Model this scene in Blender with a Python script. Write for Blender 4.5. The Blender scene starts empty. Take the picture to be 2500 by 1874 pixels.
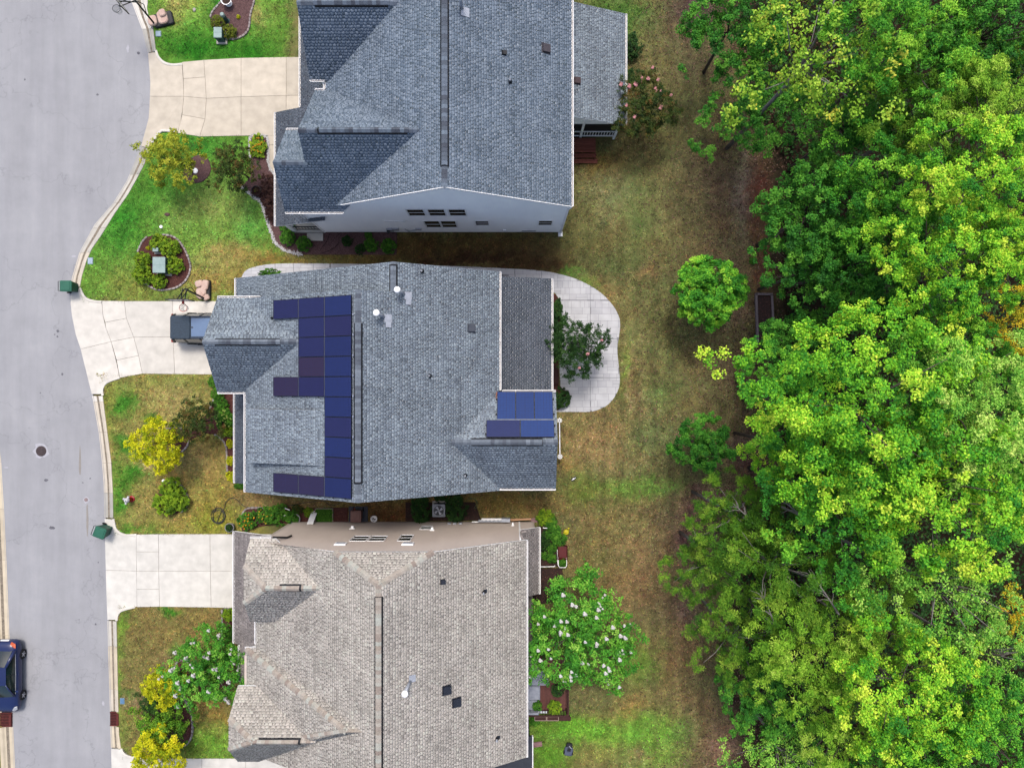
import bpy, math, random
import numpy as np
from mathutils import Vector, Matrix

# ------------------------------------------------------------------ camera, sky, sun, exposure
SC = bpy.context.scene
COL = SC.collection
F, H = 1733.0, 45.0            # focal length in photo pixels, drone height in metres
cam_d = bpy.data.cameras.new('camera'); cam = bpy.data.objects.new('camera', cam_d); COL.objects.link(cam)
cam.location = (0, 0, H); cam.rotation_euler = (0, 0, 0)
cam_d.sensor_width = 36; cam_d.lens = 36 * F / 2500; cam_d.clip_start = .5; cam_d.clip_end = 2000
SC.camera = cam
SUN_EL, SUN_AZ = math.radians(66), math.radians(-3)      # azimuth measured from +Y (top of picture) towards +X
wd = bpy.data.worlds.new('World'); SC.world = wd; wd.use_nodes = True
wt = wd.node_tree
sky = wt.nodes.new('ShaderNodeTexSky'); sky.sky_type = 'NISHITA'; sky.sun_disc = False
sky.sun_elevation = SUN_EL; sky.sun_rotation = SUN_AZ
sky.air_density = 1.0; sky.dust_density = 4.5; sky.ozone_density = 1.0
bg = wt.nodes['Background']; bg.inputs['Strength'].default_value = 0.125
wt.links.new(sky.outputs[0], bg.inputs['Color'])
sun_d = bpy.data.lights.new('sun', 'SUN'); sun = bpy.data.objects.new('sun', sun_d); COL.objects.link(sun)
sun_d.energy = 1.4; sun_d.angle = math.radians(12); sun_d.color = (1, .955, .89)
sun.rotation_euler = (math.pi / 2 - SUN_EL, 0, math.pi - SUN_AZ)
sun.location = (0, 0, 60)
SC.view_settings.view_transform = 'Standard'; SC.view_settings.look = 'None'
SC.view_settings.exposure = 0.95; SC.view_settings.gamma = 1
SC.cycles.max_bounces = 6; SC.cycles.diffuse_bounces = 3; SC.cycles.glossy_bounces = 2
SC.cycles.transmission_bounces = 3; SC.cycles.transparent_max_bounces = 4
SC.cycles.use_denoising = True

# ------------------------------------------------------------------ helpers
GAIN = 1.97
def lin(c):
    c = c / 255.
    return c / 12.92 if c <= .04045 else ((c + .055) / 1.055) ** 2.4
def A(r, g, b, k=1.0):
    return tuple(min(.9, lin(v) / GAIN * k) for v in (r, g, b))
def W(px, py, z=0.0):
    s = (H - z) / F
    return Vector(((px - 1250) * s, (937 - py) * s, z))
def G2(pts): return [(W(*p).x, W(*p).y) for p in pts]

def nmat(name):
    m = bpy.data.materials.new(name); m.use_nodes = True
    nt = m.node_tree
    return m, nt, nt.nodes['Principled BSDF']
MATS = {}
def pm(name, col, col2=None, scale=4., rough=.85, bump=0., bscale=None, detail=5., metal=0., spec=.3, dist=.02, stretch=None, lo=.35, hi=.65):
    """noise-varied paint / stone / earth material in world metres"""
    if name in MATS: return MATS[name]
    m, nt, p = nmat(name)
    p.inputs['Roughness'].default_value = rough; p.inputs['Metallic'].default_value = metal
    p.inputs['Specular IOR Level'].default_value = spec
    if col2 is None: col2 = tuple(c * .82 for c in col)
    geo = nt.nodes.new('ShaderNodeNewGeometry')
    src = geo.outputs['Position']
    if stretch:
        mp = nt.nodes.new('ShaderNodeMapping'); mp.inputs['Scale'].default_value = stretch
        nt.links.new(src, mp.inputs['Vector']); src = mp.outputs[0]
    n = nt.nodes.new('ShaderNodeTexNoise'); n.inputs['Scale'].default_value = scale; n.inputs['Detail'].default_value = detail
    n.inputs['Roughness'].default_value = .65
    nt.links.new(src, n.inputs['Vector'])
    r = nt.nodes.new('ShaderNodeValToRGB')
    r.color_ramp.elements[0].position = lo; r.color_ramp.elements[0].color = (*col2, 1)
    r.color_ramp.elements[1].position = hi; r.color_ramp.elements[1].color = (*col, 1)
    nt.links.new(n.outputs['Fac'], r.inputs['Fac']); nt.links.new(r.outputs['Color'], p.inputs['Base Color'])
    if bump:
        n2 = nt.nodes.new('ShaderNodeTexNoise'); n2.inputs['Scale'].default_value = bscale or scale * 6; n2.inputs['Detail'].default_value = 4
        nt.links.new(src, n2.inputs['Vector'])
        b = nt.nodes.new('ShaderNodeBump'); b.inputs['Strength'].default_value = bump; b.inputs['Distance'].default_value = dist
        nt.links.new(n2.outputs['Fac'], b.inputs['Height']); nt.links.new(b.outputs[0], p.inputs['Normal'])
    MATS[name] = m
    return m
def ramp_mat(name, cols, source='tone', rough=.9, noise=.0, nscale=3., translucent=0., spec=.2):
    """colour picked per piece: from the face attribute 'tone' or the object's random number"""
    if name in MATS: return MATS[name]
    m, nt, p = nmat(name)
    p.inputs['Roughness'].default_value = rough; p.inputs['Specular IOR Level'].default_value = spec
    if source == 'tone':
        a = nt.nodes.new('ShaderNodeAttribute'); a.attribute_name = 'tone'; fac = a.outputs['Fac']
    else:
        a = nt.nodes.new('ShaderNodeObjectInfo'); fac = a.outputs['Random']
    r = nt.nodes.new('ShaderNodeValToRGB')
    els = r.color_ramp.elements
    while len(els) < len(cols): els.new(.5)
    for i, c in enumerate(cols):
        els[i].position = i / (len(cols) - 1); els[i].color = (*c, 1)
    nt.links.new(fac, r.inputs['Fac'])
    out = r.outputs['Color']
    if noise:
        geo = nt.nodes.new('ShaderNodeNewGeometry')
        n = nt.nodes.new('ShaderNodeTexNoise'); n.inputs['Scale'].default_value = nscale; n.inputs['Detail'].default_value = 6
        nt.links.new(geo.outputs['Position'], n.inputs['Vector'])
        mr = nt.nodes.new('ShaderNodeMapRange'); mr.inputs[1].default_value = .3; mr.inputs[2].default_value = .7
        mr.inputs[3].default_value = 1 - noise; mr.inputs[4].default_value = 1 + noise
        nt.links.new(n.outputs['Fac'], mr.inputs[0])
        v = nt.nodes.new('ShaderNodeVectorMath'); v.operation = 'SCALE'
        nt.links.new(out, v.inputs[0]); nt.links.new(mr.outputs[0], v.inputs['Scale']); out = v.outputs[0]
    nt.links.new(out, p.inputs['Base Color'])
    if translucent:
        tr = nt.nodes.new('ShaderNodeBsdfTranslucent'); mx = nt.nodes.new('ShaderNodeMixShader')
        tc = nt.nodes.new('ShaderNodeVectorMath'); tc.operation = 'MULTIPLY'; tc.inputs[1].default_value = (1.25, 1.1, .5)
        nt.links.new(out, tc.inputs[0]); nt.links.new(tc.outputs[0], tr.inputs['Color'])
        mx.inputs[0].default_value = translucent
        nt.links.new(p.outputs[0], mx.inputs[1]); nt.links.new(tr.outputs[0], mx.inputs[2])
        nt.links.new(mx.outputs[0], nt.nodes['Material Output'].inputs['Surface'])
    MATS[name] = m
    return m

def tag(o, label=None, cat=None, group=None, kind=None):
    if label: o['label'] = label
    if cat: o['category'] = cat
    if group: o['group'] = group
    if kind: o['kind'] = kind
    return o
def thing(name, loc, label, cat, rz=0., group=None):
    o = bpy.data.objects.new(name, None); COL.objects.link(o)
    o.location = loc; o.rotation_euler = (0, 0, rz); o.empty_display_size = .3
    return tag(o, label, cat, group)
def mesh_np(name, verts, quads, tone=None, smooth=False):
    """fast mesh from numpy arrays (quads or triangles of one size)"""
    me = bpy.data.meshes.new(name)
    verts = np.asarray(verts, np.float32); quads = np.asarray(quads, np.int32)
    k = quads.shape[1]
    me.vertices.add(len(verts)); me.vertices.foreach_set('co', verts.ravel())
    me.loops.add(quads.size); me.loops.foreach_set('vertex_index', quads.ravel())
    me.polygons.add(len(quads))
    me.polygons.foreach_set('loop_start', np.arange(0, quads.size, k, dtype=np.int32))
    me.polygons.foreach_set('loop_total', np.full(len(quads), k, np.int32))
    if tone is not None:
        a = me.attributes.new('tone', 'FLOAT', 'FACE'); a.data.foreach_set('value', np.asarray(tone, np.float32))
    me.update(calc_edges=True)
    if smooth: me.shade_smooth()
    return me
def link(name, me, mat, parent=None, loc=None):
    o = bpy.data.objects.new(name, me); COL.objects.link(o)
    if mat is not None and not me.materials: me.materials.append(mat)
    if parent is not None: o.parent = parent
    if loc is not None: o.location = loc
    return o
def rootloc(o):
    p = Vector((0, 0, 0))
    while o is not None:
        p += o.location; o = o.parent
    return p

class MB:
    """mesh collector"""
    def __init__(s): s.v = []; s.f = []
    def add(s, vs, fs):
        k = len(s.v); s.v += [tuple(v) for v in vs]; s.f += [tuple(i + k for i in f) for f in fs]; return s
    def box(s, x0, x1, y0, y1, z0, z1, taper=0.):
        t = taper
        return s.add([(x0, y0, z0), (x1, y0, z0), (x1, y1, z0), (x0, y1, z0),
                      (x0 + t, y0 + t, z1), (x1 - t, y0 + t, z1), (x1 - t, y1 - t, z1), (x0 + t, y1 - t, z1)],
                     [(3, 2, 1, 0), (4, 5, 6, 7), (0, 1, 5, 4), (1, 2, 6, 5), (2, 3, 7, 6), (3, 0, 4, 7)])
    def rbox(s, x0, x1, y0, y1, z0, z1, r=.03, b=.015):
        """box with rounded plan corners and a bevelled top"""
        pts = rrect(x0, x1, y0, y1, r, 3)
        return s.prism(pts, z0, z1, bevel=b)
    def prism(s, pts, z0, z1, bevel=0.):
        """pts counter-clockwise (x, y); z0/z1 numbers or lists"""
        n = len(pts)
        za = z0 if hasattr(z0, '__len__') else [z0] * n
        zb = z1 if hasattr(z1, '__len__') else [z1] * n
        vs = [(p[0], p[1], za[i]) for i, p in enumerate(pts)]
        fs = []
        if bevel:
            ins = inset(pts, bevel)
            vs += [(p[0], p[1], zb[i] - bevel) for i, p in enumerate(pts)] + [(p[0], p[1], zb[i]) for i, p in enumerate(ins)]
            for i in range(n):
                j = (i + 1) % n
                fs += [(i, j, n + j, n + i), (n + i, n + j, 2 * n + j, 2 * n + i)]
            fs.append(tuple(range(2 * n, 3 * n)))
        else:
            vs += [(p[0], p[1], zb[i]) for i, p in enumerate(pts)]
            for i in range(n):
                j = (i + 1) % n
                fs.append((i, j, n + j, n + i))
            fs.append(tuple(range(n, 2 * n)))
        fs.append(tuple(range(n - 1, -1, -1)))
        return s.add(vs, fs)
    def bar(s, a, b, w, h=None):
        a, b = Vector(a), Vector(b); h = h or w
        d = (b - a).normalized(); up = Vector((0, 0, 1)) if abs(d.z) < .95 else Vector((1, 0, 0))
        x = d.cross(up).normalized() * w / 2; y = x.cross(d).normalized() * h / 2
        vs = [a - x - y, a + x - y, a + x + y, a - x + y, b - x - y, b + x - y, b + x + y, b - x + y]
        return s.add(vs, [(0, 1, 2, 3), (7, 6, 5, 4), (0, 4, 5, 1), (1, 5, 6, 2), (2, 6, 7, 3), (3, 7, 4, 0)])
    def tube(s, pts, r, n=8, cap=True):
        pts = [Vector(p) for p in pts]; m = len(pts)
        rr = r if hasattr(r, '__len__') else [r] * m
        vs = []; fs = []; prev = None
        for i, p in enumerate(pts):
            d = (pts[min(i + 1, m - 1)] - pts[max(i - 1, 0)])
            d = d.normalized() if d.length > 1e-9 else Vector((0, 0, 1))
            if prev is None:
                ref = Vector((0, 0, 1)) if abs(d.z) < .9 else Vector((1, 0, 0)); x = d.cross(ref).normalized()
            else:
                x = (prev - d * prev.dot(d)).normalized()
            prev = x; y = d.cross(x)
            vs += [p + (x * math.cos(2 * math.pi * k / n) + y * math.sin(2 * math.pi * k / n)) * rr[i] for k in range(n)]
        for i in range(m - 1):
            for k in range(n):
                j = (k + 1) % n
                fs.append((i * n + k, i * n + j, (i + 1) * n + j, (i + 1) * n + k))
        if cap: fs += [tuple(range(n - 1, -1, -1)), tuple(range((m - 1) * n, m * n))]
        return s.add(vs, fs)
    def lathe(s, prof, c=(0, 0, 0), n=20):
        """prof: list of (radius, z)"""
        vs = []; fs = []; m = len(prof)
        for r, z in prof:
            vs += [(c[0] + r * math.cos(2 * math.pi * k / n), c[1] + r * math.sin(2 * math.pi * k / n), c[2] + z) for k in range(n)]
        for i in range(m - 1):
            for k in range(n):
                j = (k + 1) % n
                fs.append((i * n + k, i * n + j, (i + 1) * n + j, (i + 1) * n + k))
        fs += [tuple(range(n - 1, -1, -1)), tuple(range((m - 1) * n, m * n))]
        return s.add(vs, fs)
    def ring(s, c, R, r, n=24, m=6, axis='z'):
        vs = []; fs = []
        for i in range(n):
            a = 2 * math.pi * i / n
            for k in range(m):
                b = 2 * math.pi * k / m
                u = (R + r * math.cos(b)); w = r * math.sin(b)
                p = (u * math.cos(a), u * math.sin(a), w) if axis == 'z' else (w, u * math.cos(a), u * math.sin(a))
                vs.append((c[0] + p[0], c[1] + p[1], c[2] + p[2]))
        for i in range(n):
            for k in range(m):
                i2, k2 = (i + 1) % n, (k + 1) % m
                fs.append((i * m + k, i2 * m + k, i2 * m + k2, i * m + k2))
        return s.add(vs, fs)
    def build(s, name, mat, parent=None, smooth=False, world=False, sub=0, label=None):
        """world=True: vertices are world coordinates, made local to the parent"""
        vs = s.v
        if world and parent is not None:
            q = rootloc(parent); vs = [(v[0] - q.x, v[1] - q.y, v[2] - q.z) for v in vs]
        me = bpy.data.meshes.new(name); me.from_pydata(vs, [], s.f); me.validate(); me.update()
        if smooth: me.shade_smooth()
        o = link(name, me, mat, parent)
        if sub:
            md = o.modifiers.new('sub', 'SUBSURF'); md.levels = sub; md.render_levels = sub
        if label: o['label'] = label
        return o
def rrect(x0, x1, y0, y1, r, k=3):
    out = []
    for cx, cy, a0 in ((x1 - r, y0 + r, -90), (x1 - r, y1 - r, 0), (x0 + r, y1 - r, 90), (x0 + r, y0 + r, 180)):
        for i in range(k + 1):
            a = math.radians(a0 + 90 * i / k); out.append((cx + r * math.cos(a), cy + r * math.sin(a)))
    return out
def area2(pts): return sum(pts[i][0] * pts[(i + 1) % len(pts)][1] - pts[(i + 1) % len(pts)][0] * pts[i][1] for i in range(len(pts)))
def ccw(pts): return list(pts) if area2(pts) > 0 else list(pts)[::-1]
def inset(pts, d):
    n = len(pts); out = []
    for i in range(n):
        p0, p, p1 = Vector(pts[i - 1][:2]), Vector(pts[i][:2]), Vector(pts[(i + 1) % n][:2])
        e0 = (p - p0).normalized(); e1 = (p1 - p).normalized()
        n0 = Vector((-e0.y, e0.x)); n1 = Vector((-e1.y, e1.x))
        b = n0 + n1
        if b.length < 1e-6: b = n0
        b.normalize(); c = max(.4, b.dot(n0))
        out.append(tuple(p + b * (d / c)))
    return out
def inpoly(x, y, poly):
    """vectorised point in polygon"""
    c = np.zeros(np.shape(x), bool); n = len(poly)
    for i in range(n):
        x0, y0 = poly[i]; x1, y1 = poly[(i + 1) % n]
        if y0 == y1: continue
        t = ((y0 > y) != (y1 > y)) & (x < (x1 - x0) * (y - y0) / (y1 - y0) + x0)
        c ^= t
    return c
def smooth_line(pts, k=4, closed=False):
    """Catmull-Rom through points (2-D or 3-D tuples)"""
    P = [Vector(p) for p in pts]; n = len(P); out = []
    m = n if closed else n - 1
    for i in range(m):
        p0 = P[(i - 1) % n] if closed or i > 0 else P[0]; p1 = P[i]; p2 = P[(i + 1) % n]
        p3 = P[(i + 2) % n] if closed or i + 2 < n else P[-1]
        for j in range(k):
            t = j / k
            out.append(tuple(.5 * ((2 * p1) + (p2 - p0) * t + (2 * p0 - 5 * p1 + 4 * p2 - p3) * t * t + (3 * p1 - p0 - 3 * p2 + p3) * t ** 3)))
    if not closed: out.append(tuple(P[-1]))
    return out
def resample(pts, step, closed=False):
    P = [Vector(p) for p in pts] + ([Vector(pts[0])] if closed else [])
    L = [0.]
    for a, b in zip(P, P[1:]): L.append(L[-1] + (b - a).length)
    n = max(1, round(L[-1] / step)); out = []
    for i in range(n + (0 if closed else 1)):
        d = L[-1] * i / n
        k = max(j for j in range(len(L)) if L[j] <= d + 1e-9); k = min(k, len(P) - 2)
        t = (d - L[k]) / max(1e-9, L[k + 1] - L[k]); out.append(P[k].lerp(P[k + 1], t))
    return out
RND = random.Random(7)
# ------------------------------------------------------------------ ground
def vnoise(x, y, scale, seed, octaves=3):
    rs = np.random.RandomState(seed); out = np.zeros(np.shape(x)); amp = 1.; tot = 0.
    for o in range(octaves):
        g = rs.rand(128, 128)
        u = x * scale * 2 ** o; v = y * scale * 2 ** o
        i = np.floor(u).astype(int); j = np.floor(v).astype(int); fu = u - i; fv = v - j
        fu = fu * fu * (3 - 2 * fu); fv = fv * fv * (3 - 2 * fv)
        a = g[i % 128, j % 128]; b = g[(i + 1) % 128, j % 128]; c = g[i % 128, (j + 1) % 128]; d = g[(i + 1) % 128, (j + 1) % 128]
        out += amp * ((a * (1 - fu) + b * fu) * (1 - fv) + (c * (1 - fu) + d * fu) * fv); tot += amp; amp *= .5
    return out / tot
RE = np.array([(300, -250), (308, -60), (318, 0), (332, 36), (345, 70), (359, 128), (365, 195), (364, 234), (361, 287), (342, 357), (308, 440), (275, 494), (228, 548), (192, 615), (173, 679), (169, 727), (171, 760), (182, 815), (195, 854), (208, 907), (225, 977), (239, 1055), (246, 1120), (251, 1177), (253, 1265), (254, 1322), (257, 1440), (260, 1516), (265, 1686), (268, 1790), (270, 1874), (276, 2200)], float)
BE = np.array([(350, -250), (358, -40), (361, 8), (359, 20), (364, 45), (374, 66), (381, 124), (400, 195), (400, 234), (395, 300), (373, 345), (365, 365), (355, 397), (335, 436), (313, 475), (280, 522), (248, 574), (225, 607), (212, 636), (200, 675), (195, 705), (200, 760), (215, 854), (235, 920), (251, 965), (261, 1043), (272, 1128), (276, 1200), (277, 1268), (280, 1320), (282, 1440), (285, 1516), (288, 1660), (291, 1790), (296, 1826), (300, 1900), (304, 2200)], float)
LE = np.array([(-40, 700), (-18, 980), (0, 1128), (7, 1242), (13, 1367), (16, 1440), (20, 1546), (29, 1767), (34, 1874), (48, 2200)], float)
def xr(py): return np.interp(py, RE[:, 1], RE[:, 0])
def xb(py): return np.interp(py, BE[:, 1], BE[:, 0])
def xl(py): return np.interp(py, LE[:, 1], LE[:, 0])

FRONT1, FRONT2, FRONT3 = (98, 130, 54), (134, 120, 70), (120, 103, 64)
BLOBS = [  # px, py, rx, ry, colour of the grass / soil there, weight
    # front lawn of the upper house
    (470, 120, 90, 30, (46, 100, 28), 1.), (610, 115, 60, 35, (50, 104, 30), 1.), (640, 70, 30, 30, (58, 106, 36), .7), (530, 10, 25, 30, (30, 92, 30), .9),
    (430, 20, 40, 30, (150, 140, 84), .9), (620, 35, 35, 25, (152, 138, 84), .9), (480, 30, 30, 30, (128, 146, 66), .6),
    (420, 320, 40, 20, (52, 108, 34), .7), (500, 350, 60, 40, (62, 116, 42), .9), (370, 470, 60, 60, (58, 112, 38), .8), (300, 560, 50, 60, (54, 110, 36), .9), (600, 540, 40, 50, (80, 132, 58), .8),
    (530, 500, 70, 50, (142, 152, 84), .9), (430, 540, 50, 40, (128, 148, 76), .7), (560, 450, 40, 40, (110, 140, 66), .6), (320, 650, 60, 50, (112, 132, 62), .6),
    (560, 640, 70, 40, (162, 142, 90), 1.), (480, 690, 90, 40, (142, 122, 72), 1.), (330, 710, 60, 30, (124, 122, 62), .8), (590, 690, 50, 40, (134, 114, 66), 1.), (640, 630, 50, 16, (140, 116, 66), .9),
    # front lawn of the middle house
    (300, 985, 18, 34, (66, 112, 38), 1.1), (325, 975, 12, 14, (66, 108, 38), 1.), (365, 1018, 14, 10, (70, 112, 40), .9), (300, 1085, 22, 22, (58, 106, 36), 1.1), (320, 1150, 26, 16, (58, 108, 34), 1.1),
    (300, 1180, 22, 30, (56, 108, 32), 1.1), (290, 1240, 20, 30, (60, 112, 34), 1.), (340, 1297, 60, 8, (74, 118, 40), .9), (268, 960, 14, 40, (118, 126, 58), .8), (277, 1120, 10, 90, (96, 122, 50), .7),
    (430, 935, 110, 16, (116, 122, 62), .8), (440, 980, 60, 40, (152, 138, 92), .7), (350, 1140, 14, 12, (196, 160, 120), 1.), (455, 953, 8, 6, (190, 150, 100), .8),
    (480, 1170, 60, 60, (140, 114, 70), .7), (530, 1240, 50, 40, (146, 132, 56), .9), (540, 1280, 50, 30, (128, 126, 44), .8), (410, 1290, 60, 20, (130, 120, 60), .6), (470, 1120, 40, 30, (142, 122, 84), .7),
    # front lawn of the lower house
    (296, 1520, 12, 30, (104, 132, 50), 1.), (290, 1660, 10, 120, (98, 124, 50), .8), (415, 1490, 24, 9, (60, 112, 34), 1.2), (425, 1582, 13, 8, (62, 112, 36), 1.2), (315, 1680, 14, 12, (74, 110, 44), .8), (300, 1790, 16, 40, (112, 122, 60), .7),
    (540, 1810, 70, 50, (104, 140, 52), 1.), (490, 1840, 90, 20, (108, 132, 54), .8), (345, 1705, 30, 22, (152, 122, 96), .9), (420, 1600, 40, 20, (132, 106, 80), .8), (520, 1720, 40, 40, (132, 104, 64), .8), (540, 1750, 30, 10, (160, 112, 60), .6), (440, 1540, 80, 30, (124, 104, 64), .7),
    # strip between upper and middle house
    (1150, 600, 260, 34, (92, 70, 44), 1.1), (1000, 600, 80, 26, (94, 70, 42), .9), (860, 632, 200, 10, (120, 96, 50), .8), (1150, 634, 200, 14, (66, 46, 34), 1.), (1330, 645, 90, 16, (74, 52, 36), .9),
    # strip between middle and lower house
    (1050, 1225, 300, 30, (122, 98, 60), 1.), (1230, 1235, 90, 25, (132, 104, 62), 1.), (700, 1225, 150, 22, (126, 98, 68), .9), (940, 1255, 60, 24, (96, 64, 42), 1.),
    # back yards
    (1440, 90, 60, 50, (74, 108, 44), 1.1), (1500, 40, 80, 50, (70, 100, 42), .9), (1470, 130, 50, 30, (96, 106, 58), .7), (1560, 330, 60, 60, (112, 98, 62), .7), (1460, 400, 50, 30, (118, 88, 50), 1.), (1430, 560, 60, 60, (98, 90, 56), .7),
    (1490, 480, 70, 60, (122, 118, 84), .9), (1560, 540, 40, 90, (98, 106, 62), .7), (1660, 520, 40, 140, (104, 96, 66), .7), (1712, 290, 12, 9, (214, 164, 140), 1.3), (1500, 640, 90, 30, (92, 92, 58), .8), (1580, 660, 30, 12, (134, 104, 74), .9), (1390, 662, 26, 8, (94, 130, 56), 1.1), (1430, 690, 20, 12, (96, 128, 56), .9),
    (1480, 720, 40, 30, (130, 104, 70), .9), (1600, 760, 60, 60, (100, 94, 60), .6), (1530, 860, 26, 60, (140, 118, 84), .9), (1620, 850, 60, 60, (104, 100, 64), .6), (1780, 760, 40, 30, (150, 112, 94), 1.), (1560, 980, 30, 30, (142, 108, 84), .9), (1610, 960, 40, 40, (92, 108, 62), .6), (1522, 900, 10, 70, (108, 128, 58), .8),
    (1450, 1060, 70, 60, (140, 116, 82), .9), (1400, 1030, 40, 40, (136, 112, 76), .8), (1600, 1060, 60, 60, (104, 108, 70), .8), (1380, 1130, 30, 30, (146, 116, 72), .8), (1490, 1110, 60, 30, (138, 118, 82), .7), (1560, 1190, 120, 22, (100, 122, 58), 1.1), (1440, 1200, 50, 30, (92, 104, 48), .9), (1640, 1195, 40, 14, (92, 118, 54), .8),
    (1750, 1240, 90, 45, (112, 78, 76), 1.2), (1690, 1320, 60, 50, (108, 76, 78), 1.), (1500, 1290, 70, 50, (122, 102, 68), .8), (1470, 1380, 60, 60, (116, 100, 64), .7), (1570, 1390, 60, 70, (134, 102, 74), .9), (1560, 1500, 60, 80, (128, 102, 74), .8), (1680, 1480, 50, 60, (122, 94, 82), .9), (1650, 1600, 60, 60, (132, 98, 74), .8),
    (1560, 1620, 60, 60, (100, 116, 52), .9), (1540, 1720, 40, 20, (142, 112, 70), .9), (1640, 1700, 60, 40, (120, 96, 66), .8), (1440, 1775, 120, 26, (96, 138, 46), 1.2), (1560, 1790, 90, 40, (106, 142, 54), 1.1), (1340, 1840, 50, 50, (86, 124, 40), 1.1), (1470, 1840, 40, 40, (128, 120, 66), .8), (1600, 1850, 60, 30, (104, 134, 54), .9), (1560, 1840, 20, 20, (142, 110, 84), .8), (1760, 1820, 40, 60, (146, 110, 94), 1.), (1720, 1740, 50, 50, (124, 100, 72), .8), (1320, 1765, 40, 20, (92, 124, 44), 1.),
    # edge of the wood: leaf litter, pink straw, red soil
    (1700, 30, 60, 60, (84, 62, 62), 1.2), (1690, 150, 50, 60, (86, 78, 58), .8), (1700, 420, 40, 80, (110, 96, 70), .7), (1770, 480, 60, 110, (104, 82, 66), .9), (1815, 480, 22, 110, (120, 104, 96), 1.), (1850, 480, 26, 80, (90, 54, 46), 1.1), (1855, 640, 24, 60, (114, 72, 56), 1.1), (1770, 640, 60, 60, (96, 80, 62), .8), (1790, 900, 60, 60, (92, 76, 60), .8), (1840, 1110, 50, 60, (90, 62, 60), 1.), (1800, 1090, 30, 20, (132, 100, 92), .8),
]
def ground_rgb(X, Y):
    """grass / soil colour (shade painted in under the wood) in the apparent sRGB of the place, for arrays of world coordinates"""
    px = X / (H / F) + 1250; py = 937 - Y / (H / F)
    wx = px + 46 * (vnoise(X, Y, .7, 3) - .5) + 22 * (vnoise(X, Y, 2.6, 5) - .5) + 26 * (vnoise(X, Y, 6.1, 8, 2) - .5)
    wy = py + 46 * (vnoise(X, Y, .7, 4) - .5) + 22 * (vnoise(X, Y, 2.6, 6) - .5) + 26 * (vnoise(X, Y, 6.1, 9, 2) - .5)
    col = np.empty(X.shape + (3,)); col[:] = (109, 99, 66)
    f1 = 1 / (1 + np.exp((wx - 705) / 8)) * 1 / (1 + np.exp((wy - 735) / 6))
    f2 = 1 / (1 + np.exp((wx - 640) / 12)) * (1 / (1 + np.exp(-(wy - 800) / 8))) * (1 / (1 + np.exp((wy - 1390) / 8)))
    f3 = 1 / (1 + np.exp((wx - 640) / 12)) * (1 / (1 + np.exp(-(wy - 1390) / 8)))
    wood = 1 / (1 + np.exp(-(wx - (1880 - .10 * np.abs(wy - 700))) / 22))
    for f, c in ((f1, FRONT1), (f2, FRONT2), (f3, FRONT3), (wood, (46, 34, 28))):  # wood floor soil darkened: canopy shade is put into its colour
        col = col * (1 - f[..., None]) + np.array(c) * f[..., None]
    patch = vnoise(X, Y, 1.1, 11, 4)
    for i, (bx, by, rx, ry, c, w) in enumerate(BLOBS):
        d = ((wx - bx) / rx) ** 2 + ((wy - by) / ry) ** 2
        g = np.clip(w * np.exp(-d * .8) * (.55 + .9 * patch), 0, 1)[..., None]
        col = col * (1 - g) + np.array(c) * g
    lum = .78 + .44 * vnoise(X, Y, 3.1, 21, 4)
    hue = vnoise(X, Y, .9, 31, 3) - .5
    back = 1 / (1 + np.exp(-(px - 1420) / 10)) * (1 - wood); lum = lum * (1 + back * .07 * np.sin(X * 2 * math.pi / 1.05 + 2.2 * vnoise(X, Y, .3, 91)) * np.clip(2.2 * vnoise(X, Y, .25, 92) - .6, 0, 1))
    col = col * lum[..., None]
    col[..., 0] *= 1 + .12 * hue; col[..., 1] *= 1 - .04 * hue
    return np.clip(col, 0, 255)
def srgb_lin(c):
    c = c / 255.
    return np.where(c <= .04045, c / 12.92, ((c + .055) / 1.055) ** 2.4)

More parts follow.
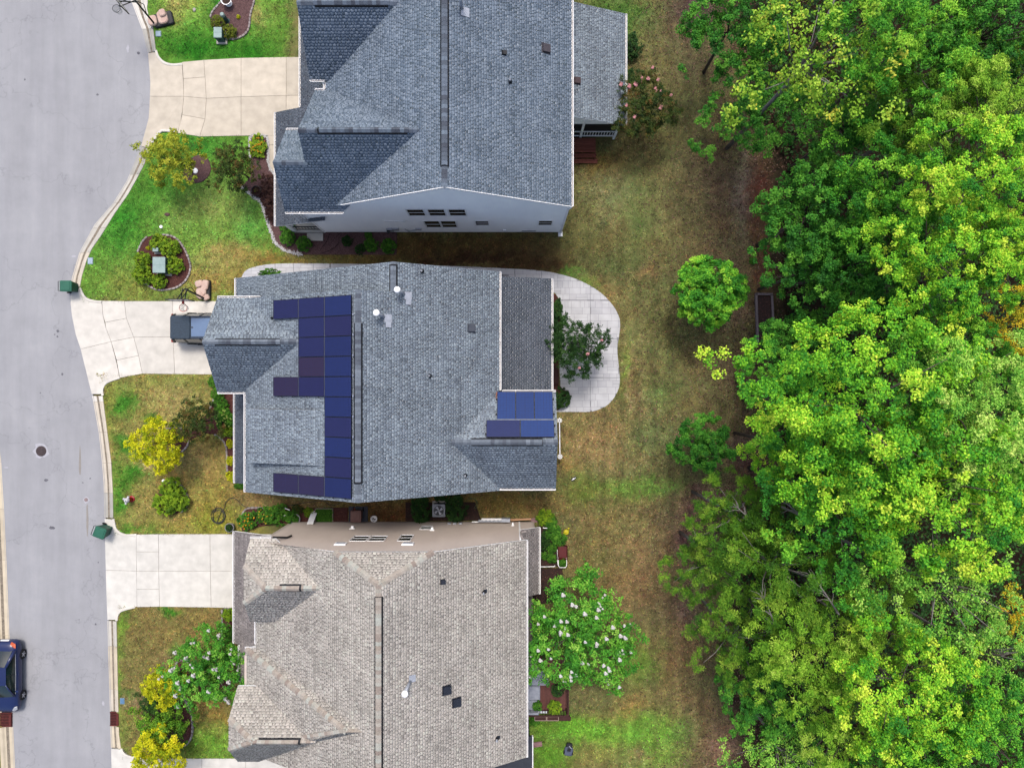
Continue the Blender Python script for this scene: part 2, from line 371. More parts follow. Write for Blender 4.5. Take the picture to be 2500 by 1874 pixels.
def make_ground():
    fx = np.arange(-34, 36.01, .16); fy = np.arange(-27, 27.01, .16)
    xs = np.concatenate([[-600, -250, -100, -60, -40], fx, [60, 100, 250, 600]]); ys = np.concatenate([[-600, -250, -100, -50, -34], fy, [34, 50, 100, 250, 600]])
    X, Y = np.meshgrid(xs, ys)
    px = X / (H / F) + 1250; py = 937 - Y / (H / F)
    road = (px < xb(py) - 5) & (px > xl(py) - 27)
    for ap in ([(340, 130), (385, 141), (403, 155), (423, 159), (446, 160), (448, 236), (443, 300), (433, 324), (404, 320), (389, 323), (374, 343), (340, 360)],
               [(150, 700), (195, 708), (208, 728), (228, 736), (248, 738), (254, 800), (271, 834), (284, 885), (293, 921), (260, 933), (249, 948), (249, 965), (215, 965)],
               [(240, 1262), (276, 1266), (283, 1292), (303, 1306), (332, 1307), (333, 1479), (299, 1488), (287, 1498), (284, 1516), (240, 1516)],
               [(240, 1832), (297, 1832), (300, 1836), (317, 1850), (340, 1853), (340, 2020), (240, 2020)]):
        road |= inpoly(px, py, ap)
    Z = np.where(road, -.24, .0) + np.where(road, 0, .03 * (vnoise(X, Y, .25, 77) - .5))
    wood = 1 / (1 + np.exp(-(px - 1900) / 30)); Z += wood * .25 * (vnoise(X, Y, .5, 78) - .5)
    near = (np.abs(Y) < 30) & (px < 660) & ~road; Z = np.where(near, np.minimum(Z, 0), Z)
    v = np.stack([X, Y, Z], -1).reshape(-1, 3)
    nx, ny = len(xs), len(ys)
    i = (np.arange(ny - 1)[:, None] * nx + np.arange(nx - 1)[None]).ravel()
    q = np.stack([i, i + 1, i + nx + 1, i + nx], -1)
    me = mesh_np('ground', v, q, smooth=True)
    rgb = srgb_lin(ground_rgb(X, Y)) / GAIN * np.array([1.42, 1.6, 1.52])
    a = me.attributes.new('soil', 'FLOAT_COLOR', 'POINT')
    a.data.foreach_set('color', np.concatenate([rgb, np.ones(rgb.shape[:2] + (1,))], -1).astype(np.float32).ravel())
    m, nt, p = nmat('lawn_and_soil'); p.inputs['Roughness'].default_value = 1; p.inputs['Specular IOR Level'].default_value = .1
    at = nt.nodes.new('ShaderNodeAttribute'); at.attribute_name = 'soil'
    geo = nt.nodes.new('ShaderNodeNewGeometry')
    n = nt.nodes.new('ShaderNodeTexNoise'); n.inputs['Scale'].default_value = 11; n.inputs['Detail'].default_value = 9; n.inputs['Roughness'].default_value = .92
    nt.links.new(geo.outputs['Position'], n.inputs['Vector'])
    mr = nt.nodes.new('ShaderNodeMapRange'); mr.inputs[1].default_value = .33; mr.inputs[2].default_value = .67; mr.inputs[3].default_value = .52; mr.inputs[4].default_value = 1.48
    nt.links.new(n.outputs['Fac'], mr.inputs[0])
    vm = nt.nodes.new('ShaderNodeVectorMath'); vm.operation = 'SCALE'
    nt.links.new(at.outputs['Color'], vm.inputs[0]); nt.links.new(mr.outputs[0], vm.inputs['Scale']); 
    n3 = nt.nodes.new('ShaderNodeTexNoise'); n3.inputs['Scale'].default_value = 7; n3.inputs['Detail'].default_value = 8; n3.inputs['Roughness'].default_value = .85
    nt.links.new(geo.outputs['Position'], n3.inputs['Vector'])
    hr = nt.nodes.new('ShaderNodeValToRGB'); e = hr.color_ramp.elements; e[0].position = .36; e[0].color = (.74, 1.0, .66, 1); e[1].position = .64; e[1].color = (1.26, 1.04, 1.22, 1)
    nt.links.new(n3.outputs['Fac'], hr.inputs['Fac'])
    vh = nt.nodes.new('ShaderNodeVectorMath'); vh.operation = 'MULTIPLY'
    nt.links.new(vm.outputs[0], vh.inputs[0]); nt.links.new(hr.outputs['Color'], vh.inputs[1]); nt.links.new(vh.outputs[0], p.inputs['Base Color'])
    b = nt.nodes.new('ShaderNodeBump'); b.inputs['Strength'].default_value = .6; b.inputs['Distance'].default_value = .04
    nt.links.new(n.outputs['Fac'], b.inputs['Height']); nt.links.new(b.outputs[0], p.inputs['Normal'])
    return tag(link('ground', me, m), kind='structure')
make_ground()

# ------------------------------------------------------------------ road
M_joint = pm('joint_dirt', A(172, 160, 142), A(128, 118, 104), scale=8)
def asphalt():
    m, nt, p = nmat('asphalt_aged'); p.inputs['Roughness'].default_value = .95; p.inputs['Specular IOR Level'].default_value = .2
    geo = nt.nodes.new('ShaderNodeNewGeometry'); pos = geo.outputs['Position']
    def noise(scale, detail, stretch=None):
        n = nt.nodes.new('ShaderNodeTexNoise'); n.inputs['Scale'].default_value = scale; n.inputs['Detail'].default_value = detail; n.inputs['Roughness'].default_value = .7
        if stretch:
            mp = nt.nodes.new('ShaderNodeMapping'); mp.inputs['Scale'].default_value = stretch; nt.links.new(pos, mp.inputs['Vector']); nt.links.new(mp.outputs[0], n.inputs['Vector'])
        else: nt.links.new(pos, n.inputs['Vector'])
        return n.outputs['Fac']
    def rmp(fac, p0, c0, p1, c1):
        r = nt.nodes.new('ShaderNodeValToRGB'); e = r.color_ramp.elements
        e[0].position = p0; e[0].color = (*c0, 1); e[1].position = p1; e[1].color = (*c1, 1); nt.links.new(fac, r.inputs['Fac']); return r.outputs['Color']
    def mul(a, b):
        v = nt.nodes.new('ShaderNodeVectorMath'); v.operation = 'MULTIPLY'; nt.links.new(a, v.inputs[0]); nt.links.new(b, v.inputs[1]); return v.outputs[0]
    base = rmp(noise(.35, 5), .3, A(178, 179, 184), .7, A(194, 195, 199))
    streak = rmp(noise(.5, 4, (2.2, .18, 1)), .3, (.90, .90, .90), .7, (1.04, 1.04, 1.04))
    grain = rmp(noise(40, 6), .25, (.74, .74, .75), .75, (1.2, 1.2, 1.2))
    spots = rmp(noise(1.3, 2), .17, (.72, .72, .72), .26, (1, 1, 1))
    # hairline cracks
    vo = nt.nodes.new('ShaderNodeTexVoronoi'); vo.feature = 'DISTANCE_TO_EDGE'; vo.inputs['Scale'].default_value = .16
    wn = nt.nodes.new('ShaderNodeTexNoise'); wn.inputs['Scale'].default_value = .9; wn.inputs['Detail'].default_value = 6
    nt.links.new(pos, wn.inputs['Vector'])
    va = nt.nodes.new('ShaderNodeVectorMath'); va.operation = 'MULTIPLY_ADD'; va.inputs[1].default_value = (3, 3, 3)
    nt.links.new(wn.outputs['Color'], va.inputs[0]); nt.links.new(pos, va.inputs[2]); nt.links.new(va.outputs[0], vo.inputs['Vector'])
    cr = rmp(vo.outputs['Distance'], .0, (.80, .80, .81), .006, (1, 1, 1))
    nt.links.new(mul(mul(mul(mul(base, streak), grain), spots), cr), p.inputs['Base Color'])
    b = nt.nodes.new('ShaderNodeBump'); b.inputs['Strength'].default_value = .35; b.inputs['Distance'].default_value = .01
    nt.links.new(noise(60, 3), b.inputs['Height']); nt.links.new(b.outputs[0], p.inputs['Normal'])
    return m
M_asphalt = asphalt()
pys = list(range(-240, 2200, 12))
b = MB(); n = len(pys)
vs = [tuple(W(xr(y) + 3, y)) for y in pys] + [(W(min(xl(y) - 3, 700), y).x if y > 700 else -58, W(0, y).y, 0) for y in pys]
b.add([(v[0], v[1], -.1) for v in vs], [(i, i + 1, n + i + 1, n + i) for i in range(n - 1)])
road = tag(b.build('road', M_asphalt), kind='structure')

CONC = {k: ramp_mat('concrete_' + k, [A(*c, .90), A(*c, 1.0), A(*c, 1.05)], 'random', .9, .11, 1.7) for k, c in
        dict(cream=(233, 222, 204), bright=(247, 242, 232), pale=(241, 238, 230), kerb=(226, 221, 210), kerbdark=(206, 203, 194), sand=(234, 220, 194)).items()}
PROF = [(0, -.094), (.12, -.104), (.5, -.1), (.66, -.06), (.76, .02), (.80, .035), (.98, .035), (1.0, .02), (1.0, -.14), (0, -.14)]
def kerb_run(name, joints, fr, fb, mat, n_each=14):
    bed = MB(); a, z = joints[0][0], joints[-1][1]
    yy = np.linspace(a, z, 40); m = len(yy)
    bed.add([tuple(W(fr(y) + 1, y)[:2]) + (-.13,) for y in yy] + [tuple(W(fb(y) - 1, y)[:2]) + (-.05,) for y in yy], [(i, i + 1, m + i + 1, m + i) for i in range(m - 1)])
    root = tag(bed.build(name, M_joint), kind='structure')
    for k, (ya, yb) in enumerate(joints):
        s = MB(); yy = np.linspace(ya + .35, yb - .35, n_each); q = len(PROF); vs = []
        for y in yy:
            a_, b_ = W(fr(y), y), W(fb(y), y)
            for t, zz in PROF: vs.append((a_.x + (b_.x - a_.x) * t, a_.y, zz))
        fs = [(i * q + j, i * q + (j + 1) % q, (i + 1) * q + (j + 1) % q, (i + 1) * q + j) for i in range(n_each - 1) for j in range(q)]
        fs += [tuple(range(q)), tuple(range((n_each - 1) * q + q - 1, (n_each - 1) * q - 1, -1))]
        s.add(vs, fs); s.build('kerb_section', CONC[mat[k] if isinstance(mat, (list, tuple)) else mat], root)
    return root
kerb_run('kerb', [(-120, -20), (-20, 69), (69, 126)], xr, xb, ['cream', 'bright', 'kerbdark'])
kerb_run('kerb', [(357, 425), (425, 494), (494, 556), (556, 616), (616, 700)], xr, xb, ['kerbdark', 'kerb', 'kerb', 'kerb', 'cream'])
kerb_run('kerb', [(966, 980), (980, 1055), (1055, 1130), (1130, 1203), (1203, 1264)], xr, xb, ['bright', 'cream', 'cream', 'cream', 'kerbdark'])
kerb_run('kerb', [(1516, 1578), (1578, 1683), (1683, 1737)], xr, xb, ['kerb', 'sand', 'cream'])
kerb_run('kerb', [(1773, 1826)], xr, xb, ['sand'])
kerb_run('kerb', [(980, 1128), (1128, 1242), (1242, 1367), (1367, 1552), (1552, 1738)], lambda y: xl(y) + .01, lambda y: xl(y) - 31, 'sand')
kerb_run('kerb', [(1775, 1900)], lambda y: xl(y) + .01, lambda y: xl(y) - 31, 'sand')

def slab_set(name, slabs, mat, zhi=.03, edge_mat=None):
    """slabs: lists of photo points; a third value gives a vertex its own height"""
    allp = [p for s in slabs for p in s]
    lo = MB()
    for s in slabs:
        pts = ccw(G2([p[:2] for p in s])); lo.prism(pts, -.2, -.17)
    root = tag(lo.build(name, M_joint), kind='structure')
    for s in slabs:
        P = [(W(p[0], p[1]).x, W(p[0], p[1]).y, p[2] if len(p) > 2 else zhi) for p in s]
        if area2(P) < 0: P = P[::-1]
        ins = inset(P, .008)
        q = MB(); q.prism([(a[0], a[1]) for a in ins], -.19, [p[2] for p in P], bevel=.008)
        q.build('slab', CONC[mat], root)
    # dirt in the joints
    jb = MB()
    for s in slabs:
        P = [(W(p[0], p[1]).x, W(p[0], p[1]).y, (p[2] if len(p) > 2 else zhi) - .02) for p in s]
        if area2(P) < 0: P = P[::-1]
        n = len(P); ins = inset(P, .03); zi = [p[2] for p in P]
        jb.add([tuple(p) for p in P] + [(a[0], a[1], zi[i]) for i, a in enumerate(ins)], [(i, (i + 1) % n, n + (i + 1) % n, n + i) for i in range(n)])
    jb.build('joint_filler', M_joint, root)['kind'] = 'stuff'
    return root
L = -.088
def xe(y): return float(xr(y))
slab_set('driveway', [
    [(xe(128), 128, L), (xe(160), 160, L), (xe(200), 200, L), (xe(234), 234, L), (449, 236), (448, 200), (445, 158), (423, 159), (404, 155), (389, 142), (381, 128)],
    [(xe(234), 234, L), (xe(287), 287, L), (xe(325), 325, L), (xe(356), 356, L), (366, 362), (374, 342), (390, 324), (404, 321), (434, 325), (441, 300), (446, 270), (449, 236)],
    [(445, 152), (498, 147), (501, 189), (448, 193)], [(448, 193), (501, 189), (504, 241), (449, 236)], [(449, 236), (504, 241), (501, 291), (445, 281)], [(445, 281), (501, 291), (488, 334), (434, 325)],
    [(498, 147), (589, 142), (589, 237), (504, 241), (501, 189)], [(504, 241), (589, 237), (589, 332), (488, 334), (501, 291)],
    [(589, 142), (699, 140), (699, 234), (589, 237)], [(589, 237), (699, 234), (699, 331), (589, 332)],
    [(699, 140), (835, 139), (835, 232), (699, 234)], [(699, 234), (835, 232), (835, 331), (699, 331)]], 'cream')
slab_set('driveway', [
    [(xe(706), 706, L), (xe(740), 740, L), (xe(770), 770, L), (xe(815), 815, L), (xe(852), 852, L), (272, 834), (259, 800), (252, 770), (249, 738), (228, 735), (208, 727), (196, 706)],
    [(xe(852), 852, L), (xe(907), 907, L), (xe(962), 962, L), (251, 962, .06), (250, 949, .06), (261, 933, .05), (293, 922), (285, 885), (272, 834)],
    [(249, 734), (304, 735), (309, 777), (257, 787), (252, 770)], [(257, 787), (309, 777), (327, 823), (272, 834), (259, 800)], [(272, 834), (327, 823), (339, 868), (285, 879)], [(285, 879), (339, 868), (348, 912), (293, 922)],
    [(304, 735), (422, 735), (423, 822), (327, 823), (309, 777)], [(327, 823), (423, 822), (427, 913), (348, 912), (339, 868)],
    [(422, 735), (528, 735), (528, 822), (423, 822)], [(423, 822), (528, 822), (528, 914), (427, 913)], [(528, 735), (630, 735), (630, 822), (528, 822)], [(528, 822), (630, 822), (630, 914), (528, 914)]], 'bright')
slab_set('driveway', [
    [(xe(1266), 1266, L), (xe(1300), 1300, L), (xe(1392), 1392, L), (334, 1393), (333, 1306), (303, 1305), (283, 1291), (276, 1268)],
    [(xe(1392), 1392, L), (xe(1450), 1450, L), (xe(1514), 1514, L), (285, 1512), (288, 1498), (300, 1488), (326, 1481), (335, 1480), (334, 1393)],
    [(333, 1304), (387, 1303), (388, 1346), (333, 1346)], [(333, 1346), (388, 1346), (388, 1393), (334, 1393)], [(334, 1393), (388, 1393), (389, 1437), (334, 1437)], [(334, 1437), (389, 1437), (390, 1480), (335, 1481)],
    [(387, 1303), (513, 1303), (514, 1393), (388, 1393), (388, 1346)], [(388, 1393), (514, 1393), (516, 1482), (390, 1480), (389, 1437)],
    [(513, 1303), (620, 1303), (620, 1393), (514, 1393)], [(514, 1393), (620, 1393), (620, 1484), (516, 1482)], [(620, 1303), (720, 1303), (720, 1393), (620, 1393)], [(620, 1393), (720, 1393), (720, 1484), (620, 1484)]], 'pale')
slab_set('driveway', [
    [(xe(1828), 1828, L), (xe(1900), 1900, L), (xe(2020), 2020, L), (345, 2020), (345, 1849), (317, 1846), (300, 1832), (297, 1828)],
    [(345, 1849), (400, 1850), (400, 2020), (345, 2020)], [(400, 1850), (493, 1850), (493, 1940), (400, 1940)], [(493, 1850), (600, 1850), (600, 1940), (493, 1940)], [(600, 1850), (720, 1850), (720, 1940), (600, 1940)]], 'pale')
slab_set('walkway', [[(653, 331), (678, 331), (678, 354), (653, 354)], [(653, 354), (678, 354), (678, 420), (668, 424), (658, 412), (653, 396)], [(678, 331), (735, 331), (735, 424), (678, 424)]], 'cream')

# curled lips of the driveway corners
for pts in ([(381, 124), (387, 140), (402, 154), (423, 159), (446, 157)], [(372, 348), (390, 323), (404, 319), (434, 323)], [(195, 703), (208, 727), (228, 735), (249, 737)], [(251, 965), (250, 949), (261, 933), (293, 921)], [(277, 1266), (283, 1291), (303, 1305), (334, 1305)], [(285, 1514), (288, 1498), (300, 1488), (330, 1480)], [(296, 1826), (302, 1838), (317, 1846), (345, 1849)]):
    ln = smooth_line(G2(pts), 5); ln = [Vector((p[0], p[1], 0)) for p in ln]
    k = MB(); w = .075
    for i in range(len(ln) - 1):
        pass
    vs = []; m = len(ln)
    for i, p in enumerate(ln):
        d = (ln[min(i + 1, m - 1)] - ln[max(i - 1, 0)]).normalized(); nn = Vector((-d.y, d.x, 0))
        for off, z in ((-w, -.1), (-w, .045), (-w * .6, .06), (w * .6, .06), (w, .045), (w, -.1)):
            q = p + nn * off; vs.append((q.x, q.y, z))
    fs = [(i * 6 + j, i * 6 + j + 1, (i + 1) * 6 + j + 1, (i + 1) * 6 + j) for i in range(m - 1) for j in range(5)] + [tuple(range(5, -1, -1)), tuple(range((m - 1) * 6, m * 6))]
    k.add(vs, fs); tag(k.build('kerb_return', CONC['bright']), kind='structure')

# ------------------------------------------------------------------ stamped concrete patio
def clip_rect(poly, x0, x1, y0, y1):
    for ax, lim, sgn in ((0, x0, 1), (0, x1, -1), (1, y0, 1), (1, y1, -1)):
        out = []
        for i in range(len(poly)):
            a, c = poly[i - 1], poly[i]; ia = (a[ax] - lim) * sgn >= 0; ic = (c[ax] - lim) * sgn >= 0
            if ia != ic:
                t = (lim - a[ax]) / (c[ax] - a[ax]); out.append((a[0] + (c[0] - a[0]) * t, a[1] + (c[1] - a[1]) * t))
            if ic: out.append(c)
        poly = out
        if len(poly) < 3: return []
    res = []
    for p in poly:
        if not res or math.hypot(p[0] - res[-1][0], p[1] - res[-1][1]) > .012: res.append(p)
    if len(res) > 2 and math.hypot(res[0][0] - res[-1][0], res[0][1] - res[-1][1]) < .012: res.pop()
    return res if len(res) > 2 else []
outer = [(586, 690), (594, 668), (608, 656), (638, 648), (672, 644), (740, 643), (833, 644), (990, 646), (1140, 651), (1247, 656), (1322, 661), (1378, 672), (1423, 688), (1466, 714), (1495, 744), (1510, 770), (1514, 793), (1511, 822), (1507, 854), (1510, 887), (1513, 920), (1511, 946), (1498, 972), (1479, 991), (1446, 1004), (1400, 1005)]
inner = [(1356, 1005), (1372, 994), (1384, 972), (1382, 954), (1368, 944), (1366, 900), (1366, 800), (1371, 763), (1369, 736), (1356, 716), (1330, 704), (1230, 704), (1100, 704), (700, 704), (600, 704)]
PATIO = ccw([tuple(p)[:2] for p in smooth_line(G2(outer), 3)] + G2(inner))
M_patio = ramp_mat('stamped_concrete', [A(212, 213, 219), A(222, 223, 228), A(230, 231, 235), A(218, 218, 224)], 'random', .75, .10, 1.6)
pb = MB(); pb.prism(PATIO, -.05, .012)
patio = tag(pb.build('patio', pm('patio_joint', A(176, 176, 182), A(150, 150, 156), scale=3)), kind='structure')
rs = random.Random(5); cells = []
gx = -17.5; unit = .42
cuts = {round((1441 - 1250) * H / F, 3)}
for iy in range(-5, 21):
    x = -18.0 + rs.random() * .3; y = iy * unit - .2
    while x < 7.4:
        w = rs.choice([.42, .55, .7, .84]); 
        if rs.random() < .3: cells += [(x, x + w, y, y + unit / 2), (x, x + w, y + unit / 2, y + unit)]
        elif rs.random() < .3: cells += [(x, x + w / 2, y, y + unit), (x + w / 2, x + w, y, y + unit)]
        else: cells.append((x, x + w, y, y + unit))
        x += w
# joint lines: clip cells against the control joints by splitting
jx = [W(x, 0).x for x in (672, 717, 765, 807, 1257, 1322, 1441)]; jy = [W(0, y).y for y in (732, 827, 922)]
for (x0, x1, y0, y1) in cells:
    xs = [x0] + [j for j in jx if x0 + .02 < j < x1 - .02 and (j > 4.5 or y0 > 5)] + [x1]
    ys = [y0] + [j for j in jy if y0 + .02 < j < y1 - .02 and x0 > 2] + [y1]
    for a, c in zip(xs, xs[1:]):
        for d, e in zip(ys, ys[1:]):
            g = .007
            big = lambda v, L: any(abs(v - j) < .01 for j in L)
            poly = clip_rect(PATIO, a + (.018 if big(a, jx) else g), c - (.018 if big(c, jx) else g), d + (.018 if big(d, jy) else g), e - (.018 if big(e, jy) else g))
            if poly and abs(area2(poly)) / 2 > .012:
                if c < -9 and e < 6.4: continue      # under the roof
                if -9 <= a < -.5 and e < 7.0: continue
                k = MB(); k.prism(ccw(poly), .0, .02 + rs.random() * .003); k.build('paving_stone', M_patio, patio)

# old stains and patches on the asphalt
M_stain = pm('oil_stain', A(128, 128, 136), A(104, 104, 112), scale=7); M_chalk = pm('chalky_scuff', A(206, 206, 214), A(196, 196, 204), scale=7); M_rustwash = pm('silt_wash', A(172, 166, 158), A(162, 157, 152), scale=5)
def stain(px, py, rx, ry, mat, seed, name='oil_stain', dz=.004):
    r = random.Random(seed); k = MB(); pts = []
    for i in range(14):
        a = i * 2 * math.pi / 14; q = W(px + math.cos(a) * rx * r.uniform(.55, 1.1), py + math.sin(a) * ry * r.uniform(.55, 1.1)); pts.append((q.x, q.y, -.1 + dz))
    k.add(pts, [tuple(range(14))]); k.build(name, mat, road)
for i, (px, py, rx, ry) in enumerate([(139, 808, 4, 4), (138, 821, 3, 3), (131, 816, 2, 2), (150, 913, 3, 4), (96, 959, 2, 2), (124, 1288, 9, 5), (110, 1172, 6, 4), (336, 128, 5, 5), (58, 193, 3, 3), (236, 230, 4, 3), (218, 1168, 2, 2), (200, 1178, 2, 2), (231, 1524, 3, 3), (191, 1513, 1.5, 1.5), (238, 1373, 2, 2)]): stain(px, py, rx, ry, M_stain, i)
for i, (px, py, rx, ry) in enumerate([(310, 118, 4, 12), (178, 625, 7, 3), (250, 1718, 4, 8), (13, 1141, 7, 2)]): stain(px, py, rx, ry, M_chalk, 40 + i, 'chalk_mark', .006)
stain(211, 1268, 4, 44, M_rustwash, 60, 'silt_streak', .003); stain(193, 1130, 3, 40, M_rustwash, 61, 'silt_streak', .005); stain(208, 1220, 9, 9, M_chalk, 62, 'chalk_mark', .007); stain(98, 1101, 21, 21, M_chalk, 63, 'chalk_mark', .002)
# ------------------------------------------------------------------ building kit
M_white = pm('white_trim', A(255, 255, 255, 1.6), A(246, 246, 248, 1.5), scale=3, rough=.6)
M_gutter_in = pm('gutter_dirt', A(214, 210, 206), A(110, 98, 88), scale=5, lo=.3, hi=.45)
M_black = pm('black_metal', A(44, 46, 52), A(30, 31, 36), scale=6, rough=.5)
M_galv = pm('galvanised_metal', A(214, 220, 232), A(188, 194, 206), scale=6, rough=.4, metal=.2)
M_glass = pm('window_glass', A(34, 46, 44), A(22, 30, 30), scale=2, rough=.12, spec=.6)
M_screen = pm('screen_mesh', A(28, 30, 38), A(20, 22, 28), scale=6, rough=.7)
def shingle_mat(name, cols, capcols):
    return ramp_mat(name + '_shingle', [A(*c) for c in cols], 'tone', .95, .13, .7), ramp_mat(name + '_cap', [A(*c) for c in capcols], 'random', .95, .14, 9.)
BLUE = shingle_mat('blue_grey', [(103, 118, 131), (114, 130, 149), (136, 152, 170), (153, 168, 186), (164, 178, 194)], [(92, 98, 111), (108, 118, 132), (124, 136, 153), (135, 150, 166)])
SLATE = shingle_mat('slate_grey', [(115, 124, 135), (127, 138, 150), (149, 161, 175), (164, 178, 190), (177, 190, 201)], [(100, 106, 119), (116, 125, 137), (130, 140, 153), (144, 154, 167)])
DARK = shingle_mat('dark_grey', [(82, 88, 101), (95, 102, 113), (111, 120, 132), (123, 130, 143)], [(107, 114, 126), (145, 159, 173)])
TAUPE = shingle_mat('taupe', [(168, 161, 154), (185, 178, 170), (209, 203, 193), (227, 218, 209), (233, 230, 217)], [(172, 157, 147), (189, 178, 167), (202, 193, 182), (202, 206, 197), (182, 167, 153)])
TAUPED = shingle_mat('taupe_dark', [(135, 127, 126), (149, 142, 140), (171, 162, 160), (185, 176, 173)], [(201, 181, 168), (236, 223, 207)])
SRS = np.random.RandomState(3)

def plane_frame(P):
    P = [Vector(p) for p in P]
    n = (P[1] - P[0]).cross(P[2] - P[0]); n.normalize()
    if n.z < 0: n = -n
    up = Vector((0, 0, 1)) - n * n.z; up.normalize()      # up-slope
    h = up.cross(n); h.normalize()
    return P, n, up, h
def shingle_mesh(name, P, expo=.148, wmin=.06, wmax=.18):
    P, n, up, h = plane_frame(P); o = P[0]
    uv = [((p - o).dot(h), (p - o).dot(up)) for p in P]
    v0, v1 = min(q[1] for q in uv), max(q[1] for q in uv)
    def span(v):
        us = []
        for i in range(len(uv)):
            a, c = uv[i - 1], uv[i]
            if (a[1] - v) * (c[1] - v) <= 0 and abs(a[1] - c[1]) > 1e-9:
                us.append(a[0] + (c[0] - a[0]) * (v - a[1]) / (c[1] - a[1]))
            elif abs(a[1] - v) < 1e-6 and abs(c[1] - v) < 1e-6: us += [a[0], c[0]]
        return (min(us), max(us)) if us else None
    V = []; T = []
    k = 0; nrow = int(math.ceil((v1 - v0) / expo))
    for r in range(nrow):
        va = v0 + r * expo; vb = min(va + expo, v1 - 1e-5)
        sa, sb = span(va + 1e-5), span(vb)
        if not sa or not sb: continue
        lo, hi = min(sa[0], sb[0]), max(sa[1], sb[1])
        if hi - lo < .02: continue
        m = int((hi - lo) / .16) + 6
        wd = np.empty(2 * m); wd[0::2] = SRS.uniform(wmin, wmax, m); wd[1::2] = np.where(SRS.rand(m) < .8, SRS.uniform(.04, .08, m), SRS.uniform(.08, .16, m))
        cuts = lo - SRS.uniform(0, .3) + np.cumsum(np.concatenate([[0], wd]))
        a, c = cuts[:-1], cuts[1:]; slot = (np.arange(2 * m) % 2) == 1
        k_ = (c > lo + 1e-4) & (a < hi - 1e-4); a, c, slot = np.clip(a[k_], lo, hi), np.clip(c[k_], lo, hi), slot[k_]
        la, lc = np.clip(a, *sa), np.clip(c, *sa); ua, uc = np.clip(a, *sb), np.clip(c, *sb)
        thick = np.where(slot, .012, .026) + SRS.uniform(-.002, .002, len(a))
        z0 = np.zeros(len(a)); top = np.full(len(a), .004)
        lowv = np.full(len(a), va) - np.where(thick > .018, 0, -.012)
        q = np.stack([np.stack([la, lowv, z0], -1), np.stack([lc, lowv, z0], -1), np.stack([la, lowv, thick], -1), np.stack([lc, lowv, thick], -1),
                      np.stack([uc, np.full(len(a), vb), top], -1), np.stack([ua, np.full(len(a), vb), top], -1)], 1)
        V.append(q)
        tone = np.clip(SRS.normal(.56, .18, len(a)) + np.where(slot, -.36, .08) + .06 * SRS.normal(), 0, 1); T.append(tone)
    if not V: return None
    V = np.concatenate(V); T = np.concatenate(T); N = len(V)
    B = np.array([list(h), list(up), list(n)])
    pts = V.reshape(-1, 3) @ B + np.array(o)
    i = np.arange(N)[:, None] * 6
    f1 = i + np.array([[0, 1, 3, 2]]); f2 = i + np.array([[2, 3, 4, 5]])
    return mesh_np(name, pts, np.concatenate([f1, f2]), np.concatenate([T * .5, T]))

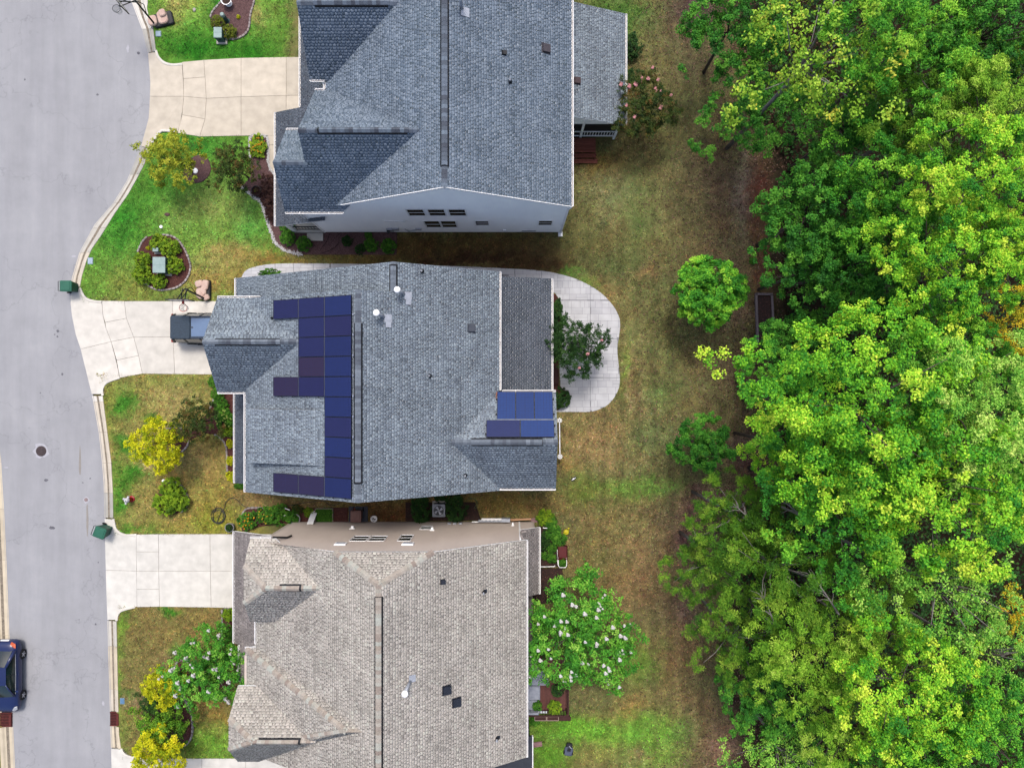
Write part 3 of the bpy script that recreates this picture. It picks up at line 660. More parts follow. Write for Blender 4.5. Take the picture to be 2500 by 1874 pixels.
class House:
    def __init__(s, name, base, label, shing, trim=None):
        s.root = thing(name, base, label, 'house'); s.q = Vector(base); s.sh = shing
        s.deck = MB(); s.roof = None; s.planes = []; s.caps = []
    def plane(s, P, mats=None, t=.14):
        """one roof slope: points in order, any winding; thick deck + shingles"""
        P = [Vector(p) for p in P]
        if area2(P) < 0: P = P[::-1]
        n = len(P)
        s.deck.add([p - Vector((0, 0, t)) for p in P] + [p - Vector((0, 0, .003)) for p in P],
                   [tuple(range(n, 2 * n)), tuple(range(n - 1, -1, -1))] + [(i, (i + 1) % n, n + (i + 1) % n, n + i) for i in range(n)])
        s.planes.append((P, mats or s.sh))
    def finish_roof(s):
        s.roof = s.deck.build('roof', M_white, s.root, world=True)
        for P, m in s.planes:
            me = shingle_mesh('shingle_courses', P)
            if me:
                o = link('shingle_courses', me, m[0], s.roof, loc=-s.q); o['kind'] = 'stuff'
        for c in s.caps: s._caps(*c)
    def cap_line(s, a, b, k1, k2, vent=None, mats=None, w=.17, step=.21): s.caps.append((Vector(a), Vector(b), k1, k2, vent, mats or s.sh, w, step))
    def _caps(s, a, b, n1, n2, vent, mats, w, step):
        """n1, n2: normals of the two slopes; vent: (start, end) fractions raised on a ridge vent"""
        d = b - a; L = d.length; d.normalize()
        n1, n2 = Vector(n1).normalized(), Vector(n2).normalized()
        w1 = d.cross(n1).normalized(); w2 = d.cross(n2).normalized()
        if w1.z > 0: w1 = -w1
        if w2.z > 0: w2 = -w2
        if w1.dot(w2) > .98: w2 = -w2
        upv = (n1 + n2).normalized()
        def vee(t0, t1, ww, lift, th):
            vs = []
            for t, l in ((0, t0), (1, t1)):
                c = upv * (lift + l)
                p = d * (t * (step + .02))
                vs += [p + c + w1 * ww, p + c, p + c + w2 * ww, p + c + w2 * ww - upv * th, p + c - upv * th, p + c + w1 * ww - upv * th]
            return vs, [(0, 1, 7, 6), (1, 2, 8, 7), (2, 3, 9, 8), (0, 6, 11, 5), (0, 5, 4, 1), (1, 4, 3, 2), (6, 7, 10, 11), (7, 8, 9, 10)]
        n = max(1, int(L / step))
        mesh = {}
        for key, lift in (('flat', .03), ('vent', .085)):
            vs, fs = vee(.012, .0, w, lift, .02)
            me = bpy.data.meshes.new('ridge_cap'); me.from_pydata([tuple(v) for v in vs], [], fs); me.update(); me.materials.append(mats[1]); mesh[key] = me
        for i in range(n):
            f = (i + .5) / n
            on = vent and vent[0] <= f <= vent[1]
            p = a + d * (L * i / n)
            link('ridge_cap', mesh['vent' if on else 'flat'], mats[1], s.roof, loc=p - s.q)
        if vent:
            k = MB(); p0, p1 = a + d * (L * vent[0] - .02), a + d * (L * vent[1] + .03); ww = w + .04
            vs = []
            for p in (p0, p1):
                for lift, wx_ in ((.018, ww + .045), (.078, ww)):
                    c = upv * lift; vs += [p + c + w1 * wx_, p + c, p + c + w2 * wx_]
            k.add(vs, [(3, 4, 10, 9), (4, 5, 11, 10), (0, 3, 9, 6), (2, 8, 11, 5), (0, 1, 4, 3), (1, 2, 5, 4), (6, 9, 10, 7), (7, 10, 11, 8)])
            k.build('ridge_vent', M_black, s.roof, world=True)
    def gutter(s, a, b, out, mat=None, w=.12, hang=True):
        """open trough along an eave from a to b; out = horizontal outward direction"""
        a, b, out = Vector(a), Vector(b), Vector(out).normalized(); d = (b - a).normalized(); u = Vector((0, 0, 1))
        prof = [(0, 0), (0, -.11), (w * .8, -.11), (w, -.02), (w, .0), (w - .022, .0), (w * .72, -.085), (.018, -.085), (.018, 0)]
        k = MB(); q = len(prof)
        for p in (a, b): k.v += [tuple(p + out * x + u * z) for x, z in prof]
        k.f += [(i, (i + 1) % q, q + (i + 1) % q, q + i) for i in range(q)] + [tuple(range(q)), tuple(range(2 * q - 1, q - 1, -1))]
        for p in (a, b):      # end caps
            e = d * (.02 if p is a else -.02)
            c = [p + out * x + u * z for x, z in ((0, 0), (0, -.11), (w * .8, -.11), (w, 0))]
            k.add(c + [v + e for v in c], [(0, 1, 2, 3), (7, 6, 5, 4), (0, 4, 5, 1), (1, 5, 6, 2), (2, 6, 7, 3), (3, 7, 4, 0)])
        g = k.build('gutter', mat or M_white, s.root, world=True)
        bed = MB(); bed.add([a + out * .02 - u * .082, a + out * (w * .7) - u * .082, b + out * (w * .7) - u * .082, b + out * .02 - u * .082], [(0, 1, 2, 3)])
        bed.build('gutter_bed', M_gutter_in, g, world=True)
        L = (b - a).length
        if hang and L > 1:
            hb = int(L / 1.1)
            for i in range(hb):
                p = a + d * (L * (i + .5) / hb)
                t = MB(); t.bar(p - u * .012, p + out * w - u * .004, .025, .012); t.build('gutter_strap', mat or M_white, g, world=True)
        return g
    def siding(s, name, a, b, outline, mat, course=.165, out=None):
        """lap siding on the vertical plane through a-b; outline in (distance along, height)"""
        a, b = Vector(a), Vector(b); d = (b - a); d.z = 0; d.normalize()
        nrm = Vector(out) if out else Vector((d.y, -d.x, 0))
        z0, z1 = min(p[1] for p in outline), max(p[1] for p in outline)
        k = MB(); V = []; Fs = []
        poly = [(p[0], p[1]) for p in outline]
        z = z0
        while z < z1 - 1e-4:
            c = clip_rect(poly, -1e3, 1e3, z, min(z + course, z1))
            if c:
                i0 = len(V)
                V += [tuple(a + d * p[0] + Vector((0, 0, p[1])) + nrm * (.026 * (1 - (p[1] - z) / course) + .004)) for p in c]
                Fs.append(tuple(range(i0, i0 + len(c))))
                lo = [p for p in c if abs(p[1] - z) < 1e-4]
                if len(lo) >= 2:
                    u0, u1 = min(p[0] for p in lo), max(p[0] for p in lo); j = len(V)
                    for u_ in (u0, u1):
                        for off in (.03, .002): V.append(tuple(a + d * u_ + Vector((0, 0, z)) + nrm * off))
                    Fs.append((j, j + 2, j + 3, j + 1))
            z += course
        k.add(V, Fs); o = k.build(name, mat, s.root, world=True)
        return o
    def core(s, x0, x1, y0, y1, z1, mat, z0=-.05, name='wall_core'):
        k = MB(); k.box(x0, x1, y0, y1, z0, z1); return k.build(name, mat, s.root, world=True)
    def window(s, c, d, nrm, w, h, rows=2, cols=1, mat=None, glass=None):
        """c = centre on the wall face, d = along wall, nrm = outward; frame, sash rails, glass panes"""
        c, d, nrm = Vector(c), Vector(d).normalized(), Vector(nrm).normalized(); u = Vector((0, 0, 1))
        fr = MB(); t = .06
        for aa, bb in (((-w / 2 - t / 2, -h / 2 - t), (-w / 2 - t / 2, h / 2 + t)), ((w / 2 + t / 2, -h / 2 - t), (w / 2 + t / 2, h / 2 + t))):
            fr.bar(c + d * aa[0] + u * aa[1] + nrm * .04, c + d * bb[0] + u * bb[1] + nrm * .04, t, .028)
        for zz in (-h / 2 - t / 2, h / 2 + t / 2):
            fr.bar(c - d * (w / 2) + u * zz + nrm * .041, c + d * (w / 2) + u * zz + nrm * .041, .028, t)
        wn = fr.build('window', mat or M_white, s.root, world=True)
        for i in range(rows):
            for j in range(cols):
                x0, x1 = -w / 2 + w * j / cols + .02, -w / 2 + w * (j + 1) / cols - .02
                y0, y1 = -h / 2 + h * i / rows + .02, -h / 2 + h * (i + 1) / rows - .02
                g = MB(); pr = .036 if i == 0 else .04
                g.add([c + d * x + u * y + nrm * pr for x, y in ((x0, y0), (x1, y0), (x1, y1), (x0, y1))], [(0, 1, 2, 3)])
                g.build('pane', glass or M_glass, wn, world=True)
        r = MB()
        for i in range(1, rows): r.bar(c - d * (w / 2) + u * (-h / 2 + h * i / rows) + nrm * .042, c + d * (w / 2) + u * (-h / 2 + h * i / rows) + nrm * .042, .02, .035)
        for j in range(1, cols): r.bar(c + d * (-w / 2 + w * j / cols) - u * (h / 2) + nrm * .043, c + d * (-w / 2 + w * j / cols) + u * (h / 2) + nrm * .043, .07, .02)
        if r.v: r.build('sash_rail', mat or M_white, wn, world=True)
        return wn
    def downspout(s, pts, mat=None, w=.075):
        k = MB()
        for a, b in zip(pts, pts[1:]): k.bar(a, b, w, w * .8)
        return k.build('downspout', mat or M_white, s.root, world=True)
    # things standing on the roof are parts of the roof
    def flue(s, base, h=.9, lean=(0, 0), mat=None):
        b = Vector(base); k = MB(); top = b + Vector((lean[0], lean[1], h))
        k.tube([b - Vector((0, 0, .15)), top], .085, 12)
        o = k.build('vent_pipe', mat or M_galv, s.roof, smooth=True, world=True)
        c = MB(); c.lathe([(.0, .0), (.15, .0), (.17, .03), (.17, .13), (.13, .19), (.0, .22)], top, 16); c.build('vent_cap', M_white, s.roof, smooth=True, world=True)
        return o
    def flash(s, base, slope, size=.42, mat=None, ang=0):
        """metal flashing sheet lying on the slope (normal given)"""
        n = Vector(slope).normalized(); up = (Vector((0, 0, 1)) - n * n.z).normalized(); h = up.cross(n)
        if ang: h, up = h * math.cos(ang) + up * math.sin(ang), up * math.cos(ang) - h * math.sin(ang)
        b = Vector(base); k = MB(); a = size / 2
        q = [b + h * x + up * y for x, y in ((-a, -a), (a, -a), (a, a), (-a, a))]
        k.add([p + n * .028 for p in q] + [p + n * .04 for p in q], [(4, 5, 6, 7), (0, 1, 5, 4), (1, 2, 6, 5), (2, 3, 7, 6), (3, 0, 4, 7)])
        k.build('flashing', mat or M_galv, s.roof, world=True)
    def box_vent(s, base, slope, size=.42, mat=None):
        n = Vector(slope).normalized(); up = (Vector((0, 0, 1)) - n * n.z).normalized(); h = up.cross(n); b = Vector(base); a = size / 2
        s.flash(base, slope, size * 1.25, mat or M_black)
        k = MB()
        lo = [b + h * x + up * y for x, y in ((-a, -a), (a, -a), (a, a), (-a, a))]
        k.add([p + n * .03 for p in lo] + [p + n * z for p, z in zip(lo, (.17, .17, .12, .12))] ,
              [(4, 5, 6, 7), (0, 1, 5, 4), (1, 2, 6, 5), (2, 3, 7, 6), (3, 0, 4, 7)])
        k.build('roof_vent', mat or M_black, s.roof, world=True)
    def stack(s, base, h=.32, r=.05, col=None):
        b = Vector(base); k = MB(); k.lathe([(r * 2.4, -.06), (r * 2.2, .03), (r * 1.25, .12), (r * 1.1, .16)], b, 14); k.build('pipe_boot', M_black, s.roof, smooth=True, world=True)
        k = MB(); k.lathe([(r, -.02), (r, h), (r * .7, h), (r * .7, h - .08)], b, 12); k.build('vent_pipe', col or M_galv, s.roof, smooth=True, world=True)

# ------------------------------------------------------------------ upper house: white siding, blue-grey roof
M_side_w = pm('white_siding', A(255, 255, 255, 1.76), A(250, 250, 252, 1.7), scale=.8, rough=.7, stretch=(1, 1, .3))
M_side_g = pm('grey_siding', A(168, 172, 180), A(158, 162, 170), scale=.8, rough=.7)
M_side_t = pm('taupe_siding', A(226, 211, 199, 1.12), A(214, 199, 188, 1.12), scale=.6, rough=.7, stretch=(1, 1, .4))
M_brick = pm('foundation_block', A(170, 160, 150), A(140, 130, 122), scale=6)
h1 = House('upper_house', (-4, 14, 0), 'white sided house at the top of the photo with blue-grey shingle roof', BLUE)
XR, ZR, K = -3.28, 10.55, .586
def m1(x): return ZR - K * abs(x - XR)
YS, YN = 9.56, 26.
h1.plane([(XR, YS, ZR), (3.2, YS, m1(3.2)), (3.2, YN, m1(3.2)), (XR, YN, ZR)])
h1.plane([(XR, YS, ZR), (XR, YN, ZR), (-10.1, YN, m1(-10.1)), (-10.1, 15.8, m1(-10.1)), (-10.1, 9.56, m1(-10.1))])
NE, NW = (K, 0, 1), (-K, 0, 1)
h1.cap_line((XR, YS, ZR), (XR, YN, ZR), NE, NW, vent=(.063, 1))
# front gable over the garage
h1.plane([(-10.9, 16.4, 6.75), (-9.3, 16.4, 6.75), (-5.4, 19.3, 9.1), (-10.9, 19.3, 9.1)])
h1.plane([(-10.9, 19.3, 9.1), (-5.4, 19.3, 9.1), (-9.3, 22.2, 6.75), (-10.9, 22.2, 6.75)])
h1.cap_line((-10.9, 19.3, 9.1), (-5.8, 19.3, 9.1), (0, -.81, 1), (0, .81, 1), vent=(.18, .9))
# centre gable and the bay beside it
h1.plane([(-10.62, 12.59, 9.8), (-4.2, 12.59, 9.8), (-9.0, 15.79, 6.76), (-10.62, 15.79, 6.76)])
h1.plane([(-10.62, 12.59, 9.8), (-10.62, 9.3, 6.67), (-9.1, 9.3, 6.67), (-4.2, 12.59, 9.8)])
h1.plane([(-12.26, 11.35, 8.62), (-12.26, 9.3, 6.67), (-10.62, 9.3, 6.67), (-10.62, 11.35, 8.62)])
h1.plane([(-12.26, 11.35, 8.62), (-10.2, 11.35, 8.62), (-10.2, 13.75, 6.5), (-12.26, 13.75, 6.5)])
h1.cap_line((-10.62, 12.59, 9.8), (-4.5, 12.59, 9.8), (0, .95, 1), (0, -.95, 1), vent=(.16, .88))
h1.cap_line((-12.26, 11.35, 8.62), (-10.5, 11.35, 8.62), (0, .88, 1), (0, -.95, 1))
# porch roof along the front
def p1z(x): return 2.9 + .45 * (x + 14.0)
h1.plane([(-14.0, 9.35, p1z(-14)), (-10.7, 9.35, p1z(-10.7)), (-10.7, 16.1, p1z(-10.7)), (-14.0, 16.1, p1z(-14))], DARK)
h1.plane([(-12.3, 16.1, p1z(-12.3)), (-10.7, 16.1, p1z(-10.7)), (-10.7, 23, p1z(-10.7)), (-12.3, 23, p1z(-12.3))], DARK)
# screened rear porch roof
def p1e(x): return 4.5 - .413 * (x - 3.0)
h1.plane([(3.0, 15.3, 4.5), (6.7, 15.3, p1e(6.7)), (6.7, 21.9, p1e(6.7)), (3.0, 21.9, 4.5)], SLATE)
h1.finish_roof()
h1.gutter((3.2, YS, m1(3.2)), (3.2, YN, m1(3.2)), (1, 0, 0), hang=False)
h1.gutter((-10.9, 16.4, 6.75), (-10.12, 16.4, 6.75), (0, -1, 0)); h1.gutter((-10.1, 15.95, 6.6), (-10.1, 16.3, 6.6), (-1, 0, 0), hang=False)
h1.gutter((-10.62, 15.79, 6.76), (-10.12, 15.79, 6.76), (0, 1, 0)); h1.gutter((-12.26, 13.75, 6.5), (-11.5, 13.75, 6.5), (0, 1, 0), hang=False)
h1.gutter((-12.26, 9.3, 6.67), (-9.1, 9.3, 6.67), (0, -1, 0)); h1.gutter((-14, 9.35, p1z(-14)), (-14, 16.1, p1z(-14)), (-1, 0, 0)); h1.gutter((-12.3, 16.12, p1z(-12.3)), (-12.3, 23, p1z(-12.3)), (-1, 0, 0))
h1.gutter((6.7, 15.3, p1e(6.7)), (6.7, 21.9, p1e(6.7)), (1, 0, 0), hang=False)
Yw = 9.6
h1.core(-10.0, 3.0, Yw + .05, 24, 6.3, M_side_w); h1.core(-11.75, -9.9, Yw + .05, 13.3, 6.2, M_side_w, name='bay_core'); h1.core(-10.55, -9.9, 16.65, 21.9, 6.5, M_side_w, name='garage_core')
h1.siding('south_wall', (-11.8, Yw, 0), (3.06, Yw, 0), [(0, .25), (14.86, .25), (14.86, m1(3.06) - .13), (8.52, ZR - .15), (2.75, 7.0), (2.75, 6.52), (0, 6.52)], M_side_w)
h1.siding('east_wall', (3.06, Yw, 0), (3.06, 25, 0), [(0, .25), (15.4, .25), (15.4, 6.6), (0, 6.6)], M_side_w)
h1.siding('west_wall', (-11.8, 13.4, 0), (-11.8, Yw, 0), [(0, .25), (3.8, .25), (3.8, 6.5), (2.0, 8.3), (0, 6.45)], M_side_w)
h1.siding('garage_wall', (-10.6, 22, 0), (-10.6, 16.6, 0), [(0, .1), (5.4, .1), (5.4, 6.65), (2.7, 8.85), (0, 6.65)], M_side_w)
h1.siding('gable_wall', (-10.3, 15.6, 0), (-10.3, 9.7, 0), [(0, 4), (5.9, 4), (5.9, 6.8), (3.0, 9.55), (0, 6.7)], M_side_w)
fnd = MB(); fnd.box(-11.77, 3.03, Yw - .004, 12, -.1, .25); fnd.box(-10.5, 3.03, 12, 24, -.1, .25); fnd.build('foundation', M_brick, h1.root, world=True)
for x, nm in ((-11.8, 0), (3.06, 0)):
    k = MB(); k.box(x - .06, x + .06, Yw - .05, Yw + .06, .2, 6.45); k.build('corner_board', M_white, h1.root, world=True)
for a, c in (((3.2, m1(3.2)), (XR, ZR)), ((XR, ZR), (-9.1, m1(-9.1)))):
    k = MB(); k.bar((a[0], YS - .012, a[1] - .1), (c[0], YS - .012, c[1] - .1), .03, .2); k.build('rake_board', M_white, h1.root, world=True)
S = (1, 0, 0); ND = (0, -1, 0)
for xc in (-5.36, -4.20, -3.05): h1.window((xc, Yw, 5.35), S, ND, .92, 1.45)
for xc in (-4.75, -3.78): h1.window((xc, Yw, 2.45), S, ND, .88, 1.7)
h1.window((-1.78, Yw, 2.75), S, ND, .78, 1.1); h1.window((1.98, Yw, 2.8), S, ND, .80, 1.15)
h1.window((-6.9, Yw, 3.25), S, ND, 1.15, .16, rows=1)
k = MB(); k.box(.55, 1.55, Yw - .05, Yw, .45, .85); lv = k.build('crawl_vent', M_white, h1.root, world=True)
for i in range(4):
    k = MB(); k.box(.62, 1.48, Yw - .062, Yw - .052, .5 + i * .08, .55 + i * .08); k.build('louvre', M_galv, lv, world=True)
# electric meter, gas line, vents on the south wall
k = MB(); k.box(-7.75, -7.35, Yw - .14, Yw, .75, 1.35); mt = k.build('meter_box', M_galv, h1.root, world=True)
k = MB(); k.lathe([(.11, 0), (.11, .08), (.06, .1)], (-7.62, Yw - .2, 1.2), 14); k.build('meter_dial', M_glass, mt, world=True)
k = MB(); k.box(-7.3, -7.0, Yw - .12, Yw, 1.0, 1.4); k.build('meter_box', M_galv, h1.root, world=True)
k = MB(); k.tube([(-6.6, Yw - .06, 1.2), (-6.45, Yw - .06, .6), (-6.1, Yw - .06, .9), (-5.7, Yw - .06, 1.15)], .035, 6); k.build('conduit', M_galv, h1.root, world=True)
k = MB(); k.box(-5.95, -5.6, Yw - .1, Yw, 1.05, 1.3); k.build('disconnect_box', M_galv, h1.root, world=True)
k = MB(); k.box(-.55, -.35, Yw - .09, Yw, .75, .95); k.build('spigot_box', M_white, h1.root, world=True)
h1.downspout([(3.2, YS - .02, 6.6), (3.08, Yw - .08, 6.3), (3.08, Yw - .08, .15)]); h1.downspout([(-11.9, 9.2, 6.55), (-11.9, Yw - .1, 6.2), (-11.9, Yw - .1, 4.2)])
# front porch floor, posts and rail at its south end
k = MB(); k.box(-13.85, -11.85, 9.55, 16, -.05, .3); k.build('porch_floor', CONC['kerb'], h1.root, world=True)
for y in (9.7, 12.5, 15.6):
    k = MB(); k.box(-13.8, -13.55, y - .12, y + .12, .3, 2.78); k.build('porch_post', M_white, h1.root, world=True)
k = MB(); k.bar((-13.6, 9.7, 1.15), (-11.85, 9.7, 1.15), .06); k.bar((-13.6, 9.7, .42), (-11.85, 9.7, .42), .05); rl = k.build('porch_railing', M_black, h1.root, world=True)
for i in range(9):
    k = MB(); x = -13.45 + i * .19; k.bar((x, 9.7, .42), (x, 9.7, 1.15), .025); k.build('baluster', M_black, rl, world=True)
for x0, x1, z in ((-13.85, -11.85, .0),):
    k = MB(); k.box(-12.95, -11.95, 9.05, 9.53, -.05, .16); k.build('porch_step', CONC['kerb'], h1.root, world=True)
# screened rear porch
k = MB(); k.box(3.1, 6.5, 15.55, 21.6, .35, .52); k.build('porch_floor', M_white, h1.root, world=True)
for x in (3.14, 4.3, 6.42):
    k = MB(); k.box(x - .07, x + .07, 15.48, 15.62, .0, 3.2); k.build('porch_post', M_white, h1.root, world=True)
for y in (17.5, 19.5, 21.5):
    k = MB(); k.box(6.35, 6.49, y - .07, y + .07, 0, 2.9); k.build('porch_post', M_white, h1.root, world=True)
for x0, x1 in ((3.21, 4.23), (4.37, 6.35)):
    for z0, z1 in ((.62, 1.25), (1.33, 2.6)):
        k = MB(); k.box(x0, x1, 15.54, 15.56, z0, z1); k.build('screen', M_screen, h1.root, world=True)
    for z in (.57, 1.29, 2.66):
        k = MB(); k.bar((x0, 15.545, z), (x1, 15.545, z), .09, .07); k.build('screen_rail', M_white, h1.root, world=True)
for i in range(11):
    k = MB(); x = 4.5 + i * .175; k.bar((x, 15.51, .6), (x, 15.51, 1.27), .03); k.build('baluster', M_white, h1.root, world=True)
k = MB(); k.add([(3.06, 15.5, 2.7), (6.5, 15.5, 2.7), (6.5, 15.5, p1e(6.5) - .15), (3.06, 15.5, 4.3)], [(0, 1, 2, 3)]); k.build('porch_gable', M_side_w, h1.root, world=True)
for y0, y1 in ((15.62, 17.43), (17.57, 19.43), (19.57, 21.43)):
    k = MB(); k.box(6.41, 6.43, y0, y1, .62, 2.6); k.build('screen', M_screen, h1.root, world=True)
# roof furniture
def on1(px, py):
    z = 9.0
    for _ in range(8):
        p = W(px, py, z); z = m1(p.x)
    return W(px, py, z)
h1.box_vent(on1(1332, 119), NE, .42, pm('brown_vent', A(88, 84, 92), A(76, 72, 80), scale=5)); h1.box_vent(on1(1230, 130), NE, .2, M_black)
h1.stack(on1(1245, 200)); f = on1(1135, 30); h1.flash(f, NE, .45); h1.flue(f + Vector((-.12, .12, .05)), .85, (-.05, .1))
p = W(1409, 195, 4.35); h1.box_vent((p.x, p.y, p1e(p.x)), (.413, 0, 1), .34, pm('brown_vent2', A(96, 80, 84), A(80, 66, 70), scale=5))
# steps and landing of reddish boards by the screened porch
M_deck = ramp_mat('red_brown_decking', [A(112, 62, 52), A(128, 72, 60), A(140, 82, 70), A(120, 68, 60)], 'random', .8, .12, 8.)
dk = thing('porch_steps', (4.1, 14.7, 0), 'red-brown wooden landing and steps below the screened porch', 'steps')
for i in range(9):
    k = MB(); k.box(3.1, 5.25, 15.42 - i * .1 - .09, 15.42 - i * .1, .42, .46); k.build('board', M_deck, dk, world=True)
for j, (y1, z) in enumerate(((14.5, .28), (14.2, .12))):
    for i in range(2):
        k = MB(); k.box(3.1 + j * .1, 5.3 + j * .1, y1 - i * .14 - .125, y1 - i * .14, z, z + .04); k.build('tread', M_deck, dk, world=True)
for x in (3.12, 4.2, 5.2):
    k = MB(); k.add([(x, 15.4, .41), (x, 14.5, .41), (x, 13.9, 0), (x, 15.4, 0), (x + .04, 15.4, .41), (x + .04, 14.5, .41), (x + .04, 13.9, 0), (x + .04, 15.4, 0)], [(0, 1, 2, 3), (7, 6, 5, 4), (0, 4, 5, 1), (1, 5, 6, 2), (3, 2, 6, 7), (0, 3, 7, 4)]); k.build('stringer', M_deck, dk, world=True)

# ------------------------------------------------------------------ middle house: solar panels
h2 = House('middle_house', (-7, 0, 0), 'house in the middle of the photo with grey roof and solar panels', SLATE)
X2, Z2, KW, KE = -7.78, 9.15, .507, .583
def w2(x): return Z2 - KW * (X2 - x)
def e2(x): return Z2 - KE * (x - X2)
YA, YB, YC = -6.0, 4.76, 6.33
h2.plane([(X2, YA, Z2), (X2, YB, Z2), (-14.78, YB, w2(-14.78)), (-14.78, YA, w2(-14.78))])
h2.plane([(X2, YA, Z2), (-.72, YA, e2(-.72)), (-.72, YB, e2(-.72)), (X2, YB, Z2)])
XN = -6.16; ZN = e2(XN)
h2.plane([(XN, YB, ZN), (-.72, YB, e2(-.72)), (-.72, YC, e2(-.72)), (XN, YC, ZN)])
h2.plane([(XN, YB - .1, ZN), (XN, YC, ZN), (-16.5, YC, 2.51), (-16.5, YB - .1, 2.51)])
h2.cap_line((X2, YA, Z2), (X2, YB, Z2), (-KW, 0, 1), (KE, 0, 1), vent=(.09, .84)); h2.cap_line((XN, YB, ZN), (XN, YC, ZN), (-.55, 0, 1), (KE, 0, 1), vent=(.05, .9))
# garage gable
zg, yg, eg = 7.42, 2.23, 5.5; kg = (zg - eg) / 2.55
h2.plane([(-16.4, yg, zg), (-16.4, yg + 2.55, eg), (-14.6, yg + 2.55, eg), (-11.0, yg, zg)]); h2.plane([(-16.4, yg, zg), (-11.0, yg, zg), (-14.6, yg - 2.66, eg), (-16.4, yg - 2.66, eg)])
h2.cap_line((-16.4, yg, zg), (-11.2, yg, zg), (0, kg, 1), (0, -kg, 1), vent=(.13, .78))
# shed dormer
kd = .36; 
def d2(x): return w2(-9.4) + .02 - kd * (-9.4 - x)
h2.plane([(-9.3, -4.25, d2(-9.4)), (-9.3, -1.35, d2(-9.4)), (-14.3, -1.35, d2(-14.3)), (-14.3, -4.25, d2(-14.3))])
# rear gable
zr_, yr_, er_ = 6.55, -3.15, 5.0; kr = (zr_ - er_) / 2.7
h2.plane([(-3.6, yr_, zr_), (2.47, yr_, zr_), (2.47, yr_ + 2.7, er_), (-.9, yr_ + 2.7, er_)]); h2.plane([(-3.6, yr_, zr_), (-1.0, yr_ - 2.72, er_), (2.47, yr_ - 2.72, er_), (2.47, yr_, zr_)])
h2.cap_line((-3.5, yr_, zr_), (2.47, yr_, zr_), (0, kr, 1), (0, -kr, 1), vent=(.22, .86))
# porches
h2.plane([(-16.5, -5.9, 2.7), (-14.5, -5.9, 3.7), (-14.5, -.5, 3.7), (-16.5, -.5, 2.7)], DARK)
h2.plane([(-.7, -.4, 3.75), (2.33, -.4, 2.9), (2.33, 6.25, 2.9), (-.7, 6.25, 3.75)], DARK)
h2.finish_roof()
h2.gutter((-14.78, -6.0, w2(-14.78)), (-14.78, -.5, w2(-14.78)), (-1, 0, 0)); h2.gutter((-.72, -.35, e2(-.72)), (-.72, YC, e2(-.72)), (1, 0, 0))
h2.gutter((-16.5, 4.85, 2.51), (-16.5, YC, 2.51), (-1, 0, 0)); h2.gutter((-16.4, yg + 2.55, eg), (-14.0, yg + 2.55, eg), (0, 1, 0)); h2.gutter((-16.4, yg - 2.66, eg), (-14.85, yg - 2.66, eg), (0, -1, 0))
h2.gutter((-16.5, -5.9, 2.7), (-16.5, -.6, 2.7), (-1, 0, 0)); h2.gutter((2.33, -.4, 2.9), (2.33, 6.25, 2.9), (1, 0, 0), hang=False)
h2.gutter((-.55, yr_ + 2.7, er_), (2.47, yr_ + 2.7, er_), (0, 1, 0)); h2.gutter((-1.25, yr_ - 2.72, er_), (2.47, yr_ - 2.72, er_), (0, -1, 0))
h2.core(-14.3, -1.05, -5.75, 4.55, 5.2, M_side_g); h2.core(-16.1, -1.05, 4.4, 6.1, 2.3, M_side_g); h2.core(-16.05, -13, -.2, 4.5, 5.3, M_side_g); h2.core(-1.4, 2.2, -5.6, -.72, 4.8, M_side_g); h2.core(-6.5, -1.06, 4.5, 6.08, 4.7, M_side_g, name='bay_core')
h2.siding('south_wall', (-14.35, -5.8, 0), (-1.0, -5.8, 0), [(0, .2), (13.35, .2), (13.35, 5.1), (6.57, 9.0), (0, 5.65)], M_side_g)
h2.siding('garage_wall', (-16.1, 4.55, 0), (-16.1, -.2, 0), [(0, .1), (4.75, .1), (4.75, 5.5), (2.35, 7.3), (0, 5.5)], M_side_g)
h2.siding('rear_wall', (2.25, -5.62, 0), (2.25, -.7, 0), [(0, .2), (4.9, .2), (4.9, 5.0), (2.45, 6.4), (0, 5.0)], M_side_g)
h2.siding('rear_south_wall', (-1.0, -5.62, 0), (2.25, -5.62, 0), [(0, .2), (3.25, .2), (3.25, 4.85), (0, 4.85)], M_side_g)
for y in (-1.33, -4.27):
    k = MB(); k.add([(-9.5, y, w2(-9.5) - .05), (-14.2, y, w2(-14.2) - .05), (-14.2, y, d2(-14.2) - .1), (-9.5, y, d2(-9.5) - .05)], [(0, 1, 2, 3)]); k.build('dormer_cheek', M_side_g, h2.root, world=True)
k = MB(); k.box(-16.14, -16.11, .35, 4.05, .05, 2.25); gd = k.build('garage_door', M_white, h2.root, world=True)
for i in range(4):
    k = MB(); k.box(-16.17, -16.145, .4, 4.0, .1 + i * .54, .6 + i * .54); k.build('door_panel', M_white, gd, world=True)
for y in (-5.6, -3.2, -.8):
    k = MB(); k.box(-16.4, -16.2, y - .1, y + .1, 0, 2.62); k.build('porch_post', M_white, h2.root, world=True)
for y in (0., 3.1, 6.0):
    k = MB(); k.box(2.05, 2.2, y - .08, y + .08, 0, 2.85); k.build('porch_post', M_white, h2.root, world=True)
k = MB(); k.box(-16.4, -14.4, -5.7, -.7, -.05, .25); k.build('porch_floor', CONC['cream'], h2.root, world=True)
k = MB(); k.box(-1.0, 2.1, -.6, 6.1, -.05, .1); k.build('porch_floor', M_deck, h2.root, world=True)
def onE(px, py):
    z = 7.
    for _ in range(8):
        p = W(px, py, z); z = e2(p.x)
    return W(px, py, z)
NE2 = (KE, 0, 1)
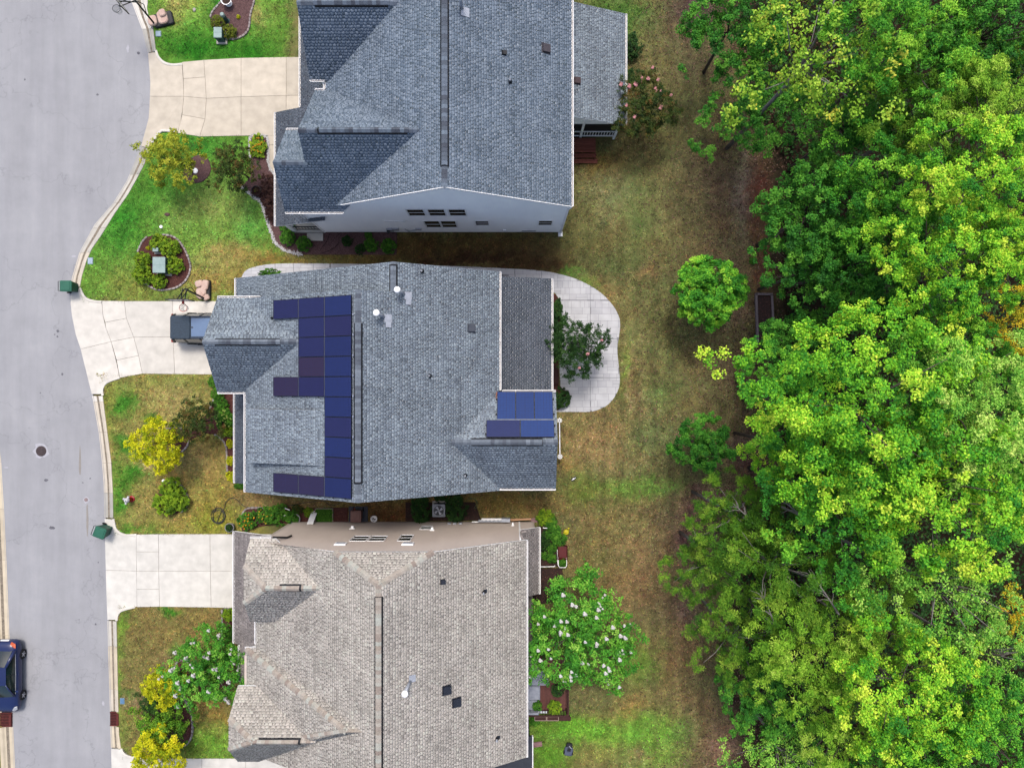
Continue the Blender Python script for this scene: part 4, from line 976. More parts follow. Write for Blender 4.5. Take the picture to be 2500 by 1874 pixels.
for (fx, fy), (cx, cy) in (((996, 722), (978, 711)), ((947, 777), (925, 765))):
    f = onE(fx, fy); h2.flash(f, NE2, .4); h2.flash(f + Vector((.02, -.32, 0)), NE2, .3)
    h2.flue(f + Vector((-.16, .05, .08)), .95, (-.22, .12))
h2.stack(onE(1030, 662), .25, .055); h2.stack(onE(1049, 917)); h2.stack(onE(1136, 1160)); h2.box_vent(onE(1150, 801), NE2, .38, pm('grey_vent', A(92, 98, 110), A(80, 86, 98), scale=5))
p = W(663, 776, 6.6); h2.stack((p.x, p.y, 6.55), .22, .03, M_black)
k = MB(); p = onE(1211, 962); k.tube([p, p + Vector((.05, .12, .15)), p + Vector((0, -.2, .1)), p + Vector((.08, -.3, .03))], .03, 6); k.build('copper_line', pm('copper', A(198, 132, 110), A(170, 110, 90), scale=8), h2.roof, world=True)

# solar arrays
PV = [ramp_mat('solar_' + n, [A(*a), A(*b_)], 'random', .55, .06, 6., spec=.25) for n, a, b_ in (('blue', (32, 44, 100), (34, 50, 110)), ('violet', (40, 42, 94), (40, 46, 100)), ('plum', (56, 44, 78), (50, 44, 84)), ('azure', (28, 62, 128), (32, 70, 140)))]
M_pvframe = pm('panel_frame', A(30, 34, 58), A(24, 28, 48), scale=4, rough=.5); M_rail = pm('array_rail', A(172, 182, 204), A(150, 160, 184), scale=4, rough=.4)
M_cell = pm('cell_line', A(32, 42, 92), A(28, 38, 84), scale=3, rough=.4)
def solar_panel(root, o, ex, ey, n, lx, ly, pv, nx=6, ny=10):
    """panel with lower-left corner o and edges along ex (length lx) and ey (length ly)"""
    o, ex, ey, n = Vector(o), Vector(ex), Vector(ey), Vector(n)
    def P(u, v, w): return o + ex * u + ey * v + n * w
    k = MB(); t = .022
    for (u0, v0, u1, v1) in ((0, 0, lx, t), (0, ly - t, lx, ly), (0, t, t, ly - t), (lx - t, t, lx, ly - t)):
        k.add([P(u0, v0, 0), P(u1, v0, 0), P(u1, v1, 0), P(u0, v1, 0), P(u0, v0, .045), P(u1, v0, .045), P(u1, v1, .045), P(u0, v1, .045)], [(3, 2, 1, 0), (4, 5, 6, 7), (0, 1, 5, 4), (1, 2, 6, 5), (2, 3, 7, 6), (3, 0, 4, 7)])
    fr = k.build('panel', M_pvframe, root, world=True)
    g = MB(); g.add([P(t, t, .038), P(lx - t, t, .038), P(lx - t, ly - t, .038), P(t, ly - t, .038)], [(0, 1, 2, 3)]); g.build('glass', pv, fr, world=True)
    c = MB()
    for i in range(1, nx):
        u = lx * i / nx; w = .008 if i * 2 == nx else .004
        c.add([P(u - w, t, .041), P(u + w, t, .041), P(u + w, ly - t, .041), P(u - w, ly - t, .041)], [(0, 1, 2, 3)])
    for i in range(1, ny):
        v = ly * i / ny; w = .004
        c.add([P(t, v - w, .041), P(lx - t, v - w, .041), P(lx - t, v + w, .041), P(t, v + w, .041)], [(0, 1, 2, 3)])
    c.build('cell_grid', M_cell, fr, world=True)['kind'] = 'stuff'
sa = thing('solar_array', (-10, 0, w2(-10)), 'dark blue and plum solar panels on the street-side roof slope', 'solar panels')
nW = Vector((-KW, 0, 1)).normalized(); uW = Vector((1, 0, KW)).normalized()
cols = [(-12.8, -11.22), (-11.2, -9.63), (-9.61, -8.05)]
kindrow = {(0, 0): 1, (0, 4): 2, (0, 9): 2, (1, 0): 1, (1, 1): 1, (1, 2): 1, (1, 3): 2, (1, 4): 1, (1, 9): 2, (2, 0): 0, (2, 1): 1, (2, 2): 0, (2, 3): 0, (2, 4): 0, (2, 5): 0, (2, 6): 1, (2, 7): 0, (2, 8): 1, (2, 9): 0}
ytop = 4.5; pit = 1.032
for (c, r), pvk in kindrow.items():
    xa, xb_ = cols[c]; y1 = ytop - r * pit
    o = Vector((xa, y1 - 1.018, w2(xa))) + nW * .11
    solar_panel(sa, o, uW, Vector((0, 1, 0)), nW, (xb_ - xa) * math.sqrt(1 + KW * KW), 1.018, PV[pvk], 10, 6)
    if c < 2:
        k = MB(); xm = xb_ + .01; k.bar(Vector((xm, y1 - 1.02, w2(xm))) + nW * .13, Vector((xm, y1, w2(xm))) + nW * .13, .022, .03); k.build('rail', M_rail, sa, world=True)
    for xx in (xa + .3, xb_ - .3):
        k = MB(); k.bar(Vector((xx, y1 - .5, w2(xx))), Vector((xx, y1 - .5, w2(xx))) + nW * .12, .08); k.build('roof_mount', M_black, sa, world=True)
for r in range(10):
    for c in (2,):
        k = MB(); xx = -8.0; y = ytop - (r + .95) * pit; k.bar(Vector((xx, y, w2(xx))) + nW * .12, Vector((xx + .05, y, w2(xx))) + nW * .12, .1, .05); k.build('clamp', M_rail, sa, world=True)
for c, r in ((0, 0), (1, 0), (2, 0), (0, 9), (1, 9), (2, 9), (0, 4), (1, 4)):
    for q in (.3, .75):
        xx = cols[c][0] + (cols[c][1] - cols[c][0]) * q; y = ytop + .03 if r == 0 else ytop - (r + 1) * pit - .02
        k = MB(); k.bar(Vector((xx, y - .03, w2(xx))) + nW * .1, Vector((xx, y + .03, w2(xx))) + nW * .1, .06, .05); k.build('clamp', M_black, sa, world=True)
sb = thing('solar_array', (.7, -1.6, 5.8), 'bright blue solar panels on the rear gable facing the patio', 'solar panels')
nR = Vector((0, kr, 1)).normalized(); uR = Vector((0, -1, kr)).normalized()
def zR(y): return zr_ - kr * (y - yr_)
for i in range(3):
    x0 = -.83 + i * 1.037; y0 = -.5
    solar_panel(sb, Vector((x0 + 1.025, y0, zR(y0))) + nR * .11, Vector((-1, 0, 0)), uR, nR, 1.02, 1.74, PV[3], 6, 10)
for i in range(2):
    x0 = -1.40 + i * 1.86; y0 = -2.06
    solar_panel(sb, Vector((x0 + 1.84, y0, zR(y0))) + nR * .13, Vector((-1, 0, 0)), uR, nR, 1.84, 1.03, PV[3 if i else 0], 10, 6)
k = MB(); k.bar(Vector((2.3, -2.03, zR(-2.03))) + nR * .16, Vector((-.85, -2.03, zR(-2.03))) + nR * .16, .04, .03); k.build('rail', M_rail, sb, world=True)
for i, (xx, yy) in enumerate(((-1.42, -2.3), (-1.42, -2.75), (2.34, -2.3), (2.34, -2.75), (-.87, -.9), (-.87, -1.7), (2.31, -.9), (2.31, -1.7), (-.2, -.6), (1.6, -.6), (-.5, -2.6), (1.5, -2.6))):
    k = MB(); k.bar(Vector((xx, yy, zR(yy))), Vector((xx, yy, zR(yy))) + nR * .12, .07); k.build('roof_mount', M_black, sb, world=True)

# ------------------------------------------------------------------ lower house: taupe
h3 = House('lower_house', (-7, -15, 0), 'taupe sided house at the bottom with pale grey-brown shingle roof', TAUPE)
X3, Z3, K3 = -6.66, 9.62, .583
def m3(x): return Z3 - K3 * abs(x - X3)
Y0, Y1 = -8.72, -20.87; zc = 8.12; yc = -10.02; xcl = 2.573
h3.plane([(X3, yc, Z3), (X3 + xcl, Y0, zc), (.78, Y0, m3(.78)), (.78, Y1, m3(.78)), (X3, Y1, Z3)])
h3.plane([(X3, yc, Z3), (X3, Y1, Z3), (-14.35, Y1, m3(-14.35)), (-14.35, Y0, m3(-14.35)), (X3 - xcl, Y0, zc)])
h3.plane([(X3, yc, Z3), (X3 - xcl, Y0, zc), (X3 + xcl, Y0, zc)])
NE3, NW3 = (K3, 0, 1), (-K3, 0, 1); NN3 = (0, (Z3 - zc) / (Y0 - yc), 1)
h3.cap_line((X3, yc, Z3), (X3, Y1, Z3), NE3, NW3, vent=(.055, .85), step=.2)
h3.cap_line((X3 - xcl, Y0, zc), (X3, yc, Z3), NW3, NN3); h3.cap_line((X3 + xcl, Y0, zc), (X3, yc, Z3), NE3, NN3)
# clipped garage gable
ga = dict(z=7.6, y=-10.77, xw=-14.4, xr=-13.0, xe=-9.9)
h3.plane([(ga['xr'], ga['y'], 7.6), (-14.4, -9.75, 6.87), (-14.4, -8.5, 5.97), (-13.0, -8.5, 5.97), (ga['xe'], ga['y'], 7.6)])
h3.plane([(ga['xr'], ga['y'], 7.6), (ga['xe'], ga['y'], 7.6), (-13.0, -13.04, 5.97), (-14.4, -13.04, 5.97), (-14.4, -11.79, 6.87)])
h3.plane([(ga['xr'], ga['y'], 7.6), (-14.4, -11.79, 6.87), (-14.4, -9.75, 6.87)])
kga = .718
h3.cap_line((-13.0, -10.77, 7.6), (-10.1, -10.77, 7.6), (0, kga, 1), (0, -kga, 1), vent=(.26, .64)); h3.cap_line((-14.4, -9.75, 6.87), (-13.0, -10.77, 7.6), (0, kga, 1), (-.52, 0, 1)); h3.cap_line((-14.4, -11.79, 6.87), (-13.0, -10.77, 7.6), (0, -kga, 1), (-.52, 0, 1))
# hipped bay over the lower front and the clipped gable on it
zd, yd = 9.05, -17.6
h3.plane([(-8.42, yd, zd), (-14.95, -14.86, 5.15), (-14.95, -20.8, 5.15)])
h3.plane([(-8.42, yd, zd), (-7.4, yd, zd), (-14.2, -14.7, 4.922), (-14.95, -14.86, 5.15)])
h3.plane([(-8.42, yd, zd), (-14.95, -20.8, 5.15), (-11.5, -20.8, 5.15), (-7.4, yd, zd)])
h3.cap_line((-14.95, -14.86, 5.15), (-8.42, yd, zd), (-.6, 0, 1), (0, 1.4, 1)); h3.cap_line((-8.42, yd, zd), (-7.5, yd, zd), (0, 1.4, 1), (0, -1.2, 1)); h3.cap_line((-13.0, -19.5, 6.4), (-8.42, yd, zd), (-.6, 0, 1), (0, -1.2, 1))
ze, ye = 7.75, -18.8
h3.plane([(-13.6, ye, ze), (-15.2, -17.95, 6.9), (-15.2, -16.72, 5.67), (-14.0, -16.72, 5.67), (-10.3, ye, ze)])
h3.plane([(-13.6, ye, ze), (-15.2, -19.65, 6.9), (-15.2, -17.95, 6.9)])
h3.plane([(-13.6, ye, ze), (-10.3, ye, ze), (-14.0, -20.9, 5.65), (-15.2, -20.9, 5.65), (-15.2, -19.65, 6.9)])
h3.cap_line((-13.6, ye, ze), (-10.6, ye, ze), (0, 1, 1), (0, -1, 1), vent=(.1, .82)); h3.cap_line((-15.2, -17.95, 6.9), (-13.6, ye, ze), (0, 1, 1), (-.53, 0, 1)); h3.cap_line((-15.2, -19.65, 6.9), (-13.6, ye, ze), (0, -1, 1), (-.53, 0, 1))
# lower roofs along the front and the rear
def p3w(x): return 2.8 + .5 * (x + 16.5)
h3.plane([(-16.5, -8.75, 2.8), (-13.6, -8.75, p3w(-13.6)), (-13.6, -15.4, p3w(-13.6)), (-16.5, -15.4, 2.8)], TAUPED)
h3.plane([(-16.1, -15.4, 3.0), (-13.6, -15.4, p3w(-13.6)), (-13.6, -17.6, p3w(-13.6)), (-16.1, -17.6, 3.0)], TAUPED)
h3.plane([(.5, -8.5, 3.6), (1.58, -8.5, 2.9), (1.58, -12.45, 2.9), (.5, -12.45, 3.6)], TAUPED)
h3.finish_roof()
h3.gutter((.78, Y0, m3(.78)), (.78, Y1, m3(.78)), (1, 0, 0), hang=False); h3.gutter((1.58, -8.5, 2.9), (1.58, -12.45, 2.9), (1, 0, 0), hang=False)
h3.gutter((-16.5, -8.75, 2.8), (-16.5, -15.4, 2.8), (-1, 0, 0)); h3.gutter((-14.4, -8.5, 5.97), (-13.25, -8.5, 5.97), (0, 1, 0)); h3.gutter((-14.35, -12.95, m3(-14.35)), (-14.35, -14.6, m3(-14.35)), (-1, 0, 0))
h3.gutter((-16.1, -15.45, 3.0), (-16.1, -17.6, 3.0), (-1, 0, 0)); h3.gutter((-15.0, -14.86, 5.15), (-14.3, -14.86, 5.15), (0, 1, 0), hang=False); h3.gutter((-14.4, -12.9, 5.4), (-14.1, -12.9, 5.4), (0, -1, 0), hang=False)
Yn = -8.72
h3.core(-14.0, .4, -20.6, Yn - .06, 5.0, M_side_t); h3.core(.3, 1.3, -12.3, Yn - .06, 2.7, M_side_t); h3.core(-15.0, -13.8, -20.7, -15.2, 5.2, M_side_t); h3.core(-14.1, -12, -12.9, -8.8, 5.7, M_side_t, name='garage_core')
h3.siding('north_wall', (.46, Yn, 0), (-13.75, Yn, 0), [(0, .3), (14.2, .3), (14.2, 5.95), (X3 * -1 - 2.0 + 5.0, zc - .13), (4.55, zc - .13), (0, m3(.46) - .13)], M_side_t, out=(0, 1, 0))
h3.siding('north_wall_rear', (1.33, Yn, 0), (.46, Yn, 0), [(0, .3), (.87, .3), (.87, 3.45), (0, 2.9)], M_side_t, out=(0, 1, 0))
h3.siding('east_wall', (.46, -20.6, 0), (.46, Yn, 0), [(0, .3), (11.9, .3), (11.9, 5.2), (0, 5.2)], M_side_t)
fnd = MB(); fnd.box(-13.72, 1.3, -20, Yn + .01, -.1, .3); fnd.build('foundation', M_brick, h3.root, world=True)
for x in (.46, 1.33):
    k = MB(); k.box(x - .05, x + .05, Yn - .04, Yn + .05, .2, 5.2 if x < 1 else 2.8); k.build('corner_board', M_white if x < 1 else M_side_t, h3.root, world=True)
D3, N3 = (-1, 0, 0), (0, 1, 0)
for xc in (-8.55, -7.55): h3.window((xc, Yn, 5.05), D3, N3, .85, 1.25)
h3.window((-6.0, Yn, 4.9), D3, N3, .66, 1.5); h3.window((-5.18, Yn, 2.05), D3, N3, .62, 1.0)
for xc in (-9.3, -5.65):
    k = MB(); k.box(xc - .32, xc + .32, Yn + .004, Yn + .09, 6.25, 6.72); gv = k.build('gable_vent', M_white, h3.root, world=True)
    for i in range(4):
        k = MB(); k.box(xc - .24, xc + .24, Yn + .092, Yn + .11, 6.32 + i * .09, 6.37 + i * .09); k.build('louvre', M_galv, gv, world=True)
for xc, z, w in ((-9.6, 2.3, .3), (-4.75, 2.75, .26), (.05, 1.35, .16)):
    k = MB(); k.box(xc - w / 2, xc + w / 2, Yn + .004, Yn + .07, z - .12, z + .14); k.box(xc - w * .25, xc + w * .25, Yn + .07, Yn + .2, z - .06, z + .06); k.build('wall_vent', M_white, h3.root, world=True)
for xc in (-3.9, -3.55, -3.2):
    k = MB(); k.box(xc - .1, xc + .1, Yn + .004, Yn + .1, .75, .98); k.build('utility_box', M_galv, h3.root, world=True)
M_dsp = pm('downspout_taupe', A(196, 186, 182), A(176, 166, 162), scale=5)
h3.downspout([(.66, -8.75, 5.0), (.52, -8.62, 4.7), (.5, -8.62, 3.75), (.8, -8.6, 3.55)], M_dsp, .1); h3.downspout([(-13.2, -8.45, 5.85), (-12.6, -8.6, 5.2), (-12.55, -8.62, 4.6)], M_black, .09)
k = MB(); p = W(1287, 1826, 2.7); k.box(-2.8, p.x + .28, -24, -21.0, 2.55, 2.68); pr = k.build('patio_roof', pm('charcoal_metal', A(70, 74, 84), A(60, 64, 74), scale=2, rough=.5), h3.root, world=True)
for i in range(22):
    k = MB(); x = -2.7 + i * .185; k.box(x, x + .03, -24, -21.0, 2.68, 2.71); k.build('roof_rib', MATS['charcoal_metal'], pr, world=True)
k = MB(); k.box(p.x + .28, p.x + .36, -24, -21.0, 2.5, 2.7); k.build('edge_trim', M_white, pr, world=True)
for x, y in ((-2.6, -23.8), (p.x + .1, -23.8), (p.x + .1, -21.2)):
    k = MB(); k.box(x - .06, x + .06, y - .06, y + .06, 0, 2.55); k.build('canopy_post', M_black, pr, world=True)
def on3(px, py):
    z = 7.
    for _ in range(8):
        p = W(px, py, z); z = m3(p.x)
    return W(px, py, z)
M_vblk = pm('dark_vent', A(46, 52, 66), A(38, 44, 56), scale=5, rough=.5)
h3.box_vent(on3(1080, 1419), NE3, .22, M_vblk); h3.box_vent(on3(1090, 1683), NE3, .42, M_vblk); h3.box_vent(on3(1114, 1713), NE3, .42, M_vblk)
for q in ((1181, 1445), (1213, 1802)):
    h3.stack(on3(*q), .3, .05); h3.flash(on3(q[0] + 3, q[1] - 3), NE3, .2, M_vblk)
f = on3(1006, 1655); h3.flash(f, NE3, .36); h3.flue(f + Vector((-.08, -.1, .05)), .95, (-.12, -.22))
# ------------------------------------------------------------------ plants
LEAF = {}
def leafmat(key, cols, tr=.16): LEAF[key] = ramp_mat('leaf_' + key, [A(*c, LK) for c in cols], 'tone', .75, .10, .6, translucent=tr, spec=.25)
LK = 1.75
leafmat('deep', [(35, 89, 28), (50, 115, 33), (65, 132, 37), (91, 154, 46), (112, 171, 56)])
leafmat('mid', [(40, 108, 32), (62, 136, 36), (90, 162, 40), (124, 188, 50), (160, 208, 64)])
leafmat('bright', [(44, 118, 32), (78, 152, 34), (114, 182, 38), (156, 208, 48), (206, 228, 74)])
leafmat('pale', [(56, 126, 42), (90, 156, 48), (126, 184, 62), (164, 210, 86), (204, 226, 116)])
leafmat('loose', [(84, 134, 30), (112, 160, 40), (142, 182, 52), (170, 200, 70), (206, 200, 72)])
leafmat('willow', [(45, 89, 19), (64, 112, 22), (84, 131, 28), (110, 150, 38), (136, 167, 53)])
leafmat('willowlight', [(80, 132, 30), (104, 156, 36), (134, 182, 48), (162, 202, 66), (190, 216, 92)])
leafmat('amber', [(84, 130, 34), (140, 156, 34), (196, 180, 36), (220, 190, 44), (206, 160, 40)])
leafmat('gold', [(122, 146, 20), (160, 172, 20), (196, 200, 24), (220, 218, 38), (228, 216, 54)], .3)
leafmat('olive', [(61, 80, 23), (82, 99, 27), (106, 120, 32), (129, 137, 42), (114, 91, 42)])
leafmat('yellowolive', [(96, 116, 30), (122, 138, 34), (146, 158, 40), (168, 174, 50), (184, 180, 60)])
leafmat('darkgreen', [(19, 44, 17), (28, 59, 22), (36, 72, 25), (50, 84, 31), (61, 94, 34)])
leafmat('bronze', [(32, 51, 23), (44, 67, 25), (60, 81, 28), (84, 86, 33), (107, 74, 39)])
leafmat('box', [(58, 91, 15), (86, 121, 19), (112, 147, 26), (138, 168, 35), (153, 173, 43)])
leafmat('hedge', [(36, 79, 18), (50, 101, 23), (67, 121, 29), (86, 139, 38), (101, 148, 45)])
leafmat('myrtle', [(40, 100, 28), (58, 126, 34), (80, 150, 42), (112, 174, 54), (150, 194, 80)])
leafmat('purple', [(44, 26, 28), (58, 36, 34), (70, 46, 40), (84, 60, 44)])
M_bark = pm('bark', A(124, 112, 104), A(84, 74, 68), scale=7, bump=.4, stretch=(1, 1, .3))
M_barkpale = pm('pale_bark', A(170, 164, 160), A(128, 120, 116), scale=7, bump=.3, stretch=(1, 1, .3))
M_petal = pm('white_petals', A(250, 248, 246), A(232, 228, 226), scale=12, rough=.8)
M_pink = pm('pink_petals', A(244, 176, 178), A(226, 150, 156), scale=12, rough=.8)

def unit(n, rs):
    v = rs.normal(size=(n, 3)); return v / np.linalg.norm(v, axis=1, keepdims=True)
def leaf_quads(pos, nrm, L, Wd, rs, droop=.25):
    n = len(pos)
    nrm = nrm / np.maximum(1e-6, np.linalg.norm(nrm, axis=1, keepdims=True))
    t = np.cross(nrm, unit(n, rs)); t /= np.maximum(1e-6, np.linalg.norm(t, axis=1, keepdims=True)); b = np.cross(nrm, t)
    l = (L * rs.uniform(.7, 1.3, (n, 1))); w = (Wd * rs.uniform(.7, 1.3, (n, 1)))
    a = pos - t * l / 2; c = pos + t * l / 2 - nrm * l * droop; m1_ = pos + b * w / 2 + t * l * .05; m2_ = pos - b * w / 2 + t * l * .05
    v = np.stack([a, m1_, c, m2_], 1).reshape(-1, 3)
    return v, np.arange(n * 4).reshape(-1, 4)
def crown_data(seed, R, hz, clump, per, L, Wd, lobes=.22, flat=.75, spiky=0., density=1., upbias=.6, cone=0., mean=.46):
    """crown built of leafy tufts at the twig ends; centre of the crown at the origin"""
    rs = np.random.RandomState(seed)
    n = max(6, int(density * 2.6 * (R / clump) ** 2))
    i = np.arange(n) + .5
    ph = np.arccos(1 - 1.30 * i / n); th = math.pi * (1 + 5 ** .5) * i + rs.uniform(-.5, .5, n)   # down to a little below the equator
    d = np.stack([np.cos(th) * np.sin(ph), np.sin(th) * np.sin(ph), np.cos(ph)], -1)
    k1, k2, k3 = rs.uniform(0, 6.28, 3)
    bump = 1 + lobes * (np.sin(3 * th + k1) * np.sin(ph) + .7 * np.sin(5 * th + k2 + 2 * ph) + .6 * np.cos(4 * ph + k3)) * .7
    rad = bump * rs.uniform(.72, 1.04, n)
    c = d * rad[:, None] * np.array([R, R, hz])
    if cone: c[:, :2] *= (1 - cone * np.clip(c[:, 2:3] / hz, 0, 1))
    inner = unit(int(n * .5), rs) * rs.uniform(.25, .7, (int(n * .5), 1)) * np.array([R, R, hz]); inner[:, 2] = inner[:, 2] * .7
    c = np.concatenate([c, inner]); dd = np.concatenate([d, unit(len(inner), rs)])
    cr = clump * rs.uniform(.65, 1.25, len(c))
    cnt = np.maximum(8, (per * (cr / clump) ** 2)).astype(int); cnt[n:] = (cnt[n:] * .6).astype(int)
    # every tuft is a spray of smaller twig ends
    m = 6; K_ = len(c)
    sd = unit(K_ * m, rs) + np.repeat(dd, m, 0) * .8 + np.array([0, 0, .3]); sd /= np.linalg.norm(sd, axis=1, keepdims=True)
    sc_ = np.repeat(c, m, 0) + sd * (np.repeat(cr, m) * rs.uniform(.35, 1.05, K_ * m))[:, None] * np.array([1.1, 1.1, flat])
    sr = np.repeat(cr, m) * rs.uniform(.26, .5, K_ * m)
    cnt = np.maximum(3, np.repeat(cnt, m) / m * (sr / np.repeat(cr, m) / .38) ** 2).astype(int)
    idx = np.repeat(np.arange(K_ * m), cnt); N = len(idx); dd = np.repeat(dd, m, 0)
    q = unit(N, rs) + dd[idx] * .45 + np.array([0, 0, .3]); q /= np.linalg.norm(q, axis=1, keepdims=True)
    rr = sr[idx] * rs.uniform(.15, 1.1, N) ** .7
    pos = sc_[idx] + q * rr[:, None] * np.array([1.15, 1.15, .8])
    if spiky:   # twigs reaching out beyond the tufts
        tw = rs.uniform(0, spiky, K_ * m) * (rs.rand(K_ * m) < .35); pos += dd[idx] * (tw[idx] * rs.rand(N))[:, None] * np.array([1, 1, .5])
    nrm = q * .5 + np.array([0, 0, upbias]) + unit(N, rs) * .75
    v, f = leaf_quads(pos, nrm, L, Wd, rs)
    tone = np.clip(np.repeat(rs.normal(mean, .17, K_), m)[idx] + rs.normal(0, .13, K_ * m)[idx] + rs.normal(0, .14, N), 0, 1)
    return v, f, tone, c[:n]
def limbs(mb, base, centre, targets, r0, k, rs, zfork):
    top = Vector((centre[0], centre[1], centre[2] - .1)); b = Vector(base)
    fork = Vector((b.x, b.y, zfork)) + Vector((rs.uniform(-.1, .1), rs.uniform(-.1, .1), 0))
    mb.tube([b, b.lerp(fork, .5) + Vector((rs.uniform(-.06, .06), rs.uniform(-.06, .06), 0)), fork, top], [r0, r0 * .82, r0 * .65, r0 * .2], 8)
    for i in range(min(k, len(targets))):
        t = Vector(centre) + Vector(targets[int(rs.randint(len(targets)))]) * .92
        st = fork.lerp(top, rs.uniform(0, .7)); mid = st.lerp(t, .5) + Vector((rs.uniform(-.2, .2), rs.uniform(-.2, .2), rs.uniform(0, .3)))
        mb.tube([st, mid, t], [r0 * .4, r0 * .24, r0 * .07], 5)
CROWNS = {}
def crown_proto(key, seed, R, hz, clump, per, L, Wd, mat, **kw):
    v, f, tone, c = crown_data(seed, R, hz, clump, per, L, Wd, **kw)
    me = mesh_np('crown', v, f, tone); me.materials.append(LEAF[mat]); CROWNS[key] = (me, R, hz, c)
def tree(name, px, py, rpx, zc_, key, label, cat='tree', group=None, rot=None, squash=1., bark=None, nl=9, zs=None, r0=None, base=0., mat=None):
    """px, py, rpx: where the crown shows in the photo; zc_: height of the crown's centre"""
    me, R, hz, c = CROWNS[key]
    p = W(px, py, zc_); s = rpx * (H - zc_) / F / R
    root = thing(name, (p.x, p.y, base), label, cat, 0, group)
    rs = np.random.RandomState(abs(hash((px, py))) % 9999 if False else int(px * 7 + py * 13) % 9999)
    a = rot if rot is not None else rs.uniform(0, 6.28)
    if mat:
        me = me.copy(); me.materials.clear(); me.materials.append(LEAF[mat])
    o = link('crown', me, None, root, loc=(0, 0, zc_ - base)); o.rotation_euler = (0, 0, a); o.scale = (s, s * squash, zs or s)
    ca, sa_ = math.cos(a), math.sin(a)
    tg = [((q[0] * ca - q[1] * sa_ * squash) * s, (q[0] * sa_ + q[1] * ca * squash) * s, q[2] * (zs or s)) for q in c]
    mb = MB(); zb = max(.15, (zc_ - base) - hz * (zs or s) * .55)
    limbs(mb, (0, 0, -.15), (0, 0, zc_ - base), tg, r0 or max(.05, .035 * R * s + .02), nl, rs, zb)
    mb.build('trunk', bark or M_bark, root, smooth=True)
    return root, s, a
# crown shapes
crown_proto('maple_a', 1, 4.5, 3.8, .80, 250, 0.155, 0.12, 'bright', lobes=.20, mean=.56)
crown_proto('maple_b', 2, 4.5, 4.0, .78, 250, 0.155, 0.12, 'mid', lobes=.28)
crown_proto('big', 3, 6.0, 4.6, .85, 250, 0.155, 0.12, 'bright', lobes=.26)
crown_proto('big2', 33, 5.5, 4.6, .85, 250, 0.155, 0.12, 'pale', lobes=.2, mean=.54)
crown_proto('deep_a', 4, 3.6, 3.4, .66, 240, 0.14, 0.105, 'deep', lobes=.24)
crown_proto('deep_b', 5, 3.6, 3.0, .70, 240, 0.14, 0.105, 'deep', lobes=.30)
crown_proto('fern', 6, 4.2, 3.6, .70, 220, 0.22, 0.06, 'mid', lobes=.3, flat=.5)
crown_proto('loose_a', 7, 4.5, 4.2, 1.0, 110, 0.2, 0.15, 'loose', lobes=.3, density=.8)
crown_proto('loose_b', 8, 4.5, 4.2, .95, 130, 0.18, 0.11, 'pale', lobes=.34, density=.85)
crown_proto('willow_a', 9, 4.0, 3.6, .72, 230, 0.21, 0.055, 'willow', lobes=.3, spiky=.7, flat=.6)
crown_proto('willow_b', 10, 4.0, 3.4, .72, 230, 0.21, 0.055, 'willowlight', lobes=.34, spiky=.8, flat=.6)
crown_proto('amber', 11, 3.0, 2.6, .8, 130, 0.16, 0.12, 'amber', lobes=.4, density=.8)
F_ = 'trees of the wood behind the houses'
